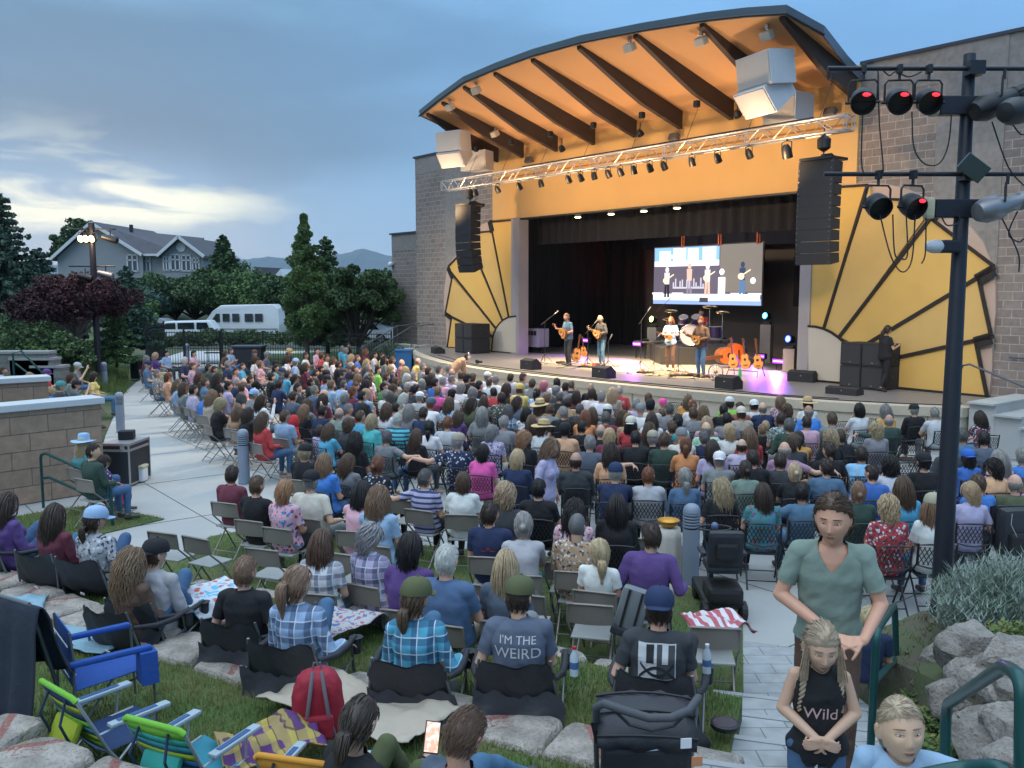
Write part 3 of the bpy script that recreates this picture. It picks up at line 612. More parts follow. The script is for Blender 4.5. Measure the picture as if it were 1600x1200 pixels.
def hung_box(u,o,z,w,d,h,rx,rz,label,grp='white speakers hung under the canopy'):
 t=thing('hanging_speaker',label,'speaker',M=FM@Matrix.Translation((u,-o,z))@Matrix.Rotation(rz,4,'Z')@Matrix.Rotation(rx,4,'X'),group=grp)
 mb=MB();mb.prism([(-w/2,-d/2),(w/2,-d/2),(w*.36,d/2),(-w*.36,d/2)],-h/2,h/2,'z');mb.build('cabinet',box_m,t,fixn=True)
 mb=MB();mb.box((0,-d/2-.012,0),(w*.95,.025,h*.93),bev=.008);mb.build('grille',grille_m,t)
 mb=MB();mb.box((0,.05,h/2+.03),(w*.6,.05,.06));mb.build('bracket',chrome,t)
 return t
def hung_at(px,py,off,*a,**k):
 u,z=fuz(px,py,off);return hung_box(u,off,z,*a,**k)
rz0=radians(-14)
hung_at(1200,110,3.0,1.3,.95,.82,radians(8),rz0,'upper white speaker of the tilted pair under the right of the canopy')
hung_at(1198,146,2.9,1.22,.95,.72,radians(38),rz0,'lower white speaker tilted down in the pair under the right of the canopy')
hung_at(1235,172,1.2,1.3,.8,.75,radians(0),rz0,'white speaker behind the right end of the truss, partly hidden')
hung_at(711,221,3.0,1.15,.9,.72,radians(6),radians(18),'upper white speaker of the tilted pair under the left of the canopy')
hung_at(713,241,2.9,1.1,.9,.62,radians(36),radians(18),'lower white speaker tilted down in the pair under the left of the canopy')
hung_at(748,252,1.4,1.2,.8,.75,radians(2),radians(18),'white speaker behind the left end of the truss, partly hidden')
TO=2.4;ub0,zb0=fuz(690,296,TO);ub1,zb1=fuz(1320,205,TO);zb=(zb0+zb1)/2
tr=thing('lighting_truss','long silver box truss carrying stage lights across the stage front','truss',M=FM)
S_=.36
mb=MB();
for dy in(0,S_):
 for dz in(0,S_):mb.tube([(ub0,-TO+dy,zb+dz),(ub1,-TO+dy,zb+dz)],.028,6)
k=int((ub1-ub0)/.42);st_=(ub1-ub0)/k
for i in range(k):
 a,b=ub0+i*st_,ub0+(i+1)*st_
 for dy in(0,S_):
  mb.tube([(a,-TO+dy,zb if i%2 else zb+S_),(b,-TO+dy,zb+S_ if i%2 else zb)],.014,4)
 for dz in(0,S_):mb.tube([(a,-TO,zb+dz),(b,-TO+S_,zb+dz)],.010,4)
for i in range(0,k+1,7):
 for e in(-.04,.04):
  a=ub0+i*st_+e
  mb.tube([(a,-TO,zb),(a,-TO,zb+S_),(a,-TO+S_,zb+S_),(a,-TO+S_,zb),(a,-TO,zb)],.016,4)
mb.build('lattice',alu,tr)
mb=MB();mb.box(((ub0+ub1)/2+2,-TO+.18,zb+.42),(ub1-ub0-6,.12,.06));mb.build('cable_tray',black_metal,tr)
for i in range(8):
 u=ub0+1.5+i*2.2;mb=MB();mb.tube([(u,-TO+.18,zb+S_),(u,-1.6,zc(1.6)-.6)],.008,4);mb.build('hanging_cable',cable_mat,tr)
 mb=MB();mb.box((u,-1.75,zc(1.6)-.66),(.16,.16,.2),bev=.03);mb.build('hoist_motor',black_metal,tr)
warm=em('lamp_warm_glow',(1.,.62,.22),11.)
def par_light(root_label,u,o,z,tilt,glow,group='lights under the truss',big=1.,name='stage_light',face=1,lensm=None):
 t=thing(name,root_label,'stage light',M=FM@Matrix.Translation((u,-o,z))@Matrix.Rotation(pi if face<0 else 0,4,'Z'),group=group);b=big
 mb=MB();mb.tube([(-.11*b,0,-.22*b),(-.11*b,0,-.06*b),(0,0,-.02*b),(.11*b,0,-.06*b),(.11*b,0,-.22*b)],.012*b,5);mb.tube([(0,0,-.04*b),(0,0,.02)],.02*b,6);mb.build('yoke',black_metal,t)
 R=Matrix.Translation((0,0,-.22*b))@Matrix.Rotation(tilt,4,'X')
 mb=MB();mb.lathe([(.05*b,.12*b),(.085*b,.06*b),(.1*b,-.02*b),(.1*b,-.14*b),(.092*b,-.14*b)],12,M=R);mb.build('housing',black_metal,t,smooth=40)
 mb=MB();mb.lathe([(.088*b,-.132*b),(.088*b,-.125*b)],12,M=R);mb.build('lens',lensm or(warm if glow else mat('dark_lens',(.05,.05,.06),.1)),t)
 return t
fx=[(743,300,1),(777,299,0),(811,292,1),(845,287,1),(888,281,0),(907,280,0),(928,278,0),(950,274,1),(969,269,1),(990,268,0),(1015,263,0),(1037,258,0),(1081,250,0),(1121,245,0),(1170,240,0),(1229,237,0)]
for i,(x,y,gl)in enumerate(fx):
 u,_=fuz(x,y,TO);par_light(f'{"glowing" if gl else "dark"} stage lamp, {ordinal(i+1)} from left in the row under the truss',u,TO,zb-.03,radians(35 if i%3 else 20),gl,big=1.35 if i==15 else 1.)
for i,(x,y,q)in enumerate([(703,161,0),(744,134,0),(773,203,0),(984,64,1),(1096,53,1),(1199,43,0)]):
 u,o=onceil(x,y-6);t=thing('flood_light','small pale floodlight on the canopy underside, '+['nearest the left tip','second from left near the rim','low beside the second beam','between the fifth and sixth beams','between the sixth and seventh beams','nearest the right corner'][i],'floodlight',M=FM@Matrix.Translation((u,-o,zc(o)-.02)),group='floodlights under the canopy')
 mb=MB();mb.box((0,0,-.05),(.08,.08,.1));mb.tube([(0,0,-.08),(0,.0,-.14)],.02,6);mb.build('bracket',chrome,t)
 mb=MB();mb.box((0,0,-.26),(.3,.24,.22),R=Matrix.Rotation(radians(30),4,'X'),bev=.03);mb.build('housing',mat('flood_body',(.45,.42,.36),.6),t)
for i,(x,y)in enumerate([(780,172+10),(817,196),(915,166),(935,171),(878,232),(1000,208),(1025,168),(1058,107+5),(1090,137),(1152,178)]):
 u,z=fuz(x,y,1.3)
 t=thing('beam_lamp',f'small black lamp under a roof beam, {ordinal(i+1)} from left','lamp',M=FM@Matrix.Translation((u,-1.3,z)),group='small black lamps on the roof beams')
 mb=MB();mb.lathe([(.05,.12),(.1,.05),(.12,-.08),(.1,-.1)],10,R=Matrix.Rotation(radians(40),4,'X'));mb.build('housing',black_metal,t,smooth=40)
 mb=MB();mb.tube([(0,0,.1),(0,0,.35)],.015,5);mb.build('stem',black_metal,t)
for i,(x,y)in enumerate([(1053,214),(826,250),(1297,175)]):
 u,z=fuz(x,y,.3);t=thing('wall_flood','small wall floodlight on the orange wall, '+['above the middle of the truss','above the left part of the truss','at the right end of the truss'][i],'floodlight',M=FM@Matrix.Translation((u,-.3,z)),group='floodlights on the orange wall')
 mb=MB();mb.box((0,0,0),(.34,.16,.22),R=Matrix.Rotation(radians(-25),4,'X'),bev=.02);mb.build('housing',mat('wall_flood_body',(.12,.12,.13),.5),t)
 mb=MB();mb.box((0,.15,-.03),(.06,.22,.06));mb.build('bracket',black_metal,t)
def line_array(px_top,px_bot,off,n,w,label,cur):
 u0,z0=fuz(*px_top,off);u1,z1=fuz(*px_bot,off);h=(z0-z1)/n
 t=thing('line_array',label,'line array speaker',M=FM@Matrix.Translation((u0,-off,z0)),group='hanging black line arrays')
 x=0.;z=0.;
 mb=MB();mb.box((0,.1,.05),(w*.9,.75,.07));mb.box((0,.45,.1),(w*.3,.5,.05),R=Matrix.Rotation(radians(-20),4,'X'));mb.build('rigging_frame',black_metal,t)
 y=0.;ang=radians(-2)
 for i in range(n):
  ang+=radians(cur*(i/n)**1.5*2)
  R=Matrix.Translation((0,y,z-h/2))@Matrix.Rotation(ang,4,'X')
  mb=MB();mb.add([(-w/2,-.22,-h*.50),(w/2,-.22,-h*.50),(w*.42,.3,-h*.42),(-w*.42,.3,-h*.42),(-w/2,-.22,h*.50),(w/2,-.22,h*.50),(w*.42,.3,h*.42),(-w*.42,.3,h*.42)],[(0,3,2,1),(4,5,6,7),(0,1,5,4),(1,2,6,5),(2,3,7,6),(3,0,4,7)],R)
  b=mb.build('speaker_module',speaker_mat,t)
  mb=MB()
  for s_ in(-1,1):mb.box((s_*w*.46,-.236,h*.3),(.02,.012,.02),M=R);mb.box((s_*w*.46,-.236,-h*.3),(.02,.012,.02),M=R)
  mb.build('bolt',chrome,b)
  z-=h*cos(ang);y+=h*sin(ang)*.9
 mb=MB();mb.tube([(0,.1,.05),(0,.1,.9)],.02,6);mb.lathe([(.05,0),(.16,.08),(.17,.3),(.06,.4)],10,(0,.1,.25));mb.build('chain_hoist',black_metal,t,smooth=40)
 return t
line_array((731,322),(731,424),2.5,9,1.02,'black line array hanging under the left end of the truss',3.2)
line_array((1283,252),(1276,413),2.4,9,1.0,'black line array hanging under the right end of the truss',1.2)
wcol=(1.,.72,.38)
for i,(x,y,gl)in enumerate(fx):
 if i in(0,2,3,7,8,10,12,14):
  u,_=fuz(x,y,TO);a=FW(u,TO-.1,zb-.45)
  lamp('truss_lamp','SPOT',a,2900,wcol,FW(u*.6+4.9,.6,1.2),spot_size=radians(52),spot_blend=.8,shadow_soft_size=.10)
for i in range(6):
 u=4.6+i*2.9;lamp('wall_wash','SPOT',FW(u,3.4,6.6),200,(1.,.66,.34),FW(u+.3,-.2,7.7),spot_size=radians(125),spot_blend=1.,shadow_soft_size=.06)
for i in range(6):
 u=5.2+i*2.75;lamp('canopy_wash','SPOT',FW(u,3.7,7.1),150,(1.,.70,.45),FW(u,2.6,10.2),spot_size=radians(150),spot_blend=1.,shadow_soft_size=.15)
lamp('sunburst_fill','SPOT',FW(3.5,6.8,5.8),750,(1.,.80,.52),FW(1.3,0,3.2),spot_size=radians(75),spot_blend=1.,shadow_soft_size=.08)  # added spot without a fixture, brightens the left sunburst panel
lamp('sunburst_fill','SPOT',FW(24.5,7.6,6.2),800,(1.,.80,.54),FW(21,0,3.0),spot_size=radians(80),spot_blend=1.,shadow_soft_size=.4)  # added soft spot in mid-air, evens the brightness of the right panel
lamp('front_lamp','SPOT',FW(12,4.8,9.6),5200,(1.,.78,.48),FW(12,6.4,0.2),spot_size=radians(120),spot_blend=1.,shadow_soft_size=.3)
lamp('back_fill','SPOT',FW(9,-1.6,7.0),620,(1.,.74,.50),FW(11,-7.6,2.6),spot_size=radians(110),spot_blend=1.,shadow_soft_size=.3)  # added spot without a fixture, lifts the dark stage interior
lamp('red_stage_lamp','SPOT',FW(9.5,-5.2,1.6),260,(1.,.06,.10),FW(4.6,-6.4,4.4),spot_size=radians(42),spot_blend=1.,shadow_soft_size=.1)
#  PEOPLE
V3=Vector
skin_m=mat('skin',objcol=True,rough=.55,var=.08,scale=14,bump=.05,bscale=120)
hair_m=mat('hair',objcol=True,rough=.5,var=.45,scale=34)
cloth_m=mat('cloth',objcol=True,rough=.9,var=.2,scale=5,bump=.8,bscale=8)
denim_m=mat('trouser_cloth',objcol=True,rough=.9,var=.22,scale=7,bump=.4,bscale=12)
shoe_m=mat('shoe_leather',objcol=True,rough=.6,var=.1)
hat_m=mat('hat_cloth',objcol=True,rough=.85,var=.12,scale=20)
straw_m=mat('straw',(.55,.40,.20),.85,0,.3,60,.4,120)
eye_m=mat('eye_white',(.55,.55,.54),.25,var=0);iris_m=mat('iris',(.05,.045,.035),.2,var=0)
lip_m=mat('lips',(.36,.13,.11),.5,var=.05)
plaid_m=patmat('plaid_cloth','plaid',(.02,.03,.09),9.,(.62,.70,.78))
stripe_m=patmat('striped_cloth','stripe',(.03,.06,.12),14.)
floral_m=patmat('floral_cloth','floral',(.55,.58,.62),22.,(.04,.05,.08))
print_m=patmat('printed_cloth','floral',(.32,.05,.07),16.,(.05,.22,.45))
jersey_m=patmat('wide_striped_cloth','vstripe',(.25,.55,.85),7.)
TOPM={'p':plaid_m,'t':stripe_m,'f':floral_m,'r':print_m,'j':jersey_m}
def frame(dirv,hint):
 d=V3(dirv).normalized();h=V3(hint);x=h.cross(d);x=x.normalized()if x.length>1e-5 else d.orthogonal().normalized()
 return d,x,d.cross(x)
class Prim:
 def __init__(s):s.mb=MB();s.caps=[]
 def cap(s,lab,a,b,ra,rb,n=12):
  a,b=V3(a),V3(b);pts=[];rs=[];L_=(b-a).length;t=(b-a)/(L_ or 1)
  for k in range(5):q=pi/2*k/4;pts.append(a-t*ra*cos(q));rs.append(max(1e-4,ra*sin(q)))
  for k in range(5):q=pi/2*k/4;pts.append(b+t*rb*sin(q));rs.append(max(1e-4,rb*cos(q)))
  s.mb.tube(pts,rs,n);s.caps.append((lab,a,b,ra,rb))
 def loft(s,rings,n=20,lab='torso'):
  vs=[];k=len(rings)
  for c,sd,fw,rx,ry in rings:
   for i in range(n):
    q=2*pi*i/n;ex=.85;cx=abs(cos(q))**ex*(1 if cos(q)>0 else-1);cy=abs(sin(q))**ex*(1 if sin(q)>0 else-1)
    vs.append(c+sd*cx*rx+fw*cy*ry)
  fs=[(j*n+i,j*n+(i+1)%n,(j+1)*n+(i+1)%n,(j+1)*n+i)for j in range(k-1)for i in range(n)]
  fs+=[tuple(range(n))[::-1],tuple((k-1)*n+i for i in range(n))];s.mb.add(vs,fs)
  for(c,_,_,rx,ry),(c2,_,_,rx2,ry2)in zip(rings,rings[1:]):
   s.caps.append((lab,c,c2,(rx+ry)/2,(rx2+ry2)/2))
def head_mesh(n=30,child=0.,w=1.):
 vs=[];fs=[];m=n*2
 def g(v,c,s_):return math.exp(-((v-c)/s_)**2)
 for i in range(n+1):
  ph=pi*i/n
  for j in range(m):
   a=2*pi*j/m;x,y,z=sin(ph)*sin(a),sin(ph)*cos(a),cos(ph)
   X,Y,Z=.077*x*w,.096*y,.118*z
   if z<0:
    X*=1-(.34-.1*child)*(-z)**1.3
    Y*=1-(.40*(-z)if y<0 else .08*(-z))
   if y<0:X*=1.03
   if y>0:
    f=min(1,y*2.2)
    Y-=.012*f*g(x,0,.8)*g(z,.0,.9)*0+.004*f
    d=0
    d+=(.021-.010*child)*g(X,0,.0105)*g(Z,-.026,.015)+(.010-.005*child)*g(X,0,.008)*g(Z,-.004,.020)
    for s_ in(-1,1):
     d-=.0095*g(X,s_*.031,.015)*g(Z,.010,.011)
     d+=(.0045-.003*child)*g(X,s_*.028,.02)*g(Z,.030,.007)
     d+=.005*g(X,s_*.044,.018)*g(Z,-.022,.02)
     d+=.004*g(X,s_*.012,.006)*g(Z,-.032,.007)
    d+=.0065*g(X,0,.019)*g(Z,-.056,.0055)+.006*g(X,0,.016)*g(Z,-.066,.005)-.004*g(X,0,.02)*g(Z,-.061,.0025)-.004*g(X,0,.018)*g(Z,-.076,.005)
    d+=.009*g(X,0,.02)*g(Z,-.096,.013)
    Y+=d*f
   vs.append((X,Y,Z))
 for i in range(n):
  for j in range(m):fs.append((i*m+j,i*m+(j+1)%m,(i+1)*m+(j+1)%m,(i+1)*m+j))
 return vs,fs
def rotm(yaw=0.,pitch=0.,roll=0.):
 return Matrix.Rotation(radians(yaw),4,'Z')@Matrix.Rotation(radians(pitch),4,'X')@Matrix.Rotation(radians(roll),4,'Y')
def hand(pr,w,d,pn,side,curl=.5,sc=1.,spread=.06,thumb=.5,lab='hand'):
 d,lat,pn2=frame(d,pn);pn=-V3(pn);pn=(pn-d*pn.dot(d)).normalized();lat=d.cross(pn).normalized()*side
 w=V3(w);pal=V3(pn)*-1
 for k in(-.026,-.009,.009,.026):pr.cap(lab,w+d*.012*sc+lat*k*.7*sc,w+d*.082*sc+lat*k*1.05*sc,.0125*sc,.011*sc,8)
 LN=(.068,.078,.073,.056);
 for i,k in enumerate((.028,.010,-.009,-.027)):
  p=w+d*.088*sc+lat*k*sc;dd=(d+lat*k*spread*12).normalized();c_=curl*(1+.12*(i-1.5));r_=(.0092,.0096,.0090,.0080)[i]*sc
  ax=dd.cross(pal).normalized()
  for j,q in enumerate((.45,.32,.23)):
   dd=Matrix.Rotation(c_*(.8,1.1,.8)[j],3,ax)@dd;e=p+dd*LN[i]*q*sc;pr.cap(lab,p,e,r_*(1-.07*j),r_*(1-.07*(j+1)),8);p=e
 p=w+d*.028*sc+lat*.026*sc;dd=(d*.62+lat*.72+pal*.25*thumb*2).normalized();ax=dd.cross(pal).normalized()
 for j,q in enumerate((.036,.03,.025)):
  e=p+dd*q*sc;pr.cap(lab,p,e,(.0125-.0015*j)*sc,(.011-.0015*j)*sc,8);p=e;dd=Matrix.Rotation(thumb*.5,3,ax)@dd;dd=(dd-lat*.25*thumb).normalized()
def build_body(J,sex='m',fat=1.,child=0.,vox=.013,headscale=1.03,hands=True,sleeve='s',shorts=False,vneck=0.,hem=.0,armhair=0):
 """J: pelvis, chest, neck, head (Matrix), sh/el/wr/hd (L,R), hip/kn/an/toe (L,R), curl. Returns dict of meshes."""
 pr=Prim();f=.86 if sex=='f' else 1.;lf=(1-.25*child)*f;bs=1-.36*child
 pel,che,nek=V3(J['pelvis']),V3(J['chest']),V3(J['neck']);shl,shr=V3(J['sh'][0]),V3(J['sh'][1]);hl,hr_=V3(J['hip'][0]),V3(J['hip'][1])
 s_sh=(shr-shl).normalized();s_hp=(hr_-hl).normalized();rings=[]
 def ring(t,rx,ry):
  if t<.5:c=pel.lerp(che,t*2)
  else:c=che.lerp(nek,(t-.5)*2)
  sd=s_hp.lerp(s_sh,min(1,max(0,t))).normalized();tan=(che-pel if t<.5 else nek-che).normalized();fw=tan.cross(sd).normalized()
  rings.append((c,sd,fw,rx*bs,ry*bs))
 hw=.175 if sex=='m' else .185;c0=pel-(che-pel).normalized()*.07*bs
 rings.append((c0,s_hp,(che-pel).normalized().cross(s_hp).normalized(),hw*.8*bs,.11*fat*bs))
 ring(0.,hw*fat**.6,.125*fat);ring(.22,(.158 if sex=='m' else .142)*fat,.115*fat**1.3);ring(.45,(.168 if sex=='m' else .145)*fat**.8,.115*fat);ring(.68,(.182 if sex=='m' else .155)*fat**.5,.118*(1 if sex=='m' else 1.08)*fat**.5)
 ring(.86,(.165 if sex=='m' else .14),.095);ring(.96,.11*f,.075);ring(1.0,.062,.06);pr.loft(rings)
 nk=.058*f*bs**.8
 hm=J['head'];hc=hm.translation;hb=hm@V3((0,-.03,-.085))*1.
 hb=hc+(hm.to_3x3()@V3((0,-.025,-.075))*headscale)
 pr.cap('neck',nek-(hb-nek)*.2,hb,nk,nk*.92)
 for k in(0,1):
  sgn=(-1,1)[k]
  sh,el,wr=V3(J['sh'][k]),V3(J['el'][k]),V3(J['wr'][k])
  pr.cap('shoulder',nek-(nek-che).normalized()*.045*bs+(sh-nek)*.15,sh,.052*f*bs,.054*f*bs*fat**.4)
  pr.cap('uarm%d'%k,sh,el,.051*lf*fat**.4,.040*lf);pr.cap('farm%d'%k,el,wr,.042*lf,.027*lf)
  if hands:hand(pr,wr,V3(J['hd'][k]),V3(J['pn'][k]),sgn,J['curl'][k],(1-.30*child)*(1 if sex=='m' else .92),thumb=J.get('thumb',.5))
  hp,kn,an,to=V3(J['hip'][k]),V3(J['kn'][k]),V3(J['an'][k]),V3(J['toe'][k])
  th=lf*(1.08 if sex=='f' else 1)*fat**.5
  pr.cap('thigh%d'%k,hp,kn,.085*th,.056*th);pr.cap('shin%d'%k,kn,an,.056*th,.036*lf)
  cf=kn.lerp(an,.28);bk=(an-kn).normalized().cross(s_hp).normalized()
  pr.cap('calf',cf+bk*-.012,cf+(an-kn)*.2-bk*.006,.050*th,.042*th)
  ht=an+(an-kn).normalized()*.045*lf;ft=(to-ht);
  pr.cap('foot%d'%k,an+V3((0,0,-.02)),ht-ft.normalized()*.03,.034*lf,.032*lf);pr.cap('foot%d'%k,ht,to,.036*lf,.03*lf)
 if sex=='f' and not child:
  fw=(nek-che).normalized().cross(s_sh).normalized()
  for sgn in(-1,1):c=che.lerp(nek,.32)+s_sh*sgn*.075+fw*.085;pr.cap('torso',c,c+V3((0,0,-.01)),.058,.062)
 hv,hf=head_mesh(30 if vox>.008 else 64,child);R3=hm.to_3x3()*headscale
 M4=Matrix.Translation(hc)@hm.to_3x3().to_4x4()@Matrix.Scale(headscale,4)
 pr.mb.add([M4@V3(p)for p in hv],hf)
 for sgn in(-1,1):
  e=MB();e.lathe([(.004,-.034),(.014,-.030),(.019,-.01),(.021,.012),(.016,.028),(.004,.033)],12)
  E=M4@Matrix.Translation((sgn*.081,-.008,-.005))@Matrix.Rotation(radians(-12),4,'X')@Matrix.Rotation(sgn*radians(24),4,'Z')@Matrix.Diagonal((.32,.95,.95,1));pr.mb.add(e.v,e.f,E)
 pr.caps.append(('head',hc,hc+V3((0,0,.001)),.095*headscale,.095*headscale))
 me=bpy.data.meshes.new('tmp');me.from_pydata([tuple(v)for v in pr.mb.v],[],pr.mb.f)
 bm=bmesh.new();bm.from_mesh(me);bmesh.ops.recalc_face_normals(bm,faces=bm.faces);bm.to_mesh(me);bm.free()
 o=bpy.data.objects.new('tmp',me);COL.objects.link(o)
 r=o.modifiers.new('r','REMESH');r.mode='VOXEL';r.voxel_size=vox
 s=o.modifiers.new('s','SMOOTH');s.factor=.5;s.iterations=2 if vox>.008 else 3
 dg=bpy.context.evaluated_depsgraph_get();body=bpy.data.meshes.new_from_object(o.evaluated_get(dg));bpy.data.objects.remove(o);bpy.data.meshes.remove(me)
 n=len(body.vertices);co=np.empty(n*3,np.float32);body.vertices.foreach_get('co',co);co=co.reshape(-1,3)
 no=np.empty(n*3,np.float32);body.vertex_normals.foreach_get('vector',no)if hasattr(body,'vertex_normals')else None;no=no.reshape(-1,3)
 best=np.full(n,1e9);lab=np.zeros(n,int);tt=np.zeros(n);names=sorted(set(c[0]for c in pr.caps));idx={a:i for i,a in enumerate(names)}
 for(l_,a,b,ra,rb)in pr.caps:
  a_,b_=np.array(a),np.array(b);ab=b_-a_;L2=max(1e-9,ab@ab);t=np.clip(((co-a_)@ab)/L2,0,1);dd=np.linalg.norm(co-(a_+t[:,None]*ab),axis=1)-(ra+(rb-ra)*t)
  k=dd<best;best[k]=dd[k];lab[k]=idx[l_];tt[k]=t[k]
 def is_(*ns):return np.isin(lab,[idx[q]for q in ns if q in idx])
 loops=np.empty(len(body.loops),np.int32);body.loops.foreach_get('vertex_index',loops);ls=np.empty(len(body.polygons),np.int32);body.polygons.foreach_get('loop_start',ls);lt=np.empty(len(body.polygons),np.int32);body.polygons.foreach_get('loop_total',lt)
 quad=lt==4;Fq=np.stack([loops[ls[quad]+i]for i in range(4)],1)
 pelv=np.array(pel);updir=np.array((che-pel).normalized());hgt=(co-pelv)@updir;neckt=np.array(nek)
 def garment(name,mask,off,fold=.0,smooth_it=2,seed=0.):
  fm=mask[Fq].all(1);Fm=Fq[fm];used=np.unique(Fm)
  if len(used)==0:return None
  mp=-np.ones(n,int);mp[used]=np.arange(len(used));F2=mp[Fm];c2=co[used].copy();n2=no[used].copy()
  par=np.arange(len(used))
  for _ in range(60):
   mn=par[F2].min(1);p2=par.copy()
   for i in range(4):np.minimum.at(p2,F2[:,i],mn)
   p2=p2[p2]
   if(p2==par).all():break
   par=p2
  E_=np.concatenate([F2[:,[i,(i+1)%4]]for i in range(4)]);off_=np.full(len(used),off)
  c2=c2+n2*off_[:,None]
  for _ in range(smooth_it):
   acc=np.zeros_like(c2);cnt=np.zeros(len(c2));np.add.at(acc,E_[:,0],c2[E_[:,1]]);np.add.at(cnt,E_[:,0],1);np.add.at(acc,E_[:,1],c2[E_[:,0]]);np.add.at(cnt,E_[:,1],1)
   c2=.5*c2+.5*acc/np.maximum(cnt,1)[:,None]
  if fold:
   ff=np.array([mnoise.noise(V3((p[0]*9+seed,p[1]*9,p[2]*4.5)))+.6*mnoise.noise(V3((p[0]*16+p[2]*9,p[1]*16+seed,p[2]*14)))for p in c2]);c2=c2+n2*(fold*ff)[:,None]
  m=bpy.data.meshes.new(name);m.from_pydata(c2.tolist(),[],F2.tolist());m.shade_smooth()
  return m
 torso=is_('torso');neck=is_('neck')
 up=hgt>(-.12-hem)*bs
 ntop=(co-neckt)@np.array((V3(hb)-nek).normalized())<.035*bs
 ua=lambda c:(is_('uarm0','uarm1')&(tt<c));fa=lambda c:(is_('farm0','farm1')&(tt<c))
 sm=((torso|is_('shoulder'))&up&ntop)|(neck&ntop&(tt<.35))
 thup=is_('thigh0','thigh1')&(hgt>-.04*bs)&(tt<.12)
 sm=sm|(thup&up)
 fw_=np.array((nek-che).normalized().cross(s_sh).normalized());rel=co-neckt;hh_=rel@np.array((V3(hb)-nek).normalized());xx_=rel@np.array(s_sh)
 if vneck:sm=sm&~((rel@fw_>0)&(hh_>-vneck+np.abs(xx_)*1.25))
 fold=.010 if vox>.008 else .011;SH={}
 for q in(sleeve if len(sleeve)>1 else sleeve):
  sl={'s':sm|ua(.72),'l':sm|ua(2)|fa(.93),'n':sm&~(is_('uarm0','uarm1'))&~(is_('shoulder')&(tt>.45))}[q]
  SH[q]=garment('shirt',sl,.016,fold,3 if vox>.008 else 6,1.7);SH[q].materials.append(cloth_m)
 shirt=SH[sleeve[0]]
 tr=(torso&(hgt<.03*bs))|is_('thigh0','thigh1')&(tt<(.86 if shorts else 2))
 if not shorts:tr=tr|(is_('shin0','shin1')&(tt<.97))|is_('calf')
 trousers=garment('trousers',tr,.011,.006,2 if vox>.008 else 5,4.1)
 shoes=[garment('shoe',is_('foot%d'%k)|(is_('shin%d'%k)&(tt>.97)),.007,0,1)for k in(0,1)]
 body.shade_smooth();body.name='person';body.materials.clear();body.materials.append(skin_m)
 for m,q in((trousers,denim_m),(shoes[0],shoe_m),(shoes[1],shoe_m)):
  if m:m.materials.append(q)
 return dict(body=body,shirts=SH,shirt=shirt,trousers=trousers,shoes=shoes,head=M4,child=child)
HE=(.083,.103,.121)
def scalp_ok(x,y,z,line=.30):
 if y>.25:return z>line+.28*min(1,(y-.25)*1.6)
 if y>-.15:return z>-.05+(y+.15)*.8 or(z>-.35 and y<.02)
 return z>-.62
def shell(thick,seed,amp=.25,line=.30,low=None,n=30):
 vs=[];fs=[];m=n*2;keep={}
 for i in range(n+1):
  ph=pi*i/n
  for j in range(m):
   a=2*pi*j/m;x,y,z=sin(ph)*sin(a),sin(ph)*cos(a),cos(ph);ok=scalp_ok(x,y,z,line)if low is None else low(x,y,z)
   q=1+.5*mnoise.noise(V3((x*4+seed,y*4,z*4)))*amp*2;t=thick*q if ok else-.012
   if ok and y>.25 and low is None:t=thick*q*max(.0,min(1.,(z-line-.28*min(1,(y-.25)*1.6))/.22))-.001
   k=1+t/.1;zz=z
   X=HE[0]*x*k*.95;Y=HE[1]*y*k*.93-.002;Z=HE[2]*z*k*.985
   if z<0:X*=1-.22*(-z)**1.3;Y*=1-.34*(-z)if y<0 else 1
   vs.append((X,Y,Z));keep[i*m+j]=ok
 for i in range(n):
  for j in range(m):
   f=(i*m+j,i*m+(j+1)%m,(i+1)*m+(j+1)%m,(i+1)*m+j)
   if any(keep[q]for q in f):fs.append(f)
 return vs,fs
def strands(mb,n,length,seed,r=.0045,lift=.012,back=1.,wave=0.,clump=0.,line=.30,part=.0,spread=1.,region=None,step=.022,face=.25,droop=1.):
 rr=random.Random(seed);cnt=0;tries=0
 while cnt<n and tries<n*20:
  tries+=1
  z=rr.uniform(-.55,1);a=rr.uniform(0,2*pi);q=sqrt(1-z*z);x,y=q*sin(a),q*cos(a)
  if not scalp_ok(x,y,z,line)or(region and not region(x,y,z)):continue
  cnt+=1
  lay=rr.uniform(.2,1.);k=1+lift*lay/.1
  p=V3((HE[0]*x*k*.95,HE[1]*y*k*.93,HE[2]*z*k));L_=length*rr.uniform(.75,1.08);ph=rr.uniform(0,6.28)
  nrm=V3((x/HE[0],y/HE[1],z/HE[2])).normalized();crown=V3((0,-.35,.9)).normalized()
  v=(p-V3((part,.05,.12)));v=v-nrm*v.dot(nrm);v=v.normalized()if v.length>1e-4 else V3((1,0,0));
  v=(v+V3((0,-back*.8*(1 if y>-.2 else .2),-.2))).normalized();pts=[p];rs=[r*.7];s=0.
  while s<L_:
   v=(v+V3((0,0,-.16*droop))).normalized();p=p+v*step
   e=V3((p.x/(HE[0]*k*.97),p.y/(HE[1]*k*.95),p.z/(HE[2]*k)))
   if p.z>-.10 and e.length<1:p=V3((e.x*HE[0]*k*.97,e.y*HE[1]*k*.95,e.z*HE[2]*k))/e.length;v=(v-nrm*.0)
   if p.z<-.04 and p.y>-.02*face:p.y-=.006
   if p.z<-.13:
    p.y=min(p.y,-.045-.25*(min(.16,-.13-p.z))*.6-.02*lay)if abs(p.x)<.11 else p.y
    p.x*=1-.018*(1-spread)
   if wave:p=p+V3((sin(s*55+ph),cos(s*48+ph),0))*wave
   s+=step;pts.append(p);rs.append(r*(1-.65*max(0,s/L_-.5)*2))
  mb.tube(pts,rs,3,cap=False)
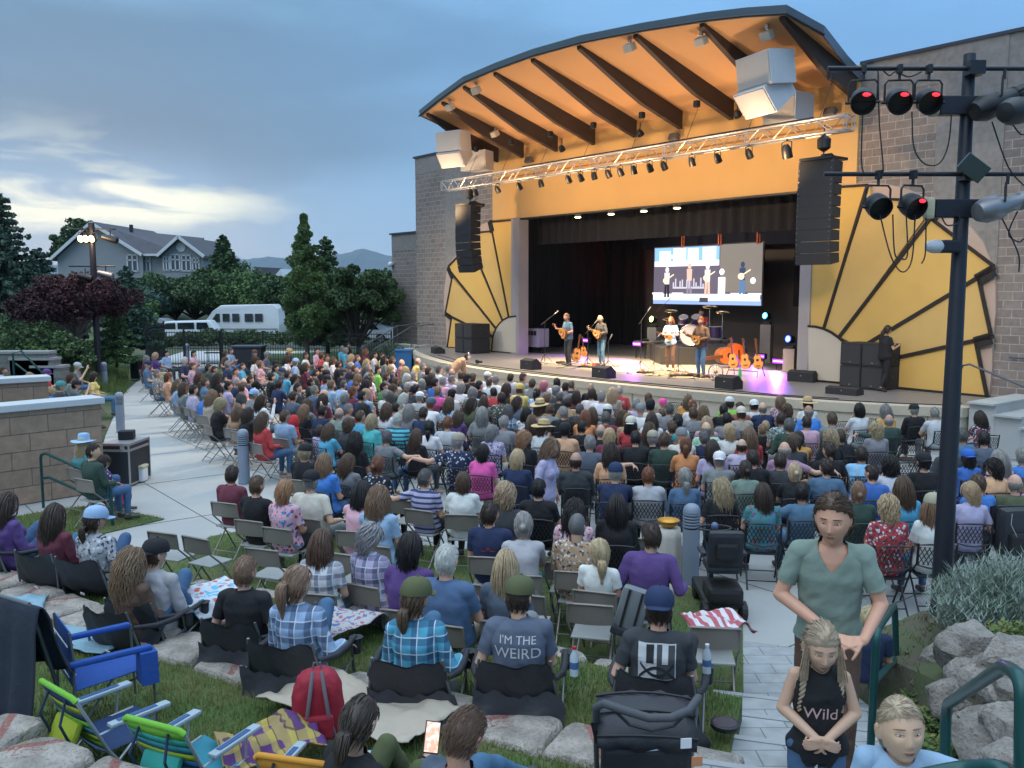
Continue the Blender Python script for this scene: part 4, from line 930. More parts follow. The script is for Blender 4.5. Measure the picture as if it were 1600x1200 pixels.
HAIR={}
def hmesh(name,mb):
 me=bpy.data.meshes.new('hair');me.from_pydata([tuple(v)for v in mb.v],[],mb.f);me.shade_smooth();me.materials.append(hair_m);HAIR[name]=me
def make_hair():
 for nm,th,n,L_,sd in(('s',.006,520,.032,1),('s2',.010,520,.042,9),('z',.005,0,0,2)):
  mb=MB();v,f=shell(th,sd,.35 if nm!='z' else .1);mb.add(v,f)
  if n:strands(mb,n,L_,sd+5,.0030,th+.005,.8,line=.34,step=.010)
  hmesh(nm,mb)
 mb=MB();v,f=shell(.008,61,.2,line=.36);mb.add(v,f);strands(mb,1500,.032,62,.0019,.014,1.6,line=.38,step=.009,droop=.15);hmesh('h',mb)
 mb=MB();v,f=shell(.006,3,.2,low=lambda x,y,z:y<.1 and-.6<z<.28 and(abs(x)>.35 or y<0));mb.add(v,f);strands(mb,130,.03,4,.004,.01,region=lambda x,y,z:z<.25,step=.012);hmesh('b',mb)
 for nm,n,L_,w,sp_,sd,r_ in(('l',460,.34,.0015,.3,11,.0042),('w',420,.36,.006,.8,12,.0046),('o',420,.15,.0015,.8,13,.0044),('c',380,.15,.010,.9,14,.006)):
  mb=MB();v,f=shell(.007,sd,.2);mb.add(v,f);strands(mb,n,L_,sd,r_,.022 if nm in 'wc' else .013,.9,w,spread=sp_);hmesh(nm,mb)
 rr=random.Random(5)
 def tail(mb,p0,L_,w,n,sd,wave=.0):
  rr=random.Random(sd)
  for _ in range(n):
   a=rr.uniform(0,6.28);q=sqrt(rr.random());pts=[];rs=[];ph=rr.uniform(0,6)
   for i in range(12):
    t=i/11;e=w*(.35+1.1*sin(pi*min(1,t*1.15+.12))*.9)*q
    pts.append(V3(p0)+V3((cos(a)*e+wave*sin(t*14+ph),-.045*sin(min(1,t*3)*pi/2)+sin(a)*e*.8+.02*t,-L_*t+.03*sin(min(1,t*3)*pi))));rs.append(.006*(1-.6*t))
   mb.tube(pts,rs,3,cap=False)
 mb=MB();v,f=shell(.009,21,.15);mb.add(v,f);strands(mb,200,.07,22,.004,.012,1.2,droop=.2,step=.014);tail(mb,(0,-.105,.03),.26,.03,110,3,.004);mb.sphere((0,-.108,.03),.02,8);hmesh('p',mb)
 mb=MB();v,f=shell(.009,23,.15);mb.add(v,f);strands(mb,200,.07,24,.004,.012,1.2,droop=.2,step=.014);tail(mb,(0,-.10,-.045),.20,.028,90,4,.003);mb.sphere((0,-.1,-.045),.02,8);hmesh('q',mb)
 mb=MB();v,f=shell(.010,25,.2);mb.add(v,f);strands(mb,200,.07,26,.004,.013,1.2,droop=.2,step=.014)
 for k in range(70):
  a,b=rr.uniform(0,6.28),rr.uniform(0,6.28);c=V3((0,-.128,.0));pts=[c+V3((cos(a+t)*.03*cos(b),cos(a+t)*.012*sin(b)-.0,sin(a+t)*.032))+V3((rr.uniform(-.004,.004),)*3)for t in np.linspace(0,3,7)];mb.tube(pts,.006,3,cap=False)
 mb.sphere((0,-.125,0),.032,8);hmesh('u',mb)
def make_hats():
 def dome(mb,s=1.,z0=.028,top=.135,ex=1.):
  prof=[(1.0,0),(1.01,.02),(.97,.045),(.84,.075),(.6,.095),(.3,.105),(.02,.108)]
  n=24;vs=[];
  for r,z in prof:
   for k in range(n):a=2*pi*k/n;vs.append((.088*r*cos(a)*s,.108*r*sin(a)*s-.003,z0+z*(top-z0)/.108))
  fs=[(i*n+k,i*n+(k+1)%n,(i+1)*n+(k+1)%n,(i+1)*n+k)for i in range(len(prof)-1)for k in range(n)];fs.append(tuple((len(prof)-1)*n+k for k in range(n)));mb.add(vs,fs)
 def brim(mb,sgn=1,L_=.075):
  vs=[];n=14
  for j,t in enumerate((0,.5,1)):
   for i in range(n+1):
    a=pi*(.12+.76*i/n);x=.086*cos(a)*(1-.1*t);y=sgn*(.104*sin(a)+t*L_*sin(a)**.6);vs.append((x,y,.034-.012*t-.25*abs(x)**1.3+.0));
  m_=n+1;top=[(j*m_+i,j*m_+i+1,(j+1)*m_+i+1,(j+1)*m_+i)for j in range(2)for i in range(n)];mb.add(vs,top);mb.add([(x,y,z-.004)for x,y,z in vs],[f[::-1]for f in top])
 out={}
 for nm,sg in(('K',1),('k',-1)):
  mb=MB();dome(mb,1.03);mb.sphere((0,0,.138),.008,6)
  me=bpy.data.meshes.new('cap');mb2=MB();brim(mb2,sg)
  me.from_pydata(mb.v,[],mb.f);me.shade_smooth();me.materials.append(hat_m);m2=bpy.data.meshes.new('brim');m2.from_pydata(mb2.v,[],mb2.f);m2.shade_smooth();m2.materials.append(hat_m);out[nm]=('cap',me,m2)
 mb=MB();dome(mb,1.06,.02,.14);v,f=mb.v,mb.f;me=bpy.data.meshes.new('beanie');me.from_pydata(v,[],f);me.shade_smooth();me.materials.append(hat_m);out['B']=('beanie',me,None)
 n=30;prof=[(.205,.028),(.195,.03),(.14,.036),(.098,.042),(.095,.06),(.090,.12),(.082,.142),(.05,.15),(.012,.140)]
 def straw(prof):
  vs=[];
  for r,z in prof:
   for k in range(n):a=2*pi*k/n;vs.append((r*.93*cos(a),r*1.1*sin(a),z+(.012*cos(2*a)if r>.15 else 0)))
  return vs,[(i*n+k,i*n+(k+1)%n,(i+1)*n+(k+1)%n,(i+1)*n+k)for i in range(len(prof)-1)for k in range(n)]+[tuple((len(prof)-1)*n+k for k in range(n))]
 v,f=straw(prof);me=bpy.data.meshes.new('straw_hat');me.from_pydata(v,[],f);me.shade_smooth();me.materials.append(straw_m)
 v,f=straw([(.0975,.044),(.096,.066)]);m2=bpy.data.meshes.new('hat_band');m2.from_pydata(v,[],f[:n]);m2.materials.append(mat('hat_band',(.02,.02,.025),.8));out['F']=('straw_hat',me,m2)
 v,f=straw([(r*.92,z)for r,z in prof]);me=bpy.data.meshes.new('sun_hat');me.from_pydata(v,[],f);me.shade_smooth();me.materials.append(hat_m);out['S']=('sun_hat',me,None)
 def low(x,y,z):return y<.45 or z>.8
 v,f=shell(.028,31,.25,low=lambda x,y,z:(y<.52 or z>.72));mb=MB();mb.add(v,f);mb.lathe([(.105,-.16),(.098,-.12),(.09,-.08)],20);me=bpy.data.meshes.new('hood');me.from_pydata([tuple(q)for q in mb.v],[],mb.f);me.shade_smooth();me.materials.append(cloth_m);out['H']=('hood',me,None)
 return out
make_hair();HATS=make_hats()
def sit(arms='lap',legs='flat',lean=0.,yaw=0.,pitch=0.,sex='m',fat=1.,slump=.0,seat=.50,**k):
 w=.176 if sex=='m' else .158;ly=sin(radians(lean))
 P_=V3((0,0,seat));C=V3((0,-.05+.25*ly-.02*slump,seat+.27));Nk=V3((0,-.055+.50*ly,seat+.50-.03*abs(ly)*2-.02*slump))
 H=Matrix.Translation(Nk+V3((0,.03+.05*ly,.158)))@rotm(yaw,pitch-lean*.3)
 sh=[Nk+V3((-w,.0,-.055)),Nk+V3((w,0,-.055))]
 J=dict(pelvis=P_,chest=C,neck=Nk,head=H,sh=sh,curl=[.45,.5])
 def sd(i):return(-1,1)[i]
 el,wr,hd,pn=[],[],[],[]
 for i in(0,1):
  s=sd(i);a=arms if isinstance(arms,str)else arms[i]
  if a=='lap':e=sh[i]+V3((s*.05,.06,-.27));w_=V3((s*.07,.27,seat+.13));h=V3((-s*.5,.8,-.2));n_=V3((0,0,-1))
  elif a=='cross':e=sh[i]+V3((s*.06,.10,-.25));w_=C+V3((-s*.06,.19+.02*i,.03));h=V3((-s,.1,.1));n_=V3((0,-1,0))
  elif a=='knee':e=sh[i]+V3((s*.03,.17,-.22));w_=V3((s*.08,.42,seat+.16));h=V3((-s*.4,.7,-.3));n_=V3((-s,0,-.3))
  elif a=='phone':e=sh[i]+V3((s*.04,.16,-.20));w_=Nk+V3((s*.05,.32,.08));h=V3((-s*.15,.2,.9));n_=V3((-s,0,0))
  elif a=='up':e=sh[i]+V3((s*.12,.12,.06));w_=Nk+V3((s*.10,.10,.33));h=V3((-s*.5,.2,.8));n_=V3((-s*.4,1,0))
  elif a=='over':e=sh[i]+V3((s*.27,-.05,-.10));w_=e+V3((s*.25,-.03,.05));h=V3((s*.8,.0,-.5));n_=V3((0,0,-1))
  elif a=='chin':e=sh[i]+V3((s*.02,.2,-.22));w_=Nk+V3((s*.03,.16,.04));h=V3((-s*.3,-.1,.9));n_=V3((0,-1,0))
  elif a=='side':e=sh[i]+V3((s*.10,-.02,-.26));w_=e+V3((s*.02,.22,-.03));h=V3((0,1,-.2));n_=V3((0,0,-1))
  el.append(e);wr.append(w_);hd.append(h);pn.append(n_)
 J.update(el=el,wr=wr,hd=hd,pn=pn)
 hip=[V3((-.09,.02,seat-.01)),V3((.09,.02,seat-.01))];kn,an,to=[],[],[]
 for i in(0,1):
  s=sd(i);l=legs if isinstance(legs,str)else legs[i]
  k0=V3((s*.12,.44,seat+.01));a0=V3((s*.12,.43,.10));t0=V3((s*.14,.60,.035))
  if l=='ext':a0=V3((s*.12,.78,.12));t0=V3((s*.15,.88,.22));k0=V3((s*.11,.44,seat-.03))
  if l=='cross' and i==1:k0=V3((.02,.42,seat+.12));a0=V3((-.17,.62,seat-.18));t0=V3((-.22,.78,seat-.24))
  if l=='wide':k0=V3((s*.22,.40,seat+.02));a0=V3((s*.2,.42,.10));t0=V3((s*.27,.57,.035))
  if l=='tuck':k0=V3((s*.10,.42,seat));a0=V3((s*.08,.20,.12));t0=V3((s*.09,.33,.035))
  if seat<.3:
   k0=V3((s*(.20 if l=='wide' else .13),.36,seat+.30));a0=V3((s*.15,.60,.09));t0=V3((s*.17,.76,.03))
   if l=='cross' and i==1:k0=V3((.05,.36,seat+.36));a0=V3((-.16,.62,seat+.12));t0=V3((-.22,.76,seat+.06))
   if l=='ext':k0=V3((s*.12,.44,seat+.12));a0=V3((s*.14,.84,.09));t0=V3((s*.18,.92,.20))
  kn.append(k0);an.append(a0);to.append(t0)
 J.update(hip=hip,kn=kn,an=an,toe=to)
 return J
def scaleJ(J,s):
 q={}
 for k,v in J.items():
  if k in('hd','pn','curl','thumb'):q[k]=v
  elif k=='head':m=v.copy();m.translation=v.translation*s;q[k]=m
  elif isinstance(v,list):q[k]=[p*s for p in v]
  else:q[k]=v*s
 return q
SKIN={'f':(.60,.355,.25),'m':(.46,.27,.19),'t':(.38,.21,.14),'d':(.09,.05,.035),'r':(.60,.31,.22)}
HC={'black':(.016,.013,.013),'dark brown':(.045,.029,.021),'brown':(.10,.060,.038),'light brown':(.22,.14,.085),'blond':(.46,.35,.21),'auburn':(.19,.075,.035),'grey':(.27,.26,.25),'dark grey':(.11,.105,.105),'white':(.56,.55,.53),'pink':(.65,.20,.30),'bald':(.3,.26,.24),'strawberry':(.34,.18,.09)}
CC={'navy':(.015,.03,.09),'steel blue':(.07,.16,.27),'blue':(.03,.14,.50),'bright blue':(.03,.20,.62),'light blue':(.27,.42,.62),'cyan':(.05,.38,.58),'teal':(.05,.25,.26),'turquoise':(.04,.48,.52),'black':(.012,.012,.015),'charcoal':(.04,.044,.05),'grey':(.20,.21,.22),'light grey':(.42,.43,.44),'white':(.66,.67,.68),'cream':(.58,.54,.44),'beige':(.42,.35,.26),'tan':(.44,.27,.14),'brown':(.11,.06,.04),'red':(.52,.03,.035),'maroon':(.16,.025,.05),'rose':(.42,.12,.15),'pink':(.66,.34,.42),'magenta':(.72,.06,.33),'peach':(.72,.36,.18),'orange':(.66,.22,.05),'mustard':(.62,.30,.03),'yellow':(.68,.50,.12),'lime':(.22,.60,.06),'green':(.05,.22,.06),'dark green':(.025,.06,.045),'olive':(.09,.10,.045),'sage':(.20,.26,.215),'mint':(.30,.55,.38),'lavender':(.43,.38,.56),'purple':(.10,.045,.20),'mauve':(.36,.18,.28),'rust':(.30,.08,.05),'khaki':(.36,.33,.24),'denim':(.06,.13,.24),'slate':(.09,.12,.17)}
def setcol(o,c,a=1.):o.color=(*c,a)
def add_child(par,name,me,col=None,M=None,lab=None):
 o=bpy.data.objects.new(name,me);COL.objects.link(o);o.parent=par
 if M is not None:o.matrix_local=M
 if col is not None:setcol(o,col)
 if lab:o['label']=lab
 return o
from mathutils.bvhtree import BVHTree
def front_y(pro,x,z):
 if 'bvh' not in pro:inv=pro['head'].inverted();me=pro['body'];pro['bvh']=BVHTree.FromPolygons([inv@v.co for v in me.vertices],[tuple(p.vertices)for p in me.polygons])
 h=pro['bvh'].ray_cast(V3((x,.4,z)),V3((0,-1,0)));return h[0].y if h[0]else .09
def drape_on(o,shirt,gap=.005,sgn=-1,M=None):
 """lay a flat print onto the cloth it is printed on (both in the person's space)"""
 bvh=BVHTree.FromPolygons([v.co for v in shirt.vertices],[tuple(p.vertices)for p in shirt.polygons]);M=M or Matrix.Identity(4);I=M.inverted();me=o.data
 for v in me.vertices:
  p=M@v.co;h=bvh.ray_cast(V3((p.x,sgn*.6,p.z)),V3((0,-sgn,0)))
  if h[0]:v.co=I@V3((p.x,h[0].y+sgn*gap,p.z))
def jit(c,r,a=.12):k=1+r.uniform(-a,a);return tuple(min(.9,max(.004,v*k*(1+r.uniform(-.05,.05))))for v in c)
def person(pro,M,label,hair='s',hc='brown',top='grey',topm=None,pants='denim',hat=None,hatc=None,skin='f',group=None,shoes=True,shoec=(.05,.05,.055),bare=False,rnd=random,sl=None):
 o=bpy.data.objects.new('person',pro['body']);COL.objects.link(o);o.matrix_world=M
 o['label']=label;o['category']='person';mu_=lambda c:tuple(v*.84+.16*(c[0]*.3+c[1]*.6+c[2]*.1)for v in c)
 if group:o['group']=group
 setcol(o,jit(SKIN[skin],rnd,.08))
 if pro['shirt']and not bare:
  s=add_child(o,'shirt',pro['shirts'].get(sl,pro['shirt']),mu_(jit(CC[top],rnd)))
  if topm:s.material_slots[0].link='OBJECT';s.material_slots[0].material=TOPM[topm]if isinstance(topm,str)else topm
 add_child(o,'trousers',pro['trousers'],jit(CC[pants],rnd))
 if shoes:
  for k in(0,1):
   if pro['shoes'][k]:add_child(o,'shoe',pro['shoes'][k],shoec)
 H=pro['head'];rv=Matrix.Scale(1+rnd.uniform(-.03,.05),4)
 if hair and hair!='x' and hat!='H':add_child(o,'hair',HAIR[hair],jit(HC[hc],rnd,.15),H@rv)
 if hat:
  nm,me,m2=HATS[hat];tilt=Matrix.Rotation(radians(-8 if hat in 'kK' else-4),4,'X');c_=jit(CC[hatc or top],rnd,.08)
  h=add_child(o,nm,me,c_,H@Matrix.Scale(1.06,4)@tilt)
  if m2:add_child(h,'brim' if hat in 'Kk' else 'hat_band',m2,c_)
 return o
#  CHAIRS
brown_metal=mat('folding_chair_beige',(.25,.225,.20),.4,.25,.08,6);brown_seat=mat('folding_chair_seat',(.30,.31,.30),.6,0,.06)
black_seat=mat('black_chair_plastic',(.018,.018,.022),.5,0,.1);nylon_m=mat('black_nylon',(.026,.028,.035),.6,0,.3,4,.9,6)
def curved_panel(mb,w,z0,z1,y,bow,th=.018,n=8,lean=0.,cut=0.):
 vs=[];
 for j,z in enumerate((z0,z1)):
  for i in range(n+1):
   t=i/n*2-1;vs.append((t*w/2*(1-cut*(j==0)*0),y-bow*(1-t*t)-lean*(z-z0),z-(cut*(1-t*t)if j==0 else-.012*(1-t*t))))
 m=n+1;fs=[(i,i+1,m+i+1,m+i)for i in range(n)];k=len(vs)
 v2=[(x,yy+th,z)for x,yy,z in vs];f2=[tuple(q+k for q in f[::-1])for f in fs]
 rim=[(i,k+i,k+i+1,i+1)for i in range(n)]+[(m+i,m+i+1,k+m+i+1,k+m+i)for i in range(n)]+[(0,m,k+m,k),(n,k+n,k+m+n,m+n)]
 mb.add(vs+v2,fs+f2+rim)
def folding(kind):
 t=thing('folding_chair','x','folding chair');br=kind=='brown';M1=brown_metal if br else black_metal;top=.80 if br else .86;hw=.22;r=.012
 mb=MB();mb.box((0,.0,.44),(.385,.37,.022),bev=.008);mb.build('seat',brown_seat if br else black_seat,t)
 mb=MB()
 if br:curved_panel(mb,.43,.60,top-.01,-.205,.035,.012,lean=.12);mb.build('backrest',M1,t)
 else:
  for i in range(13):
   for d in(-1,1):
    x0=-.30+i*.05;a,b=(x0-d*.06,.60),(x0+d*.06,.82);pa=[max(-.20,min(.20,q))for q in(a[0],b[0])]
    if a[0]==b[0]or abs(x0)>.25:continue
    za=.60+(.82-.60)*((pa[0]-a[0])/(b[0]-a[0]));zb_=.60+(.82-.60)*((pa[1]-a[0])/(b[0]-a[0]))
    f=lambda x,z:(x,-.205-.035*(1-(x/.215)**2)-.12*(z-.6),z)
    mb.tube([f(pa[0],za),f((pa[0]+pa[1])/2,(za+zb_)/2),f(pa[1],zb_)],.0055,4)
  bk=mb.build('backrest',black_seat,t)
  m2=MB();pts=[(-.21,.59),(-.215,.84),(-.1,.855),(0,.86),(.1,.855),(.215,.84),(.21,.59),(.1,.565),(0,.555),(-.1,.565)]
  m2.tube([(x,-.205-.035*(1-(x/.215)**2)-.12*(z-.6),z)for x,z in pts],.012,6,closed=True);m2.build('backrest_frame',black_seat,bk)
 for s in(-1,1):
  mb=MB();mb.tube([(s*hw,-.235,top),(s*hw,-.20,.60),(s*hw,-.02,.44),(s*hw,.27,.0)],r,6)
  if s==1 and br:mb.tube([(-hw,-.235,top),(-hw*.7,-.262,top+.01),(0,-.27,top+.014),(hw*.7,-.262,top+.01),(hw,-.235,top)],r,6)
  mb.build('leg',M1,t);mb=MB();mb.tube([(s*(hw-.03),.12,.44),(s*(hw-.03),-.30,.0)],r,6);mb.build('leg',M1,t)
 for P_ in([(-hw,.21,.10),(hw,.21,.10)],[(-hw+.03,-.235,.10),(hw-.03,-.235,.10)]):
  mb=MB();mb.tube(P_,.008,5);mb.build('stretcher',M1,t)
 return t
def merged(t,name='folding_chair'):
 vs,fs,mats,mi=[],[],[],[]
 def walk(o,M):
  if o.type=='MESH':
   k=len(vs);vs.extend([tuple(M@v.co)for v in o.data.vertices]);m=o.data.materials[0]
   if m not in mats:mats.append(m)
   for p in o.data.polygons:fs.append(tuple(q+k for q in p.vertices));mi.append(mats.index(m))
  for c in o.children:walk(c,M@c.matrix_local)
 walk(t,Matrix());me=bpy.data.meshes.new(name);me.from_pydata(vs,[],fs)
 for m in mats:me.materials.append(m)
 me.polygons.foreach_set('material_index',mi);return me
CHB,CHK=folding('brown'),folding('black');CHBm,CHKm=merged(CHB),merged(CHK);USED={}
def chair(kind,loc,rz,label,near=True,s=1.):
 src=CHB if kind=='brown' else CHK
 if near:
  if src.name not in USED:USED[src.name]=1;o=src
  else:o=copy_tree(src)
 else:o=bpy.data.objects.new('folding_chair',CHBm if kind=='brown' else CHKm);COL.objects.link(o);o['category']='folding chair'
 o.location=loc;o.rotation_euler=(0,0,rz+R_.uniform(-.06,.06));o.scale=(.95,.95,.95);o['label']=label;o['group']=f'{"beige" if kind == "brown" else "black"} folding chairs of the audience';return o
#  AUDIENCE
PR={}
def proto(k,vox=.014,**a):
 sx=a.get('sex','m');s=a.pop('scale',1.);ch=a.pop('child',0.);ft=a.get('fat',1.)
 J=sit(**a)
 if s!=1:J=scaleJ(J,s)
 PR[k]=build_body(J,sx,ft,ch,vox,headscale=1.03 if not ch else .98,sleeve='sl',shorts=a.get('shorts',False))
proto('m0');proto('m1',arms='cross',legs='cross',yaw=-8);proto('m2',arms='knee',lean=14);proto('m3',arms=('lap','over'),yaw=10);proto('m4',yaw=38,arms='side');proto('m5',yaw=-38);proto('m6',arms=('lap','phone'),pitch=-6);proto('m7',fat=1.22,arms='side',legs='wide');proto('m8',fat=1.14,lean=-4,yaw=-14,arms='cross');proto('m9',arms=('over','lap'),yaw=-25)
for k,a in dict(f0={},f1=dict(arms='cross',legs='cross',yaw=12),f2=dict(yaw=36,arms='side'),f3=dict(yaw=-38),f4=dict(arms='knee',lean=12),f5=dict(arms=('lap','phone')),f6=dict(fat=1.18),f7=dict(arms=('chin','lap'),yaw=-12,pitch=8)).items():proto(k,sex='f',**a)
proto('c0',sex='f',scale=.74,child=1.);proto('c1',sex='m',scale=.76,child=1.,yaw=25)
hcode=dict(k='black',d='dark brown',b='brown',i='light brown',o='blond',a='auburn',g='grey',e='dark grey',w='white',P='pink',z='bald',s='strawberry')
ccode=dict(nv='navy',sb='steel blue',bl='blue',bb='bright blue',lb='light blue',cy='cyan',tl='teal',tq='turquoise',bk='black',ch='charcoal',gy='grey',lg='light grey',wh='white',cr='cream',be='beige',ta='tan',bn='brown',rd='red',mr='maroon',ro='rose',pk='pink',mg='magenta',pe='peach',mu='mustard',ye='yellow',li='lime',gn='green',dg='dark green',ol='olive',sa='sage',mi='mint',lv='lavender',pu='purple',mv='mauve',ru='rust',kh='khaki',dn='denim',sl='slate')
ccode['or']='orange'
CAT="""231 570 s g sb Knv;229 561 o g mr;243 556 o o pu;260 553 s k lb +;303 553 s k pk;289 564 s w nv;304 573 s b pk tf;323 575 s d dg;352 553 s b bn;361 549 s e lb;357 570 s g nv;378 573 s b cy;369 581 s b ro;260 588 o a pe L;249 585 s g gy tf;278 601 l i lb;292 607 l b gy;304 610 s k lv + L;317 616 s g bb Kdn;321 598 s b sb;341 591 w d bk;357 604 s k lv;371 597 z z nv;378 606 s b ch;332 619 w i be;345 632 c o bk;372 641 l i ta;335 578 s d ch;312 588 l b ch;391 594 s d nv
398 552 s g bn Bbn;417 555 s g sl Kgy;399 562 c b wh;411 569 u i pk;427 569 s k nv Kbk;431 576 s k tl;441 582 s g nv Knv;450 586 s d cy;452 551 s b ch Fbn;448 561 l d wh;462 566 s g lb Klb;477 573 l d mr;472 593 o d lg L;483 597 s k bk;496 549 s k pk;503 556 s b rd;512 560 s b cr;520 563 l b wh;502 577 s k bk;514 585 s k rd Kbk;504 594 s b lb Kbk+;521 602 s i lb;537 601 s e lb;531 582 s e bk Kch;529 570 s d bk P6;535 545 o g cy;541 548 s g cy;544 540 s d bk;549 559 l o wh;559 560 s i bl;572 550 l a mr;547 573 s g nv;561 577 s b ch;573 567 l o ch;551 588 s d bl;560 591 l i nv;573 597 l k pk;551 614 o a mr L;522 616 b z lg;530 621 o g dn +;505 624 l d mr;481 632 l b gy P6;483 643 l i bk;509 642 s k nv P2;525 645 b z sa +;564 651 s b cy;397 617 s g gy klb;409 626 l d wh P6 L;388 645 l d bk;411 655 l b rd L;446 651 s b lb;459 668 x k rd H c;380 598 b z pk;466 607 s d ch;437 601 s d nv;425 590 s k bk;459 620 s d sl;491 610 s g dn;494 583 s d ch;478 556 s b wh
586 555 s d wh;597 557 s b ye;601 562 l k gy;614 563 u b wh;629 567 b z ro;591 579 s k li;610 576 o o nv L;634 579 l o ol;652 565 b z ye;661 574 s g gy;636 591 o w nv;648 588 s g lg;674 580 s d bk;686 578 s e wh;698 577 s g gy;706 583 b z lv;672 590 l d bk;601 589 s b sl L+;572 599 l k mv;600 605 s k gn;637 604 z g ch;678 598 s k bl;685 612 s i mg;706 593 s g lv +;721 606 o g wh;730 592 s k bk Kbk;742 590 s b bk;749 603 s k bk;738 613 o g gy;575 617 o o lb;593 618 s g wh;611 620 o e lg;629 622 l w be;656 621 s g lg Kwh;677 631 s a wh Bsl;702 630 l b lb;735 630 l d ol;706 616 s k wh Kbk;573 640 l k rd P5;618 638 s k ro P6;581 658 o o tq +;619 656 s w tq tt+;677 666 q k wh;694 663 s a lg L;605 684 s e gy + P3;651 681 l b bk;716 690 s g nv Kkh tf+P9;753 646 l g gy;568 575 s g gy;583 590 s i wh;618 596 s b be;663 600 o g gy;650 609 s k ch;690 596 s g pk;721 587 s b be;614 608 o b dg;556 604 s b bl;570 617 s k nv;592 639 l b wh;640 642 l g gy;662 646 s d nv;716 650 l b pu;545 640 s g gy;546 664 c b ch;633 616 s b nv
759 589 s g wh Kwh;765 598 s b wh;776 593 s g wh;745 614 s g lb;797 591 s d lb;817 590 s b gy;793 606 l d ch;804 606 o w lg;815 609 s b ye Bye;849 602 o P gy;870 598 s k wh;838 613 p d lb;868 612 s g ch Bgy;897 602 z b nv;919 606 b z bk skT;872 620 s e bk;856 623 o i ol;767 613 s k rd;786 623 s d ol tf;758 626 l b gy;805 627 l d sl L;844 634 w b ta F;887 629 s d ta +;797 642 l e lb tp;820 645 l k wh tf;752 648 l g gy;850 668 o b wh F;918 650 l a or;881 672 s k pe Bbk +;770 676 o g lv tf;819 686 c s bk;922 692 s g sl +P3;900 617 l d mr;906 640 s e ch;925 616 s d wh;833 600 s b gy;880 645 s g bk;830 660 l b ch;790 660 s g gy;860 640 s b gy;940 620 s g wh;884 605 s k gy;910 668 s k bk
968 611 z z rd T+;957 614 l o be;1014 622 s b be;1016 634 s k cr Bbk;1001 641 x g wh Bgy;1035 638 x k pu Bmg c;1075 624 l i mu;1082 633 p a wh;949 642 s b ch Kwh;939 652 s e mr +P3;974 650 w b nv;981 655 o i ta;986 662 l k rd kcr;1018 655 l d wh;1035 655 s b lb c;1059 658 u k wh;1083 646 s b gy L;1107 642 w i mr;1104 661 l o pk;1023 674 w b ch;939 674 b z bk L;968 682 o o mr + L;990 682 s k bk P2;1018 684 s g bk Kkh+;1070 677 x w cr Bgy;1106 672 b z mi +;1068 694 p a or;1108 699 l d lv;954 706 w d pe;1055 698 s o wh Btl c;1045 640 s e gy;994 632 s g lv;1052 672 s b ch;930 648 l b gy;1040 690 s b dg;1088 684 s e nv
1125 641 s k bk L;1143 631 s d li Kwh;1156 637 s d ru;1164 646 s b be kcr+;1177 634 s d wh kwh;1187 637 b z nv +;1219 626 l i pk tf;1230 641 c b gy tf;1217 654 s d sa tf;1262 631 o b wh F;1263 643 b z bb +T;1254 659 s d pk;1233 665 s e dg L+;1282 684 c o bk L;1263 684 p d mu L;1200 682 s i bk L c;1190 673 s o be c;1142 676 o o wh;1159 677 l i rd;1159 697 b d lv +L;1225 704 b z mv + P3;1124 719 s g gy kwh;1166 731 u d sa;1243 737 u o bk;1289 731 s d sb L;1209 722 s d ch;1185 716 s d bk;1300 704 s d bk;1136 655 s k gy;1240 690 o b ch
1345 640 o k wh;1381 641 l g mu +;1428 641 s g bk Kbk L;1460 646 s g lg;1369 671 c o gy;1389 657 b z dg + L P9;1313 682 s b bk + L;1340 711 s d lb tj+;1362 739 s d bl;1391 727 c k wh;1443 722 s k bk kbk+;1411 761 l b cy;1503 681 s e sb L;1537 686 s k sl L P9;1531 652 l d mr tf;1519 717 o k bl kbl;1550 716 l g pk tt;1567 732 c k pe;1597 714 s g bb L;1516 768 o o lv;1545 755 s b bb L;1568 757 b z ol +;1458 790 l i wh Kkh P3;1586 765 s b pk c;1487 700 s d ch;1300 655 s b gy
1009 745 s a lg L+;970 738 s g nv Bnv L;1066 745 q g dn L;964 790 l k bk +L;1127 762 w o bk;1192 770 l d tl tr;1253 770 s k sb P9;1341 768 u i dg;1388 792 c o rd tf;898 798 w k pk tf;902 822 z e ta +tf;818 820 u g lg;767 803 s d nv P5;842 764 s k bk +;790 772 c o ch L;809 716 o o nv L;900 720 b d ch L+;755 706 o k mg +;724 752 o b wh +;665 748 s e lv tt P9 +;591 727 u a bk tf+;592 778 w i lb;565 768 l k pk;545 722 l b gy;508 722 l i bb;477 707 s o bk Kbk L;483 754 s g cr kbk +;450 764 o s pk tr;402 759 s b bk L;363 742 s d mr L;500 682 s d lv c;517 671 l b cy;555 688 w k bk;505 848 l b wh tp;578 840 c g lv tp L;655 862 o k pu +;690 870 s w dn + ;785 882 l o sl;945 880 q o wh c;1008 838 s d pu L P4+"""
def parse(e):
 t=e.split();d=dict(x=float(t[0]),y=float(t[1]),hair=t[2],hc=hcode[t[3]],top=ccode[t[4]],hat=None,hatc=None,tm=None,sl='s',fat=False,child=False,pose=None,skin=None)
 s=''.join(t[5:]);i=0
 if 'skT' in s:d['skin']='t';s=s.replace('skT','')
 while i<len(s):
  ch=s[i]
  if ch in 'KkBS':d['hat']=ch;d['hatc']=ccode[s[i+1:i+3]];i+=3
  elif ch=='F':
   d['hat']='F';i+=1
   if s[i:i+2]=='bn':i+=2
  elif ch=='H':d['hat']='H';i+=1
  elif ch=='t':d['tm']=s[i+1];i+=2
  elif ch=='+':d['fat']=True;i+=1
  elif ch=='c':d['child']=True;i+=1
  elif ch=='L':d['sl']='l';i+=1
  elif ch=='P':d['pose']=s[i+1];i+=2
  elif ch=='T':d['skin']='t';i+=1
  else:i+=1
 return d
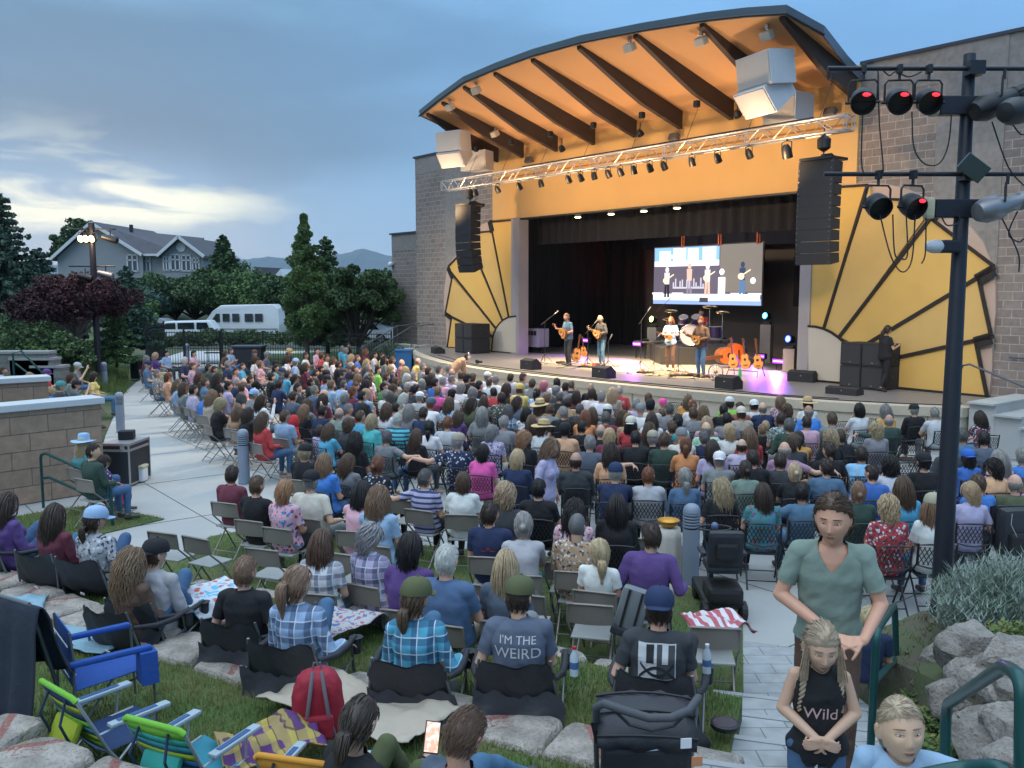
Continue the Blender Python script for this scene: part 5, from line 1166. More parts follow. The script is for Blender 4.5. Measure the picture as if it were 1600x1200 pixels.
AUD=[parse(e)for l in CAT.split('\n')for e in l.split(';')if e.strip()]
FOC=FW(11.5,-1.5,0)
R_=random.Random(11)
HW=dict(s='short-{}-haired',z='crop-headed',b='balding',l='long-{}-haired',w='wavy-{}-haired',o='{}-bobbed',c='curly-{}-haired',p='{}-ponytailed',q='low-{}-ponytailed',u='{}-bunned',x='head-covered',s2='short-{}-haired')
HATW=dict(K='capped',k='backward-capped',F='straw-hatted',B='beanie-clad',H='hooded',S='sun-hatted')
PATW=dict(p='plaid ',t='striped ',f='flowery ',r='bright-print ',j='broad-striped ')
for d in AUD:
 fem=d['hair']in 'lwopquc' and d['hc']!='x'
 if d['hair']=='s' and R_.random()<.3:d['hair2']='s2'
 if d['child']:k=R_.choice(['c0','c1'])
 elif fem:k='f6' if d['fat']else R_.choice(['f0','f1','f2','f3','f4','f0','f7','f0'])
 else:k=R_.choice(['m7','m8'])if d['fat']else R_.choice(['m0','m1','m2','m4','m5','m0','m1'])
 if d['pose']:k=('f' if fem and d['pose']in '0123456' else 'm')+d['pose']if not(fem and d['pose']=='6')else 'f5'
 if k not in PR:k='m'+k[1:]
 d['k']=k;p=PR[k];H=p['head'].translation;s=R_.uniform(.95,1.04)*(1.08 if d['y']>770 else 1.);d['s']=s
 hw=gz(d['x'],d['y'],H.z*s)
 a=atan2(FOC.y-hw.y,FOC.x-hw.x)-pi/2+radians(R_.uniform(-10,10));d['a']=a
 q=Matrix.Rotation(a,3,'Z')@V3((H.x*s,H.y*s,0));d['p']=V3((hw.x-q.x,hw.y-q.y,0));d['D']=hw.y
for it in range(14):
 for i,d in enumerate(AUD):
  for e in AUD[i+1:]:
   v=e['p']-d['p'];L_=v.length
   if L_<.50 and L_>1e-4:
    v=v/L_*(.50-L_)*.32;r=d['p'].normalized();
    for q,sg in((d,-1),(e,1)):
     w_=v*sg;al=r*w_.dot(r);q['p']=q['p']+al+(w_-al)*.45
def core(d):
 a=HW[d['hair']].format(d['hc'].replace(' ','-'));
 if d['hat']:a=((d['hatc']+'-').replace(' ','-')if d['hatc']and d['hat']!='H' else '')+HATW[d['hat']]+('' if d['hair']=='x' or d['hat']=='H' else ' '+a)
 return a,PATW.get(d['tm'],'')+d['top']+' '+('hood' if d['hat']=='H' else 'long-sleeved top' if d['sl']=='l' else 'top')
def zone(d):
 if d['x']<400:return 'left rows'
 if d['x']>1290:return 'right rows'
 if d['y']>735:return 'rear rows'
 return 'middle rows' if d['y']>640 else 'front rows'
def finish(items):
 from collections import defaultdict
 g=defaultdict(list)
 for d in items:g[core(d)].append(d)
 for k,l in g.items():
  for d in l:d['tag']=''
  if len(l)>1:
   h=defaultdict(list)
   for d in l:h[zone(d)].append(d)
   for z,m in h.items():
    m.sort(key=lambda d:d['x'])
    for i,d in enumerate(m):d['tag']=(', '+z if len(h)>1 else '')+('' if len(m)==1 else f', {"leftmost" if i == 0 else ordinal(i+1)+" from left"} of these')
finish(AUD)
def is_brown(d):x,y=d['x'],d['y'];return x<395 or(y>735 and x<780)or(y>790 and x<1050)or(x<480 and y>640)
PANTS=['denim','denim','charcoal','khaki','black','slate','navy','grey']
for d in AUD:
 M=Matrix.Translation(d['p'])@Matrix.Rotation(d['a'],4,'Z')@Matrix.Scale(d['s'],4);a,b=core(d)
 near=d['D']<15
 sk=d['skin']or R_.choice('fffffmmfrt')
 lab=f'{a} sitter in a {b}{d["tag"]}'
 child=d['child']
 if child:M=M@Matrix.Translation((0,0,.1))
 person(PR[d['k']],M,lab,d.get('hair2',d['hair']),d['hc'],d['top'],d['tm'],R_.choice(PANTS),d['hat'],d['hatc'],sk,'seated concert audience',shoes=near,rnd=R_,sl=d['sl'])
 kd='brown' if is_brown(d)else 'black'
 c_=chair(kd,d['p'],d['a'],'',d['D']<16)
 c_['label']=f'{"beige" if kd == "brown" else "black"} folding chair under the {a} {b} sitter{d["tag"]}'
for i,(x,y,kd,w_)in enumerate([(276,896,'brown','empty beige folding chair farthest left on the rear lawn'),(330,905,'brown','empty beige folding chair second from left on the rear lawn'),(428,925,'brown','empty beige folding chair between the blond boy and the plaid sitter'),(560,935,'brown','empty beige folding chair right behind the lilac plaid sitter'),(640,955,'brown','empty beige folding chair before the teal plaid lawn sitter'),(728,985,'brown','empty beige folding chair behind the white-haired denim sitter'),(826,1005,'brown','empty beige folding chair before the green-capped lettered-shirt man'),(925,1022,'brown','empty beige folding chair with an open grey seat in the last row'),(1112,1062,'brown','beige folding chair carrying the striped blanket in the last row'),(888,950,'brown','empty beige folding chair beside the blond toddler'),(640,838,'brown','empty beige folding chair below the lavender striped sitter'),(985,905,'brown','empty beige folding chair in front of the purple polo man'),(1312,700,'black','empty black folding chair in front row left of the white top'),(1345,695,'black','empty black folding chair in front row below the black bob'),(1415,735,'black','empty black folding chair left of the tall pole'),(1405,775,'black','empty black folding chair second left of the tall pole'),(1500,740,'black','empty black folding chair behind the maroon jersey'),(610,735,'black','empty chair beside the heather grey shirt, draped in black'),(1050,665,'black','empty black folding chair behind the magenta beanie')]):
 p=gz(x,y,0.2);p.z=0;a=atan2(FOC.y-p.y,FOC.x-p.x)-pi/2+radians(R_.uniform(-5,5));chair(kd,p,a,w_,True)
print('AUDIENCE',len(AUD))
#  FOREGROUND AND PLAZA FURNITURE
tube_grey=mat('grey_tube',(.16,.17,.18),.4,.5)
def camp_chair(label,loc,rz,s=1.,high=.52,cover=True,group='black low chairs on the lower lawn',cup=True):
 t=thing('camp_chair',label,'camp chair',group=group);w_r=random.Random(label)
 vs=[];n=12;ph=w_r.uniform(0,6);rows=[(.25,.30,.06),(.27,.05,.07),(.27,-.16,.09),(.285,-.25,.18),(.28,-.29,.30),(.265,-.33,high-.08),(.22,-.35,high)]
 for w,y,z in rows:
  for i in range(n+1):q=i/n*2-1;vs.append((w*q,y-.05*(1-q*q)+.010*sin(q*9+z*17+ph),z+.012*sin(q*7+z*9+ph)-.03*(1-q*q)*(z>high-.05)))
 fs=[(j*(n+1)+i,j*(n+1)+i+1,(j+1)*(n+1)+i+1,(j+1)*(n+1)+i)for j in range(len(rows)-1)for i in range(n)]
 mb=MB();mb.add(vs,fs);mb.add([(x,y-.012,z-.006)for x,y,z in vs],[f[::-1]for f in fs]);mb.build('fabric_sling',nylon_m,t,smooth=True)
 vs=[];m=16
 for j in range(8):
  for i in range(m+1):
   q=i/m*2-1;v=j/7;vs.append(((.30+.05*v)*q+.03*sin(v*5+ph),-.33-.07*v+.03*sin(q*6+v*4+ph)*v,.24-.235*v**.7+.02*sin(q*11+ph+v*6)*(1-v)+.03*abs(q)*(1-v)))
 if cover:mb=MB();mb.add(vs,[(j*(m+1)+i,j*(m+1)+i+1,(j+1)*(m+1)+i+1,(j+1)*(m+1)+i)for j in range(7)for i in range(m)]);mb.build('loose_cover',nylon_m,t,smooth=True)
 for sx in(-1,1):
  mb=MB();mb.tube([(sx*.24,-.35,high),(sx*.29,-.27,.16),(sx*.30,-.24,0)],.011,6);mb.build('leg',tube_grey,t)
  mb=MB();mb.tube([(sx*.31,.26,.0),(sx*.31,.22,.30)],.011,6);mb.build('leg',tube_grey,t)
  mb=MB();mb.tube([(sx*.31,-.24,.02),(sx*.31,.24,.16)],.009,5);mb.build('cross_brace',tube_grey,t)
  mb=MB();mb.tube([(sx*.27,-.31,.36),(sx*.31,-.1,.31),(sx*.32,.1,.30),(sx*.32,.26,.32)],[.016,.026,.028,.02],8);mb.build('armrest',nylon_m,t,smooth=60)
 if cup:
  mb=MB();mb.lathe([(.035,-.12),(.042,0),(.055,.006),(.042,.008)],12,(.33,.26,.31));mb.build('cup_holder',nylon_m,t,smooth=40)
 if w_r.random()<.6:mb=MB();mb.box((w_r.uniform(-.05,.15),-.40,.15),(.045,.004,.04),R=Matrix.Rotation(radians(35),4,'X')@Matrix.Rotation(.4,4,'Y'));mb.build('care_tag',white_paint,t)
 put(t,loc,rz,s=s);return t
def toward(p,q=None):
 q=q or FOC;return atan2(q.y-p.y,q.x-p.x)-pi/2
PRN={}
def near_proto(key,sex='m',fat=1.,child=0.,vox=.008,scale=1.,sleeve='sl',headscale=1.07,shorts=False,**a):
 J=sit(sex=sex,**a);J=scaleJ(J,scale)if scale!=1 else J
 PRN[key]=build_body(J,sex,fat,child,vox,headscale=headscale,sleeve=sleeve,shorts=shorts);return PRN[key]
def seat_at(px,py,g,pro,label,a=None,rot=0.,s=1.,**k):
 H=pro['head'].translation;hw=gz(px,py,g+H.z*s);a=toward(hw)if a is None else a;a+=radians(rot)
 q=Matrix.Rotation(a,3,'Z')@V3((H.x*s,H.y*s,0));p=V3((hw.x-q.x,hw.y-q.y,g))
 o=person(pro,Matrix.Translation(p)@Matrix.Rotation(a,4,'Z')@Matrix.Scale(s,4),label,rnd=R_,**k);return o,p,a
LA=.50
n1_=near_proto('n1',arms=('side','lap'),legs='wide',seat=.15,lean=2)
n2_=near_proto('n2',sex='f',arms='lap',seat=.15,lean=-2)
n3_=near_proto('n3',sex='f',arms=('lap','side'),legs='cross',seat=.15,yaw=-28)
n4_=near_proto('n4',arms='side',legs='ext',seat=.15,yaw=-12,lean=-2)
n5_=near_proto('n5',arms=('side','lap'),legs='cross',seat=.15,lean=6,yaw=-22)
G_='people in low chairs on the lower lawn'
def lawn(px,py,pro,label,chair_label,rot=0.,g=LA,s=1.06,high=.50,**k):
 if px<420:s*=.93
 o,p,a=seat_at(px,py,g,pro,label,rot=rot,s=s,group=G_,**k)
 camp_chair(chair_label,(p.x,p.y,p.z),a,s,high,px>230);return o,p,a
om,pm_,am_=lawn(1030,950,n1_,'man in a grey logo T-shirt and backward navy cap before the stroller','black camp chair under the man in the grey logo T-shirt',-4,hair='s',hc='dark brown',top='charcoal',hat='k',hatc='navy',skin='f',pants='charcoal')
ow,pw,aw=lawn(812,932,n5_,'man in a green cap and navy lettered T-shirt on the lower lawn','black camp chair under the green-capped man in the lettered T-shirt',6,hair='s',hc='dark brown',top='slate',hat='K',hatc='olive',skin='f',pants='grey')
ot,pt_,at_=lawn(650,934,n3_,'woman in a green cap and teal plaid shirt on the lower lawn','blue-sided black camp chair under the woman in teal plaid',8,hair='q',hc='brown',top='cyan',topm='p',sl='l',hat='K',hatc='olive',skin='f')
lawn(466,912,n3_,'blond ponytailed woman in a hooded blue plaid shirt on the lower lawn','black camp chair under the woman in blue plaid',4,hair='p',hc='light brown',top='light blue',topm='p',sl='l',skin='f')
lawn(384,894,n4_,'blond young man in a black T-shirt on the lower lawn','black camp chair under the blond young man in black',4,hair='s',hc='light brown',top='black',skin='f')
lawn(243,866,n5_,'person in a cream long-sleeved shirt and backward black cap on the lower lawn','black camp chair under the person in the cream shirt',2,hair='s',hc='brown',top='light grey',sl='l',hat='k',hatc='black',skin='f')
lawn(205,880,n2_,'woman with long wavy blond hair and brown top beside the cream shirt','black camp chair under the wavy blond woman',-4,hair='w',hc='light brown',top='brown',sl='l',skin='f')
lawn(150,812,n3_,'woman in a sky blue cap and white mandala-print shirt on the left lawn','black camp chair under the woman in the sky blue cap',10,hair='q',hc='dark brown',top='light grey',topm='f',hat='K',hatc='light blue',skin='f')
lawn(86,806,n2_,'woman with long dark hair and maroon sleeves on the left lawn','black camp chair under the long-dark-haired woman in maroon',4,hair='l',hc='dark brown',top='maroon',sl='l',skin='f')
lawn(12,788,n2_,'woman in a purple jacket at the left edge of the lawn','black camp chair under the woman in the purple jacket',-6,hair='l',hc='dark brown',top='purple',sl='l',skin='f')
white_ink=mat('white_print',(.55,.56,.58),.8,var=.1)
def shirt_of(o):return[c for c in o.children if c.name.startswith('shirt')and not c.name.startswith('shirt_')][0].data
def on_back(o,p,a,body,size,z,y=-.155,dx=0.,m=None,tilt=8,n='shirt_lettering',sx=1.,front=False):
 t_=text(body,size,(0,0,0),(0,0,0),m or white_ink,name=n,ext=0.,sx=sx);t_.parent=o
 bm=bmesh.new();bm.from_mesh(t_.data);bmesh.ops.triangulate(bm,faces=bm.faces);bmesh.ops.subdivide_edges(bm,edges=[e for e in bm.edges if e.calc_length()>.012],cuts=1);bm.to_mesh(t_.data);bm.free()
 Mt=Matrix.Translation((dx,-y if front else y,z))@Matrix.Rotation(pi if front else 0,4,'Z')@Matrix.Rotation(pi/2,4,'X')@Matrix.Diagonal((sx,1,1,1));t_.matrix_local=Mt;drape_on(t_,shirt_of(o),.005,1 if front else-1,Mt);return t_
def patch(o,x0,x1,z0,z1,m,name,gap=.004,k=10):
 vs=[(x0+(x1-x0)*i/k,0,z0+(z1-z0)*j/k)for j in range(k+1)for i in range(k+1)];mb=MB();mb.add(vs,[(j*(k+1)+i,j*(k+1)+i+1,(j+1)*(k+1)+i+1,(j+1)*(k+1)+i)for j in range(k)for i in range(k)]);q=mb.build(name,m);q.parent=o;q.matrix_local=Matrix.Identity(4);drape_on(q,shirt_of(o),gap);return q
on_back(ow,pw,aw,"I'M THE",.078,.545);on_back(ow,pw,aw,'WEIRD',.105,.455)
ik=mat('logo_dark',(.02,.022,.026),.8)
patch(om,-.125,.125,.37,.61,white_ink,'shirt_logo_panel');patch(om,.0,.118,.377,.603,mat('logo_grey',(.06,.065,.07),.8),'shirt_logo_half',.006);patch(om,-.07,-.02,.48,.603,ik,'shirt_logo_bar',.007,6);patch(om,.035,.075,.48,.603,white_ink,'shirt_logo_bar',.008,6)
for i,(q0,q1,fl_)in enumerate(((-.12,.12,1),(-.11,.11,-1))):
 mb=MB();P_=[(q0+(q1-q0)*t_,0,.425+fl_*(.035-.10*(2*t_-1)**2)*.8)for t_ in np.linspace(0,1,17)]
 vs=[(x,y,z-.011)for x,y,z in P_]+[(x,y,z+.011)for x,y,z in P_];mb.add(vs,[(k,k+1,18+k,17+k)for k in range(16)]);q=mb.build('shirt_logo_arc',ik);q.parent=om;q.matrix_local=Matrix.Identity(4);drape_on(q,shirt_of(om),.009)
def aud_find(x,y):return min(zip(AUD,[o for o in bpy.data.objects if o.get('group')=='seated concert audience']),key=lambda t:hypot(t[0]['x']-x,t[0]['y']-y))[1]
_people=[o for o in COL.objects if o.get('group')=='seated concert audience']
def aud(x,y):
 i=min(range(len(AUD)),key=lambda i:hypot(AUD[i]['x']-x,AUD[i]['y']-y));return _people[i]
on_back(aud(968,611),0,0,'DAVIS',.09,.90,-.175,tilt=-4,sx=1.2)
on_back(aud(1340,711),0,0,'MESSI',.10,.80,-.205,m=mat('black_print',(.02,.02,.03),.8),tilt=-4)
on_back(aud(1531,652),0,0,'9',.2,.80,-.165,tilt=-4)
for k in range(3):on_back(aud(1018,684),0,0,['NASHVILLE','MUSIC','CITY TOUR'][k]if 0 else['||||||||','= o =','||||||'][k],.06,.88-.07*k,-.205,m=mat('ochre_print',(.35,.30,.16),.8),tilt=-4)
on_back(aud(767,803),0,0,'~*~',.1,.8,-.165,m=mat('red_print',(.4,.05,.04),.8),tilt=-4)
def stand(h=1.75,lean=0.,yaw=0.,pitch=0.,arms='down',step=.0,sex='m',twist=0.,roll=0.,w=None):
 k=h/1.75;w=w or(.172 if sex=='m' else .156);P_=V3((0,0,.93));Rl=Matrix.Rotation(radians(-lean),3,'X')@Matrix.Rotation(radians(twist),3,'Z')
 up=lambda v:P_+Rl@(V3(v)-P_)
 C=up((0,-.01,1.20));Nk=up((0,-.01,1.46));H=Matrix.Translation(up((0,.035,1.625)))@rotm(yaw+twist,pitch-lean*.35,roll)
 sh=[up((-w,-.01,1.405)),up((w,-.01,1.405))];el,wr,hd,pn=[],[],[],[]
 for i in(0,1):
  s=(-1,1)[i];a=arms if isinstance(arms,str)else arms[i]
  T=dict(down=((s*.25,-.03,1.13),(s*.27,.08,.90),(0,.3,-1),(-s,0,0)),clasp=((s*.262,.04,1.15),(s*.07-.10,.28,1.06),(-s*.8,.35,.0),(0,-.6,-1)),hug=((s*.235,.02,1.17),(s*.03,.21,1.06),(-s*.9,.15,-.3),(0,-1,0)),strum=((s*.27,.00,1.16),(s*.03,.22,1.08),(-s*.8,.3,-.3),(0,-1,0)),neck=((s*.30,.05,1.18),(s*.36,.28,1.26),(s*.1,.2,.9),(-s*.6,-1,0)),uke=((s*.24,.06,1.17),(s*.09,.25,1.17),(-s*.6,.3,.2),(0,-1,0)),phone=((s*.22,.06,1.15),(s*.10,.30,1.20),(-s*.2,.8,.4),(0,0,1)),rail=((s*.42,.07,1.30),(s*.68,.16,1.19),(s*.7,.2,-.6),(0,0,-1)),reach=((s*.16,.26,1.24),(s*.10,.48,1.18),(0,1,0),(0,0,-1)))[a]
  el.append(up(T[0]));wr.append(up(T[1]));hd.append(Rl@V3(T[2]));pn.append(Rl@V3(T[3]))
 hip=[V3((-.095,0,.90)),V3((.095,0,.90))];kn=[V3((-.10,.04+step*.45,.49)),V3((.10,.03-step*.2,.49))];an=[V3((-.11,-.01+step*.4,.09)),V3((.11,-.03-step*.75,.09+step*.15))];to=[V3((-.14,.14+step*.4,.03)),V3((.14,.12-step*.75,.03))]
 J=dict(pelvis=P_,chest=C,neck=Nk,head=H,sh=sh,el=el,wr=wr,hd=hd,pn=pn,curl=[.55,.5],hip=hip,kn=kn,an=an,toe=to)
 return scaleJ(J,k)
def stand_at(px,py,g,pro,label,face,s=1.,D=None,**k):
 """px,py = head centre pixel"""
 H=pro['head'].translation*s;hw=gz(px,py,g+H.z)if D is None else gd(px,py,D)
 if D is not None:g=stair_z((hw.x,hw.y+.15));s=(hw.z-g)/pro['head'].translation.z;H=pro['head'].translation*s;print('STAND',label[:12],s,g)
 a=atan2(face[1],face[0])-pi/2;q=Matrix.Rotation(a,3,'Z')@V3((H.x,H.y,0));p=V3((hw.x-q.x,hw.y-q.y,g if D is None else hw.z-H.z))
 return person(pro,Matrix.Translation(p)@Matrix.Rotation(a,4,'Z')@Matrix.Scale(s,4),label,rnd=R_,**k),p,a
def eyes(o,pro,child=0.,browc=(.07,.045,.03)):
 H=pro['head'];sk=o.color;dark=tuple(v*.66 for v in sk[:3])+(1,);fy=lambda x,z:front_y(pro,x,z)
 def line(pts,rs,nm,m,col,dy=0.):
  P_=[(x,fy(x,z)+dy,z)for x,z in pts];mb=MB();mb.tube(P_,rs,6);q=mb.build(nm,m,smooth=True);q.parent=o;q.matrix_local=H
  if col:q.color=col
  return q
 for sg in(-1,1):
  ex,ez=sg*.031,.010;y=fy(ex,ez)
  mb=MB();mb.sphere((0,0,0),.0118,14,(1.05,1,.82));e=mb.build('eye',eye_m,smooth=True);e.parent=o;e.matrix_local=H@Matrix.Translation((ex,y-.0085,ez))
  mb=MB();mb.sphere((0,.0068,-.0008),.0055,10);mb.build('iris',iris_m,e,smooth=True)
  line([(ex+q*.015,ez+.0050-.0045*q*q)for q in(-1,-.5,0,.5,1)],[.0012,.0030,.0034,.0030,.0012],'eyelid',skin_m,dark,.0005);line([(ex+q*.014,ez-.0058+.003*q*q)for q in(-1,-.5,0,.5,1)],[.0010,.0018,.0020,.0018,.0010],'eyelid',skin_m,dark,-.0005)
  line([(ex+sg*q*.018,.030+.002*(1-q*q)-.002*q)for q in(-1,-.4,.3,1)],[.0020,.0030,.0026,.0010],'eyebrow',hair_m,(*browc,1),.0005)
 line([(q*.021,-.0565+.0018*(1-abs(abs(q)-.35)))for q in(-1,-.5,0,.5,1)],[.0008,.0026,.0028,.0026,.0008],'lip',lip_m,None,-.0012);line([(q*.018,-.0635)for q in(-1,-.5,0,.5,1)],[.0008,.0032,.0036,.0032,.0008],'lip',lip_m,None,-.0016)
 line([(q*.020,-.0603)for q in(-1,-.5,0,.5,1)],[.0004,.0008,.0009,.0008,.0004],'mouth_line',black_plastic,None,.0008)
J=stand(1.80,lean=11,w=.163,yaw=-10,pitch=-4,arms='clasp',step=.30);J['curl']=[1.0,.9]
PM=build_body(J,'m',.93,0,.0055,headscale=1.19,sleeve='s',vneck=.085)
cdir=V3((0,0,0))-gd(1290,900,5.2)
man,mp,ma=stand_at(1302,812,.6,PM,'man in a sage green V-neck shirt and brown trousers climbing the steps',(cdir.x+.12,cdir.y),D=5.25,hair='h',hc='brown',top='sage',pants='brown',skin='r',shoec=(.5,.5,.5))
eyes(man,PM)
J=stand(1.30,lean=2,yaw=4,pitch=-12,arms='hug',sex='f');J['curl']=[.6,.5]
J['sh']=[v.copy()for v in J['sh']]
PG=build_body(J,'f',.80,.35,.0052,headscale=1.05,sleeve='n')
girl,gp,ga=stand_at(1284,1012,.9,PG,'girl with long braids and a black sleeveless top in front of the man',(-.2,-1),D=4.1,hair='x',hc='light brown',top='black',pants='denim',skin='f',shoec=(.5,.5,.5))
eyes(girl,PG,1,(.18,.12,.07))
mb=MB();v,f=shell(.008,41,.12,line=.18);mb.add(v,f);strands(mb,520,.085,42,.0024,.010,2.6,part=.0,droop=.25,step=.012,line=.22,region=lambda x,y,z:y<.45 or z>.62)
for sg in(-1,1):
 for ph in(0,2.09,4.19):mb.tube([(sg*(.078+.016*t)+.009*sin(t*26+ph),.03+.05*min(1,t*1.5)+.008*cos(t*26+ph),.0-.30*t)for t in np.linspace(0,1,30)],[.010*(1-.35*t)for t in np.linspace(0,1,30)],5)
 for k in range(26):
  a=random.uniform(0,6.28);mb.tube([(sg*(.072+.02*t)+.012*cos(a)*(1+t),.035+.04*t+.012*sin(a),.03-.16*t)for t in np.linspace(0,1,6)],.0018,3,cap=False)
h=mb.build('hair',hair_m,smooth=True);h.parent=girl;setcol(h,(.36,.27,.185));h.matrix_local=PG['head']
script_m=mat('pink_print',(.55,.36,.36),.8)
on_back(girl,0,0,'Wild',.085,.885,m=script_m,front=True)
J=stand(1.08,lean=0,yaw=8,pitch=6,arms=('down','down'),sex='m',roll=4)
w_=J['sh'][0];J['el'][0]=w_+V3((-.20,.06,-.03));J['wr'][0]=w_+V3((-.37,.17,-.035));J['hd'][0]=V3((-.7,.3,-.55));J['pn'][0]=V3((0,0,-1));J['curl'][0]=.7
PB=build_body(J,'m',.95,1.,.0045,headscale=.98,sleeve='s')
boy,bp_,ba=stand_at(1408,1140,1.1,PB,'small blond boy in a light blue T-shirt at the bottom edge',(-.22,-1),D=3.2,hair='x',hc='blond',top='light blue',pants='navy',skin='f')
eyes(boy,PB,1,(.22,.14,.08))
mb=MB();v,f=shell(.004,51,.15,line=.30);mb.add(v,f);strands(mb,1100,.026,52,.0014,.004,.6,line=.36,step=.008,droop=.2,part=.04);h=mb.build('hair',hair_m,smooth=True);h.parent=boy;setcol(h,(.42,.32,.22));h.matrix_local=PB['head']
nc=near_proto('nc',child=1.,scale=.72,headscale=.92,seat=.45,yaw=-30)
seat_at(1359,968,.12,nc,'small child in navy sitting by the green railing at the steps',rot=-10,hair='s',hc='blond',top='navy',pants='navy',group=None)
JW=stand(1.66,lean=6,arms=('down','down'),sex='f',step=.2,yaw=-10);PW=build_body(JW,'f',1.,0,.012,sleeve='s')
stand_at(862,700,0,PW,'woman in a lavender top and dark jeans walking between the rows',(1,-.5),hair='w',hc='light brown',top='lavender',pants='denim')
ng1=near_proto('ng1',sex='f',arms=('knee','knee'),legs='tuck',seat=.16,lean=10,vox=.0065,headscale=1.1);
def ground_sit(sex,yaw,pitch,fat=1.,lean=12,arms=('knee','knee'),legw=.16):
 J=sit(arms=arms,seat=.16,lean=lean,yaw=yaw,pitch=pitch,sex=sex)
 J['kn']=[V3((-legw,.40,.50)),V3((legw,.36,.48))];J['an']=[V3((-.16,.62,.09)),V3((.16,.60,.09))];J['toe']=[V3((-.19,.78,.03)),V3((.19,.76,.03))]
 return J
J=ground_sit('f',20,-18,arms=('knee','knee'));J['wr'][1]=V3((.12,.45,.52));J['hd'][1]=V3((-.1,.5,.6))
PL=build_body(J,'f',1.,0,.0062,headscale=1.08,sleeve='l')
lady,lp,la_=seat_at(562,1128,.62,PL,'dark-ponytailed woman in black sitting on the blanket with a phone',a=radians(-42),hair='q',hc='dark brown',top='black',pants='olive',sl='l')
J=ground_sit('m',4,-26,lean=16);J['an']=[V3((-.2,.86,.20)),V3((.18,.80,.14))];J['kn']=[V3((-.2,.46,.44)),V3((.18,.44,.46))]
PQ=build_body(J,'m',1.,0,.0062,headscale=1.08,sleeve='l')
seat_at(727,1150,.66,PQ,'short-haired man in grey-blue jeans sitting at the bottom edge',a=radians(-40),hair='h',hc='brown',top='slate',pants='steel blue',sl='l',skin='r')
ph_=thing('phone','lit phone in the hand of the dark-ponytailed woman','phone');hw=gd(675,1152,4.25);ph_.location=hw;ph_.rotation_euler=(radians(-35),radians(12),radians(10))
mb=MB();mb.box((0,0,0),(.078,.008,.155),bev=.003);mb.build('case',black_plastic,ph_)
mb=MB();mb.box((0,-.006,0),(.068,.002,.142));mb.build('screen',mat('phone_screen',(.6,.3,.2),.3,var=.5,scale=40,col2=(.8,.75,.7),emit=(.75,.38,.25),estr=.7),ph_)
def cloth(name,label,cat,cx,cy,cz,w,d,m,rz=0.,seed=0,amp=.03,n=26,fall=None,fr=3.,**k):
 vs=[]
 for j in range(n+1):
  for i in range(n+1):
   x,y=(i/n-.5)*w,(j/n-.5)*d;e=.12*mnoise.noise(V3((x*2+seed,y*2,5)))
   z=amp*(1+mnoise.noise(V3((x*fr+seed,y*fr,seed)))+.5*mnoise.noise(V3((x*fr*2.3,y*fr*2.3+seed,1))))
   if fall:z=fall(x,y,z)
   vs.append((x+e*abs(y)/d,y+e,z))
 fs=[(j*(n+1)+i,j*(n+1)+i+1,(j+1)*(n+1)+i+1,(j+1)*(n+1)+i)for j in range(n)for i in range(n)]
 mb=MB();mb.add(vs,fs);o=mb.build(name,m,smooth=True);o.location=(cx,cy,cz);o.rotation_euler=(0,0,rz)
 o.modifiers.new('thick','SOLIDIFY').thickness=.008
 o['label']=label;o['category']=cat;return o
def cl(px,py,z,*a,**k):p=gz(px,py,z);return(p.x,p.y,z)
cream_cloth=mat('cream_blanket',(.42,.36,.29),.95,0,.12,4,.5,14)
cloth('blanket','cream blanket spread over the stones under the red backpack','blanket',*cl(560,1108,.655),1.35,.62,cream_cloth,radians(-30),1,.055,fr=5)
cloth('towel','pale blue towel crumpled on the middle lawn at the left edge','towel',*cl(22,948,.62),.55,.5,mat('blue_towel',(.22,.36,.44),.95,0,.15,8,.6,60),.4,2,.035,fr=6)
cloth('towel','pale blue towel flat on the lawn behind the blue striped chair','towel',*cl(132,1000,.62),.78,.42,mat('blue_towel',(.22,.36,.44)),-.3,3,.02,fr=5)
cloth('quilt','purple and yellow patterned quilt heaped beside the orange chair','quilt',*cl(425,1176,.78),.62,.5,None,.5,4,.09,fr=4)
qm=patmat('patchwork_quilt','plaid',(.45,.36,.05),9.,(.08,.05,.03));bpy.data.objects['quilt'].data.materials.append(qm);bpy.data.objects['quilt'].color=(.09,.03,.14,1)
def over(x,y,z):return z-(.35*max(0,abs(x)-.22)*2.2)
b1=cloth('blanket','bright tie-dyed blanket over the lap beside the cream shirt','blanket',*cl(325,925,.78),.75,.6,None,radians(-40),5,.03,fall=over,fr=5)
b1.data.materials.append(patmat('tie_dye_blanket','floral',(.55,.12,.10),12.,(.12,.42,.62)));b1.color=(.55,.58,.62,1)
b2=cloth('blanket','white and red flowery blanket over the plaid woman on the lower lawn','blanket',*cl(545,965,.72),.5,.95,None,radians(-30),6,.03,fall=lambda x,y,z:z-1.5*max(0,y-.1)**1.5,fr=5)
b2.data.materials.append(patmat('flowery_blanket','floral',(.42,.12,.13),16.,(.10,.15,.30)));b2.color=(.42,.42,.44,1)
b3=cloth('blanket','pink and white striped blanket piled on the last-row folding chair','blanket',*cl(1122,985,.52),.55,.5,None,.2,7,.10,fall=over,fr=4.5)
b3.data.materials.append(patmat('pink_striped_blanket','vstripe',(.42,.10,.13),12.));b3.color=(.60,.58,.60,1)
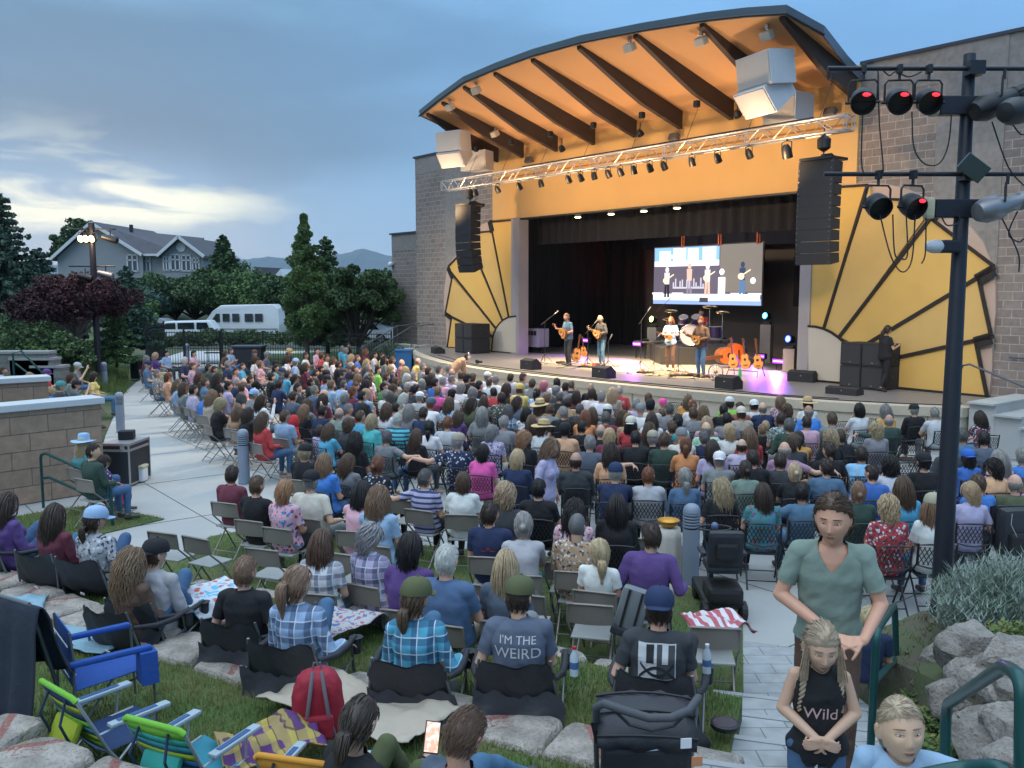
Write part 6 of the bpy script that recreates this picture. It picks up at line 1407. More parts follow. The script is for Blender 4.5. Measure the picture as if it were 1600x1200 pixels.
def frame_chair(label,loc,rz,cloth_mats,seat_col,s=1.,draped=None,name='beach_chair'):
 t=thing(name,label,'beach chair',group='folding beach chairs on the middle lawn' if not draped else None);W_=.29
 wt=mat('pale_tube',(.42,.46,.50),.35,.5)
 for sx in(-1,1):
  mb=MB();mb.tube([(sx*W_,-.42,.80),(sx*W_,-.18,.30),(sx*W_,.02,.0)],.014,8);mb.build('side_tube',wt,t,smooth=60)
  mb=MB();mb.tube([(sx*W_,-.30,.02),(sx*W_,.0,.28),(sx*W_,.34,.30),(sx*W_,.40,.02)],.014,8);mb.build('leg',wt,t,smooth=60)
  mb=MB();mb.box((sx*(W_+.02),.08,.52),(.085,.52,.035),bev=.012);a_=mb.build('armrest',mat('armrest_grey',(.33,.40,.46),.5),t)
  mb=MB();mb.box((sx*(W_+.02),.06,.541),(.045,.34,.004));mb.build('armrest_inlay',mat('armrest_blue',(.03,.09,.22),.5),a_)
  mb=MB();mb.tube([(sx*(W_+.01),-.26,.47),(sx*(W_+.01),.1,.50)],.01,6);mb.tube([(sx*(W_+.01),.22,.50),(sx*(W_+.01),.20,.30)],.01,6);mb.build('arm_bracket',wt,t)
 mb=MB();mb.tube([(-W_,-.42,.80),(-W_+.03,-.435,.83),(W_-.03,-.435,.83),(W_,-.42,.80)],.024,8);mb.build('head_bar',cloth_mats[0],t,smooth=60)
 k=len(cloth_mats)-1
 for i in range(k):
  a,b=i/k,(i+1)/k;P2=lambda q:(-.43+.25*q,.81-.50*q)
  y0,z0=P2(a);y1,z1=P2(b);vs=[(x,y0-.03*(1-(x/W_)**2)*(a>0),z0)for x in np.linspace(-W_,W_,7)]+[(x,y1-.03*(1-(x/W_)**2),z1)for x in np.linspace(-W_,W_,7)]
  mb=MB();mb.add(vs,[(q,q+1,q+8,q+7)for q in range(6)]);o=mb.build('back_panel',cloth_mats[1+i],t,smooth=True);o.modifiers.new('t','SOLIDIFY').thickness=.006
 mb=MB();mb.add([(x,y,.30-.05*(1-(x/W_)**2))for y in(-.18,.38)for x in np.linspace(-W_,W_,7)],[(q,q+1,q+8,q+7)for q in range(6)]);mb.build('seat',seat_col,t,smooth=True)
 mb=MB();mb.box((0,-.385,.46),(.36,.06,.22),R=Matrix.Rotation(radians(-26),4,'X'),bev=.028);mb.build('pouch',cloth_mats[2],t,smooth=50)
 for sx in(-1,1):mb=MB();mb.tube([(sx*.14,-.43,.78),(sx*.17,-.50,.60),(sx*.15,-.40,.36)],.012,5);mb.build('strap',mat('strap_navy',(.015,.03,.07),.8),t)
 put(t,loc,rz,s=s);return t
lime=mat('lime_cloth',(.16,.42,.04),.85,0,.1,6,.3,30);aqua=mat('aqua_cloth',(.03,.22,.30),.85,0,.2,3,.3,30);yel=mat('yellow_green_cloth',(.34,.42,.03),.85,0,.15,5,.3,30);nav=mat('navy_cloth',(.015,.04,.12),.85,0,.2,5,.3,30);tealc=mat('teal_cloth',(.03,.30,.25),.85,0,.2,3)
royal2=mat('mid_blue_cloth',(.02,.13,.32),.85,0,.15,4)
royal=mat('royal_blue_cloth',(.015,.07,.30),.85,0,.12,5,.3,20)
def at_px(px,py,z):p=gz(px,py,z);return(p.x,p.y)
x_,y_=at_px(178,1196,.6);frame_chair('lime and navy beach chair left of the blue-green striped one',(x_,y_,.6),radians(-38),[lime,nav,yel,nav,lime,aqua,yel,lime],nav,.76)
x_,y_=at_px(312,1250,.6);frame_chair('beach chair with a lime headrest and blue-green stripes',(x_,y_,.6),radians(-24),[lime,lime,tealc,aqua,yel,royal2,aqua,lime],aqua,.76)
x_,y_=at_px(500,1300,.6);frame_chair('orange beach chair cut off by the bottom edge',(x_,y_,.6),radians(-14),[mat('orange_cloth',(.60,.26,.03),.8)]*3+[mat('red_cloth',(.4,.04,.02),.8)],mat('orange_cloth'),.72)
t=thing('camp_chair','royal blue camp chair with white stripes and a hanging cup holder','camp chair');
mb=MB();mb.add([(-.27,-.30,.42),(.27,-.30,.42),(.27,-.33,.95),(-.27,-.33,.95),(-.25,.28,.46),(.25,.28,.46)],[(0,1,2,3),(4,5,1,0)]);o=mb.build('fabric_sling',royal,t);o.modifiers.new('t','SOLIDIFY').thickness=.01
for z in(.56,.82):mb=MB();mb.box((0,-.345,z),(.53,.006,.014));mb.box((0,-.29,z),(.53,.006,.014));mb.build('white_stripe',white_paint,t)
for sx in(-1,1):
 mb=MB();mb.box((sx*.33,-.02,.68),(.07,.66,.05),bev=.02);mb.build('armrest',royal,t)
 mb=MB();mb.tube([(sx*.30,-.33,.95),(sx*.31,-.31,.68),(sx*.33,-.34,0)],.012,6);mb.build('leg',tube_grey,t)
 mb=MB();mb.tube([(sx*.33,.31,.68),(sx*.33,.33,0)],.012,6);mb.build('leg',tube_grey,t);mb=MB();mb.tube([(sx*.33,-.33,.05),(-sx*.33,.32,.45)],.01,6);mb.build('cross_brace',tube_grey,t)
mb=MB();mb.prism([(-.10,-.28),(.10,-.28),(.08,0),(-.08,0)],.20,.34);q=mb.build('cup_holder',royal,t,fixn=True);q.location=(.33,0,.66)
x_,y_=at_px(168,1120,.6);put(t,(x_,y_,.6),radians(-52),s=.80)
t=thing('draped_chair','chair frame covered by a dark blue-black blanket at the left edge','draped chair')
for dx in(-.3,.3):mb=MB();mb.tube([(dx,-.10,1.12),(dx,.06,.5),(dx,.16,0)],.016,8);mb.build('leg',tube_grey,t)
mb=MB();mb.tube([(-.3,-.10,1.12),(.3,-.10,1.12)],.016,8);mb.build('top_bar',tube_grey,t)
n=30;vs=[]
for j in range(n+1):
 for i in range(n+1):
  u,v=i/n,j/n;x=(u-.5)*.86*(1+.25*abs(v-.5));q=(v-.5)*2;fo=.04*sin(u*22+q)*abs(q)
  y=-.10+.06*math.copysign(min(1,abs(q)*4),q)+q*abs(q)*.16+fo;z=1.14-.02*(1 if abs(q)<.1 else 0)-max(0,abs(q)-.06)*(1.02 if q<0 else .62)
  vs.append((x,y,z))
mb=MB();mb.add(vs,[(j*(n+1)+i,j*(n+1)+i+1,(j+1)*(n+1)+i+1,(j+1)*(n+1)+i)for j in range(n)for i in range(n)])
o=mb.build('blanket',mat('dark_blanket',(.018,.025,.04),.95,0,.3,5,.4,20),t,smooth=True);o.modifiers.new('t','SOLIDIFY').thickness=.012
x_,y_=at_px(42,1150,.6);put(t,(x_,y_,.6),radians(-30),s=.9)
t=thing('backpack','red backpack with grey straps on the cream blanket','backpack');redc=mat('red_nylon',(.30,.012,.03),.7,0,.2,6,.5,12)
bm=bmesh.new();bmesh.ops.create_icosphere(bm,subdivisions=4,radius=1)
for v in bm.verts:
 x,y,z=v.co;ex=.62;f=lambda q:math.copysign(abs(q)**ex,q);v.co=V3((f(x)*.17*(1-.18*max(0,z)),f(y)*.11,f(z)*.24))+V3((0,0,.24))+v.normal*.012*mnoise.noise(v.co*4)
me=bpy.data.meshes.new('bag');bm.to_mesh(me);bm.free();me.shade_smooth();me.materials.append(redc);o=bpy.data.objects.new('bag_body',me);COL.objects.link(o);o.parent=t
for s_ in(-1,1):
 mb=MB();mb.tube([(s_*.03,-.05,.475),(s_*.045,-.125,.38),(s_*.07,-.135,.2),(s_*.11,-.12,.05)],.013,6);mb.build('shoulder_strap',mat('grey_webbing',(.14,.12,.14),.8),t,smooth=60)
mb=MB();mb.box((0,-.125,.13),(.2,.05,.16),bev=.02);mb.build('front_pocket',redc,t);mb=MB();mb.tube([(-.03,0,.47),(-.02,0,.52),(.02,0,.52),(.03,0,.47)],.008,6);mb.build('grab_loop',mat('grey_webbing'),t)
x_,y_=at_px(498,1150,.68);put(t,(x_,y_,.67),radians(12),s=1.0)
t=thing('stroller','black stroller with a curved padded handlebar at the bottom edge','stroller');grip=mat('grip_foam',(.07,.075,.085),.8,0,.1)
mb=MB();mb.tube([(-.27,.02,.78),(-.28,-.06,.93),(-.24,-.12,.985),(-.12,-.15,.96),(0,-.16,.93),(.12,-.15,.93),(.22,-.12,.96),(.275,-.05,1.0),(.275,.04,.93)],.023,10);mb.build('handlebar',grip,t,smooth=60)
for s_ in(-1,1):
 mb=MB();mb.tube([(s_*.275,.03,.93 if s_>0 else .80),(s_*.27,.12,.60),(s_*.25,.30,.10)],.016,8);mb.build('frame_tube',tube_grey,t)
 mb=MB();mb.lathe([(.13,-.02),(.14,0),(.13,.02)],20,(s_*.27,.05,.14),R=Matrix.Rotation(pi/2,4,'Y'));mb.build('wheel',black_plastic,t)
vs=[];n=10
for j in range(6):
 a=radians(-10+j*26)
 for i in range(n+1):q=i/n*2-1;vs.append((.27*q,.16-.34*cos(a)*.8+.012*sin(q*8+j),.74+.15*sin(a)*(1-.2*q*q)+.01*sin(q*11+j*2)))
mb=MB();mb.add(vs,[(j*(n+1)+i,j*(n+1)+i+1,(j+1)*(n+1)+i+1,(j+1)*(n+1)+i)for j in range(5)for i in range(n)]);o=mb.build('canopy',nylon_m,t,smooth=True);o.modifiers.new('t','SOLIDIFY').thickness=.01
mb=MB();mb.box((0,.0,.48),(.50,.08,.50),R=Matrix.Rotation(radians(14),4,'X'),bev=.03);mb.build('back_panel',nylon_m,t);mb=MB();mb.tube([(-.26,-.05,.74),(0,-.09,.71),(.26,-.05,.72)],.009,6);mb.build('cross_bar',chrome,t)
for a_ in(20,62,104):mb=MB();mb.tube([(.275*q,.16-.275*cos(radians(a_))*1.0,.742+.155*sin(radians(a_))*(1-.2*q*q))for q in np.linspace(-1,1,9)],.008,5);mb.build('canopy_rib',black_plastic,t)
mb=MB();mb.box((0,-.10,.30),(.46,.16,.20),R=Matrix.Rotation(radians(12),4,'X'),bev=.05);mb.build('storage_pouch',nylon_m,t,smooth=50)
for x_,z_,m_ in((.2,.80,white_paint),(.26,.70,mat('tag_orange',(.6,.25,.12),.6))):mb=MB();mb.box((x_,-.17,z_),(.06,.006,.055),rz=.2);mb.build('care_tag',m_,t)
mb=MB();mb.tube([(-.27,.02,.80),(-.30,-.10,.86),(-.27,.0,.70)],.012,6);mb.tube([(-.20,-.13,.97),(-.10,-.10,.86),(.02,-.12,.84),(.14,-.10,.86),(.22,-.1,.95)],.01,6);mb.build('folded_strap',nylon_m,t)
p=gd(1010,1095,4.75);put(t,(p.x,p.y,p.z-.95),radians(-4),s=1.0)
t=thing('mobility_scooter','black mobility scooter parked beside the near bollard','mobility scooter')
mb=MB();mb.box((0,-.15,.66),(.42,.44,.12),bev=.05);mb.build('seat',nylon_m,t);mb=MB();mb.box((0,-.36,.93),(.44,.12,.48),R=Matrix.Rotation(radians(8),4,'X'),bev=.06);mb.build('backrest',nylon_m,t)
mb=MB();mb.box((0,-.46,.92),(.26,.08,.2),bev=.03);mb.build('rear_bag',black_plastic,t)
mb=MB();mb.box((0,.1,.22),(.5,1.05,.10),bev=.04);mb.box((0,-.25,.36),(.44,.5,.2),bev=.06);mb.build('chassis',black_plastic,t)
mb=MB();mb.tube([(0,.52,.25),(0,.45,.85),(0,.38,.98)],.03,8);mb.build('tiller',black_metal,t)
mb=MB();mb.tube([(.22*cos(q),.36+.07*sin(q),1.0+.02*sin(q))for q in np.linspace(0,2*pi,17)[:-1]],.014,6,closed=True);mb.build('handlebar_loop',black_metal,t);mb=MB();mb.sphere((0,.36,1.03),.05,8);mb.build('gauge',mat('gauge_blue',(.10,.14,.24),.3),t)
for x,y in((-.24,-.35),(.24,-.35),(-.2,.5),(.2,.5)):mb=MB();mb.lathe([(.10,-.045),(.13,-.03),(.13,.03),(.10,.045)],18,(x,y,.13),R=Matrix.Rotation(pi/2,4,'Y'));mb.build('wheel',black_plastic,t)
for s_ in(-1,1):mb=MB();mb.box((s_*.25,-.14,.84),(.07,.34,.05),bev=.02);mb.build('armrest',nylon_m,t)
p=gz(1122,955,0);put(t,(p.x,p.y,0),radians(-2),s=.88)
t=thing('wheelchair','wheelchair with a black backpack hung on its back at the right edge','wheelchair')
for s_ in(-1,1):
 mb=MB();mb.tube([(s_*.30,.02+.30*cos(q),.30+.30*sin(q))for q in np.linspace(0,2*pi,29)[:-1]],.014,6,closed=True);w_=mb.build('wheel',black_plastic,t)
 mb=MB();mb.tube([(s_*.325,.02+.27*cos(q),.30+.27*sin(q))for q in np.linspace(0,2*pi,29)[:-1]],.008,5,closed=True);mb.build('push_rim',chrome,w_)
 mb=MB()
 for q in np.linspace(0,pi,7)[:-1]:mb.tube([(s_*.30,.02+.29*cos(q),.30+.29*sin(q)),(s_*.30,.02-.29*cos(q),.30-.29*sin(q))],.0025,3)
 mb.build('spokes',chrome,w_)
 mb=MB();mb.tube([(s_*.22,-.30,.98),(s_*.22,-.20,.94),(s_*.22,-.18,.1)],.013,6);mb.build('frame_tube',black_metal,t)
mb=MB();mb.box((0,.05,.5),(.42,.42,.05),bev=.02);mb.build('seat',nylon_m,t);mb=MB();mb.box((0,-.18,.74),(.42,.03,.42),bev=.012);mb.build('backrest',nylon_m,t)
mb=MB();mb.box((0,-.33,.68),(.40,.22,.56),bev=.09);mb.build('backpack',nylon_m,t,smooth=50);mb=MB();mb.box((0,-.46,.56),(.30,.09,.26),bev=.04);mb.build('backpack_pocket',black_plastic,t)
for s_ in(-1,1):mb=MB();mb.tube([(s_*.13,-.45,.92),(s_*.15,-.47,.80),(s_*.09,-.50,.66)],.004,4);mb.build('reflective_piping',mat('piping',(.4,.4,.42),.4),t)
p=gz(1552,905,0);put(t,(p.x,p.y,0),radians(6),s=1.05)
t=thing('side_table','small table under a white lace cloth beside the near bollard','table')
vs=[];n=40;hts=[.66,.66,.55,.30,.06];rr_=[0.02,.15,.165,.18,.20]
for z,r_ in zip(hts,rr_):
 for i in range(n):q=2*pi*i/n;w_=r_*(1+(.06*sin(q*9)if z<.7 else 0)*(.75-z)*1.6);vs.append((w_*cos(q),w_*sin(q),z))
mb=MB();mb.add(vs,[(j*n+i,j*n+(i+1)%n,(j+1)*n+(i+1)%n,(j+1)*n+i)for j in range(4)for i in range(n)]);mb.build('tablecloth',mat('white_lace',(.50,.47,.42),.9,0,.1,30,.3,60),t,smooth=True)
p=gz(1054,925,0);put(t,(p.x,p.y+.5,0));tp=(p.x,p.y+.5)
t=thing('bowl','gold foil bowl on the white-covered side table','bowl');mb=MB();mb.lathe([(.06,0),(.13,.04),(.17,.11),(.165,.115),(.12,.05),(.02,.02)],24);mb.build('bowl_shell',mat('gold_foil',(.55,.28,.05),.3,.7,.3,12,.6,20),t,smooth=True);put(t,(tp[0],tp[1],.665),s=.85)
t=thing('sling_bag','grey and black sling bag hung on a last-row folding chair','bag');mb=MB();mb.box((0,0,.3),(.26,.14,.42),bev=.05);mb.build('bag_body',mat('bag_grey',(.16,.18,.19),.8,0,.15),t,smooth=50)
for dx in(-.06,.06):mb=MB();mb.box((dx,-.075,.3),(.022,.02,.40));mb.build('strap',black_plastic,t)
mb=MB();mb.box((0,-.02,.09),(.28,.17,.08),bev=.02);mb.build('base',nylon_m,t)
p=gz(975,985,.5);put(t,(p.x,p.y,.42),radians(-20));t.rotation_euler=(0,radians(14),radians(-15))
def bottle(label,px,py,z,capc):
 t=thing('water_bottle',label,'bottle');mb=MB();mb.lathe([(.02,0),(.032,.005),(.033,.15),(.014,.19),(.013,.205)],14);mb.build('bottle_body',mat('clear_plastic',(.45,.52,.58),.15,0,.05,spec=.6),t,smooth=50)
 mb=MB();mb.lathe([(.016,.203),(.016,.222)],12);mb.build('lid',mat(capc,(.6,.62,.66)if capc=='lid_white' else(.4,.03,.03),.5),t);mb=MB();mb.lathe([(.0335,.06),(.0335,.11)],14);mb.build('wrapper',mat('bottle_wrap',(.06,.14,.3),.5),t);p=gz(px,py,z);put(t,(p.x,p.y,z))
bottle('water bottle in the cup holder of the grey logo T-shirt man',1104,1052,.84,'lid_white');bottle('drink bottle in the cup holder of the lettered T-shirt man',897,1056,.84,'lid_red')
t=thing('ground_light','round black in-ground lamp on the lawn right of the stroller','ground lamp');mb=MB();mb.lathe([(.14,0),(.15,.02),(.15,.05),(.13,.055)],24);mb.build('lamp_ring',black_metal,t);mb=MB();mb.lathe([(.12,.05),(.12,.057)],24);mb.build('lens',mat('dark_glass',(.05,.06,.08),.1),t);p=gz(1133,1132,.62);put(t,(p.x,p.y,.60),s=.68)
boll_m=mat('bollard_grey',(.22,.26,.33),.55,.1,.06,4)
def bollard(px,top,w_,label):
 p=gz(px,top,1.02);t=thing('bollard',label,'bollard',group='grey path-light bollards');r=.105
 mb=MB();mb.lathe([(r,0),(r,.72)],24);mb.lathe([(r,.92),(r*.98,.96),(r*.8,1.0),(r*.45,1.025),(.004,1.032)],24);mb.build('body',boll_m,t,smooth=50)
 for k in range(5):mb=MB();mb.lathe([(r*1.0,.742+k*.037),(r*1.02,.748+k*.037),(r*1.02,.76+k*.037),(r*1.0,.764+k*.037)],24);mb.build('louver',boll_m,t,smooth=50)
 mb=MB();mb.lathe([(r*.8,.70),(r*.8,.94)],20);mb.build('lamp_core',mat('bollard_dark',(.02,.025,.035),.6),t);put(t,(p.x,p.y,0))
bollard(1081,788,30,'grey louvered bollard beside the mobility scooter');bollard(379,671,18,'grey louvered bollard left of the folding chairs on the walkway');bollard(186,613,15,'grey bollard beside the black road case');bollard(162,566,10,'grey bollard at the foot of the left light pole');bollard(292,537,8,'small grey bollard beyond the black fence gate')
wallb=blockmat('retaining_wall_stone',(.34,.235,.165),(.28,.20,.145),(.14,.115,.10),.6,.30,'xz',.006,1.4)
capst=mat('wall_cap_white',(.50,.53,.55),.7,0,.08,2)
def wall(label,A,B,h,th=.45,ext=4.):
 a,b=V3(A),V3(B);d=(b-a);L_=d.length;ang=atan2(d.y,d.x)
 t=thing('retaining_wall',label,'wall',(b.x,b.y,0),ang);mb=MB();mb.box((-(L_+ext)/2,th/2,h/2),(L_+ext,th,h));mb.build('stone_face',wallb,t)
 k=0;x=.06
 while x>-(L_+ext):
  mb=MB();mb.box((x-.9,th/2,h+.055),(1.79,th+.12,.115),bev=.012);mb.build('cap_stone',capst,t);x-=1.8
 return t
wall('near tan block retaining wall with a white cap on the left',gz(0,640,1.65),gz(157,626,1.65),1.6);wall('farther tan block retaining wall with a white cap on the left',gz(0,596,1.65),gz(75,592,1.65),1.6)
def rail(label,paths,r=.024,brk=None):
 t=thing('railing',label,'railing');
 for i,P_ in enumerate(paths):mb=MB();mb.tube(P_,r,10);mb.build('rail' if i else 'rail_loop',rail_green,t,smooth=60)
 return t
a,b=gz(68,793,0),gz(176,822,0)
rail('green tube railing beside the near retaining wall',[[(a.x,a.y,0),(a.x,a.y,.84),(a.x+.03,a.y-.03,.90),(a.x+.12,a.y-.06,.93),(b.x-.15,b.y+.1,.72),(b.x-.03,b.y,.66),(b.x,b.y,.58),(b.x,b.y,0)],[(a.x,a.y,.50),(a.x+.15,a.y-.05,.52),(b.x,b.y,.33)]])
def smooth_path(pts,k=6):
 out=[];n=len(pts)
 for i,p in enumerate(pts):
  if i in(0,n-1):out.append(V3(p));continue
  a,b,c_=V3(pts[i-1]),V3(p),V3(pts[i+1]);r=min(.12,(a-b).length*.4,(c_-b).length*.4);s,e=b+(a-b).normalized()*r,b+(c_-b).normalized()*r
  for q in range(k+1):t_=q/k;out.append(s.lerp(b,t_).lerp(b.lerp(e,t_),t_))
 return out
rail('green tube railing on the steps beside the man',[smooth_path([gd(1358,1200,6.1)+V3((0,0,-.3)),gd(1370,985,6.15),gd(1398,945,7.6),gd(1402,1100,7.6)]),[gd(1364,1068,6.15),gd(1400,1030,7.6)]],.028)
rail('large green tube railing in the bottom right corner',[smooth_path([gd(1474,1320,4.5),gd(1478,1102,4.5),gd(1570,1040,3.2),gd(1598,1060,3.0),gd(1596,1330,2.95)],8)],.028)
rail('green tube handrail the small boy holds at the bottom edge',[smooth_path([gd(1430,1215,3.0),gd(1500,1200,3.05),gd(1575,1196,2.9),gd(1580,1300,2.9)])],.028)
def rock(s,seed,m,name='rock'):
 bm=bmesh.new();bmesh.ops.create_icosphere(bm,subdivisions=4,radius=1.25);r=random.Random(seed)
 pl_=[(V3((r.uniform(-1,1),r.uniform(-1,1),r.uniform(-.7,.9))).normalized(),r.uniform(.52,.88))for _ in range(13)]+[(V3((r.uniform(-.15,.15),r.uniform(-.15,.15),1)).normalized(),.62)]
 for v in bm.verts:
  for _ in(0,1):
   for nn,d in pl_:
    k=v.co.dot(nn)
    if k>d:v.co-=nn*(k-d)
  n3_=mnoise.fractal(v.co*2.6+V3((seed,)*3),.9,2.2,5);v.co+=v.co.normalized()*(.075*n3_)+V3((0,0,.03*mnoise.noise(v.co*9)));v.co=V3((v.co.x*s[0],v.co.y*s[1],v.co.z*s[2]))
 me=bpy.data.meshes.new(name);bm.to_mesh(me);bm.free();me.materials.append(m);smooth_by_angle(me,16);o=bpy.data.objects.new(name,me);COL.objects.link(o);return o
rockm=stonemat('grey_rock',(.31,.28,.25),None)
RK=[(1548,1045,6.2,.30,'rust-stained rock under the capstones'),(1508,1050,6.5,.26,'wedge rock between the capstones and the footing'),(1600,1060,5.6,.30,'pitted rock right behind the large railing bend'),(1565,1085,5.6,.26,'dark cracked rock inside the large railing loop'),(1545,1165,5.0,.28,'pale sloping rock near the bottom of the bank'),(1590,1130,5.0,.26,'notched rock inside the large railing'),(1500,1105,6.0,.22,'brown split rock above the weeds'),(1472,1030,7.2,.30,'upright pale rock against the pole footing'),(1520,1010,6.7,.38,'flat-topped pale rock below the shrub'),(1580,1030,6.2,.42,'broad pale capstone rock under the shrub'),(1650,1060,5.8,.45,'pale capstone rock at the right edge'),(1455,1070,7.0,.22,'small rock at the foot of the pole footing'),(1490,1085,6.4,.30,'dark jagged rock under the flat-topped rock'),(1535,1080,6.0,.28,'cracked brown rock in the middle of the rock wall'),(1590,1095,5.5,.34,'angular rock seen through the large railing'),(1560,1140,5.2,.30,'mossy rock low in the rock wall'),(1610,1160,4.8,.34,'large grey rock low at the right edge'),(1525,1130,5.7,.22,'wedge-shaped rock beside the weeds'),(1480,1120,6.3,.16,'small stone beside the paver path'),(1575,1190,4.6,.26,'rough rock behind the boy'),(1640,1110,5.2,.34,'tall rock at the right edge of the wall'),(1420,1050,7.3,.10,'fist-sized stone below the pole footing')]
for i,(px,py,D,s_,lb_)in enumerate(RK):
 o=rock((s_*.72,s_*.66,s_*.60),i+5,rockm);p=gd(px,py,D);o.location=p;o.rotation_euler=(random.uniform(-.2,.2),random.uniform(-.2,.2),random.uniform(0,3));o['label']=lb_;o['category']='rock';o['group']='rocks of the retaining bank'
mb=MB();mb.add([(3.05,8.2,.25),(3.3,7.4,.45),(3.3,6.3,.7),(2.9,5.2,.9),(2.6,4.0,1.3),(7,4,1.5),(8,8,1.0),(7,9.2,.6),(4.2,8.9,.35)],[(0,1,2,3,4,5,6,7,8)])
mb.add([(3.05,8.2,.25),(3.3,7.4,.45),(3.3,6.3,.7),(2.9,5.2,.9),(2.6,4.0,1.3),(3.0,8.25,-.02),(3.15,7.4,-.02),(3.1,6.3,-.02),(2.7,5.2,-.02),(2.4,4.0,-.02),(4.2,8.9,.35),(4.2,9.0,-.02),(7,9.2,.6),(7,9.3,-.02)],[(0,5,6,1),(1,6,7,2),(2,7,8,3),(3,8,9,4),(0,10,11,5),(10,12,13,11)])
mb.build('planted_bank',mat('bank_soil',(.10,.09,.06),1,0,.4,3,.8,25,col2=(.07,.09,.04)),fixn=True,kind='structure')
bkm=bpy.data.objects['planted_bank'].data;bvb=BVHTree.FromPolygons([v.co for v in bkm.vertices],[tuple(p.vertices)for p in bkm.polygons])
mb=MB();rb=random.Random(8);gv=[]
while len(gv)<1500:
 x,y=rb.uniform(2.4,7),rb.uniform(3.6,9.2);h=bvb.ray_cast(V3((x,y,4)),V3((0,0,-1)))
 if not h[0]:continue
 z=h[0].z;gv.append(1)
 if len(gv)%4==0:
  s_=rb.uniform(.008,.03);mb.box((x,y,z+s_*.3),(s_*1.5,s_,s_*.8),R=Euler((rb.uniform(0,3),rb.uniform(0,3),rb.uniform(0,3))).to_matrix().to_4x4())
 else:
  for _ in range(3):a_=rb.uniform(0,6.28);l_=rb.uniform(.03,.09);x1,y1=x+rb.uniform(-.03,.03),y+rb.uniform(-.03,.03);mb.add([(x1-.004,y1,z-.01),(x1+.004,y1,z-.01),(x1+cos(a_)*l_*.6,y1+sin(a_)*l_*.6,z+l_)],[(0,1,2)])
o=mb.build('ground_cover',mat('mulch_and_weeds',(.13,.12,.07),1,0,.4,9,col2=(.10,.14,.045)));o['kind']='stuff';o['label']='dry mulch, chips and sparse weeds on the planted bank';o['category']='ground cover'
pf=gd(1436,1000,8.5)
t=thing('pole_footing','round concrete footing at the base of the tall pole','footing');mb=MB();mb.lathe([(.34,-.1),(.35,.42),(.33,.45),(.01,.452)],30);mb.build('footing',concrete_step,t,smooth=50);PP=gd(1468,985,8.6);put(t,(PP.x-.08,PP.y-.12,PP.z-.46))
def twiggy(name,label,loc,rad,h,n,cols,seed,lw=.012,up=.6,m=None,cat='shrub',group=None):
 r=np.random.default_rng(seed);V=[];k=n
 a=r.uniform(0,2*pi,k);q=np.sqrt(r.uniform(0,1,k));bx,by=np.cos(a)*q*rad*.5,np.sin(a)*q*rad*.5
 dx,dy=np.cos(a)*q*rad*.6+r.normal(0,.08,k)*rad,np.sin(a)*q*rad*.6+r.normal(0,.08,k)*rad;hh=h*(1-.45*q**2)*r.uniform(.7,1.08,k)
 tri=[]
 for s_ in range(5):
  t0,t1=s_/5,(s_+1)/5;x0,y0,z0=bx+dx*t0,by+dy*t0,hh*t0**.8;x1,y1,z1=bx+dx*t1,by+dy*t1,hh*t1**.8
  for leaf in range(3):
   aa=r.uniform(0,2*pi,k);l=r.uniform(.03,.09,k)*rad/.6;tt_=r.uniform(0,1,k);mx,my,mz=x0+(x1-x0)*tt_,y0+(y1-y0)*tt_,z0+(z1-z0)*tt_
   if s_<1:continue
   tri.append(np.stack([np.stack([mx-lw*np.sin(aa),my+lw*np.cos(aa),mz],1),np.stack([mx+lw*np.sin(aa),my-lw*np.cos(aa),mz],1),np.stack([mx+np.cos(aa)*l,my+np.sin(aa)*l,mz+l*up],1)],1))
  w=.004*rad/.6;tri.append(np.stack([np.stack([x0-w,y0,z0],1),np.stack([x0+w,y0,z0],1),np.stack([x1,y1,z1],1)],1))
 V=np.concatenate(tri).reshape(-1,3);return tri_obj(name,V,3,m,loc,label,cat,group)
def tri_obj(name,V,k,m,loc=(0,0,0),label=None,cat=None,group=None,parent=None,**pr):
 nf=len(V)//k;me=bpy.data.meshes.new(name);me.vertices.add(len(V));me.vertices.foreach_set('co',np.ascontiguousarray(V,np.float32).ravel());me.loops.add(len(V));me.loops.foreach_set('vertex_index',np.arange(len(V),dtype=np.int32))
 me.polygons.add(nf);me.polygons.foreach_set('loop_start',np.arange(0,len(V),k,dtype=np.int32));me.polygons.foreach_set('loop_total',np.full(nf,k,dtype=np.int32));me.update();me.materials.append(m)
 o=bpy.data.objects.new(name,me);COL.objects.link(o);o.location=loc
 if parent is not None:o.parent=parent
 if label:o['label']=label
 if cat:o['category']=cat
 if group:o['group']=group
 for a,b in pr.items():o[a]=b
 return o
silver=mat('silver_leaf',(.25,.31,.27),.9,0,.4,5,col2=(.15,.20,.15));weed=mat('weed_leaf',(.09,.15,.04),.9,0,.4,6,col2=(.16,.17,.05))
for i,(px,py,D,rd,hh,lb_)in enumerate([(1588,1003,7.4,.66,.86,'large silvery grey-green shrub right of the tall pole'),(1535,985,7.9,.36,.48,'smaller silvery shrub touching the tall pole')]):
 p=gd(px,py,D);twiggy('shrub',lb_,(p.x,p.y,p.z-.12),rd,hh,1500,None,i+3,.005,.9,silver)
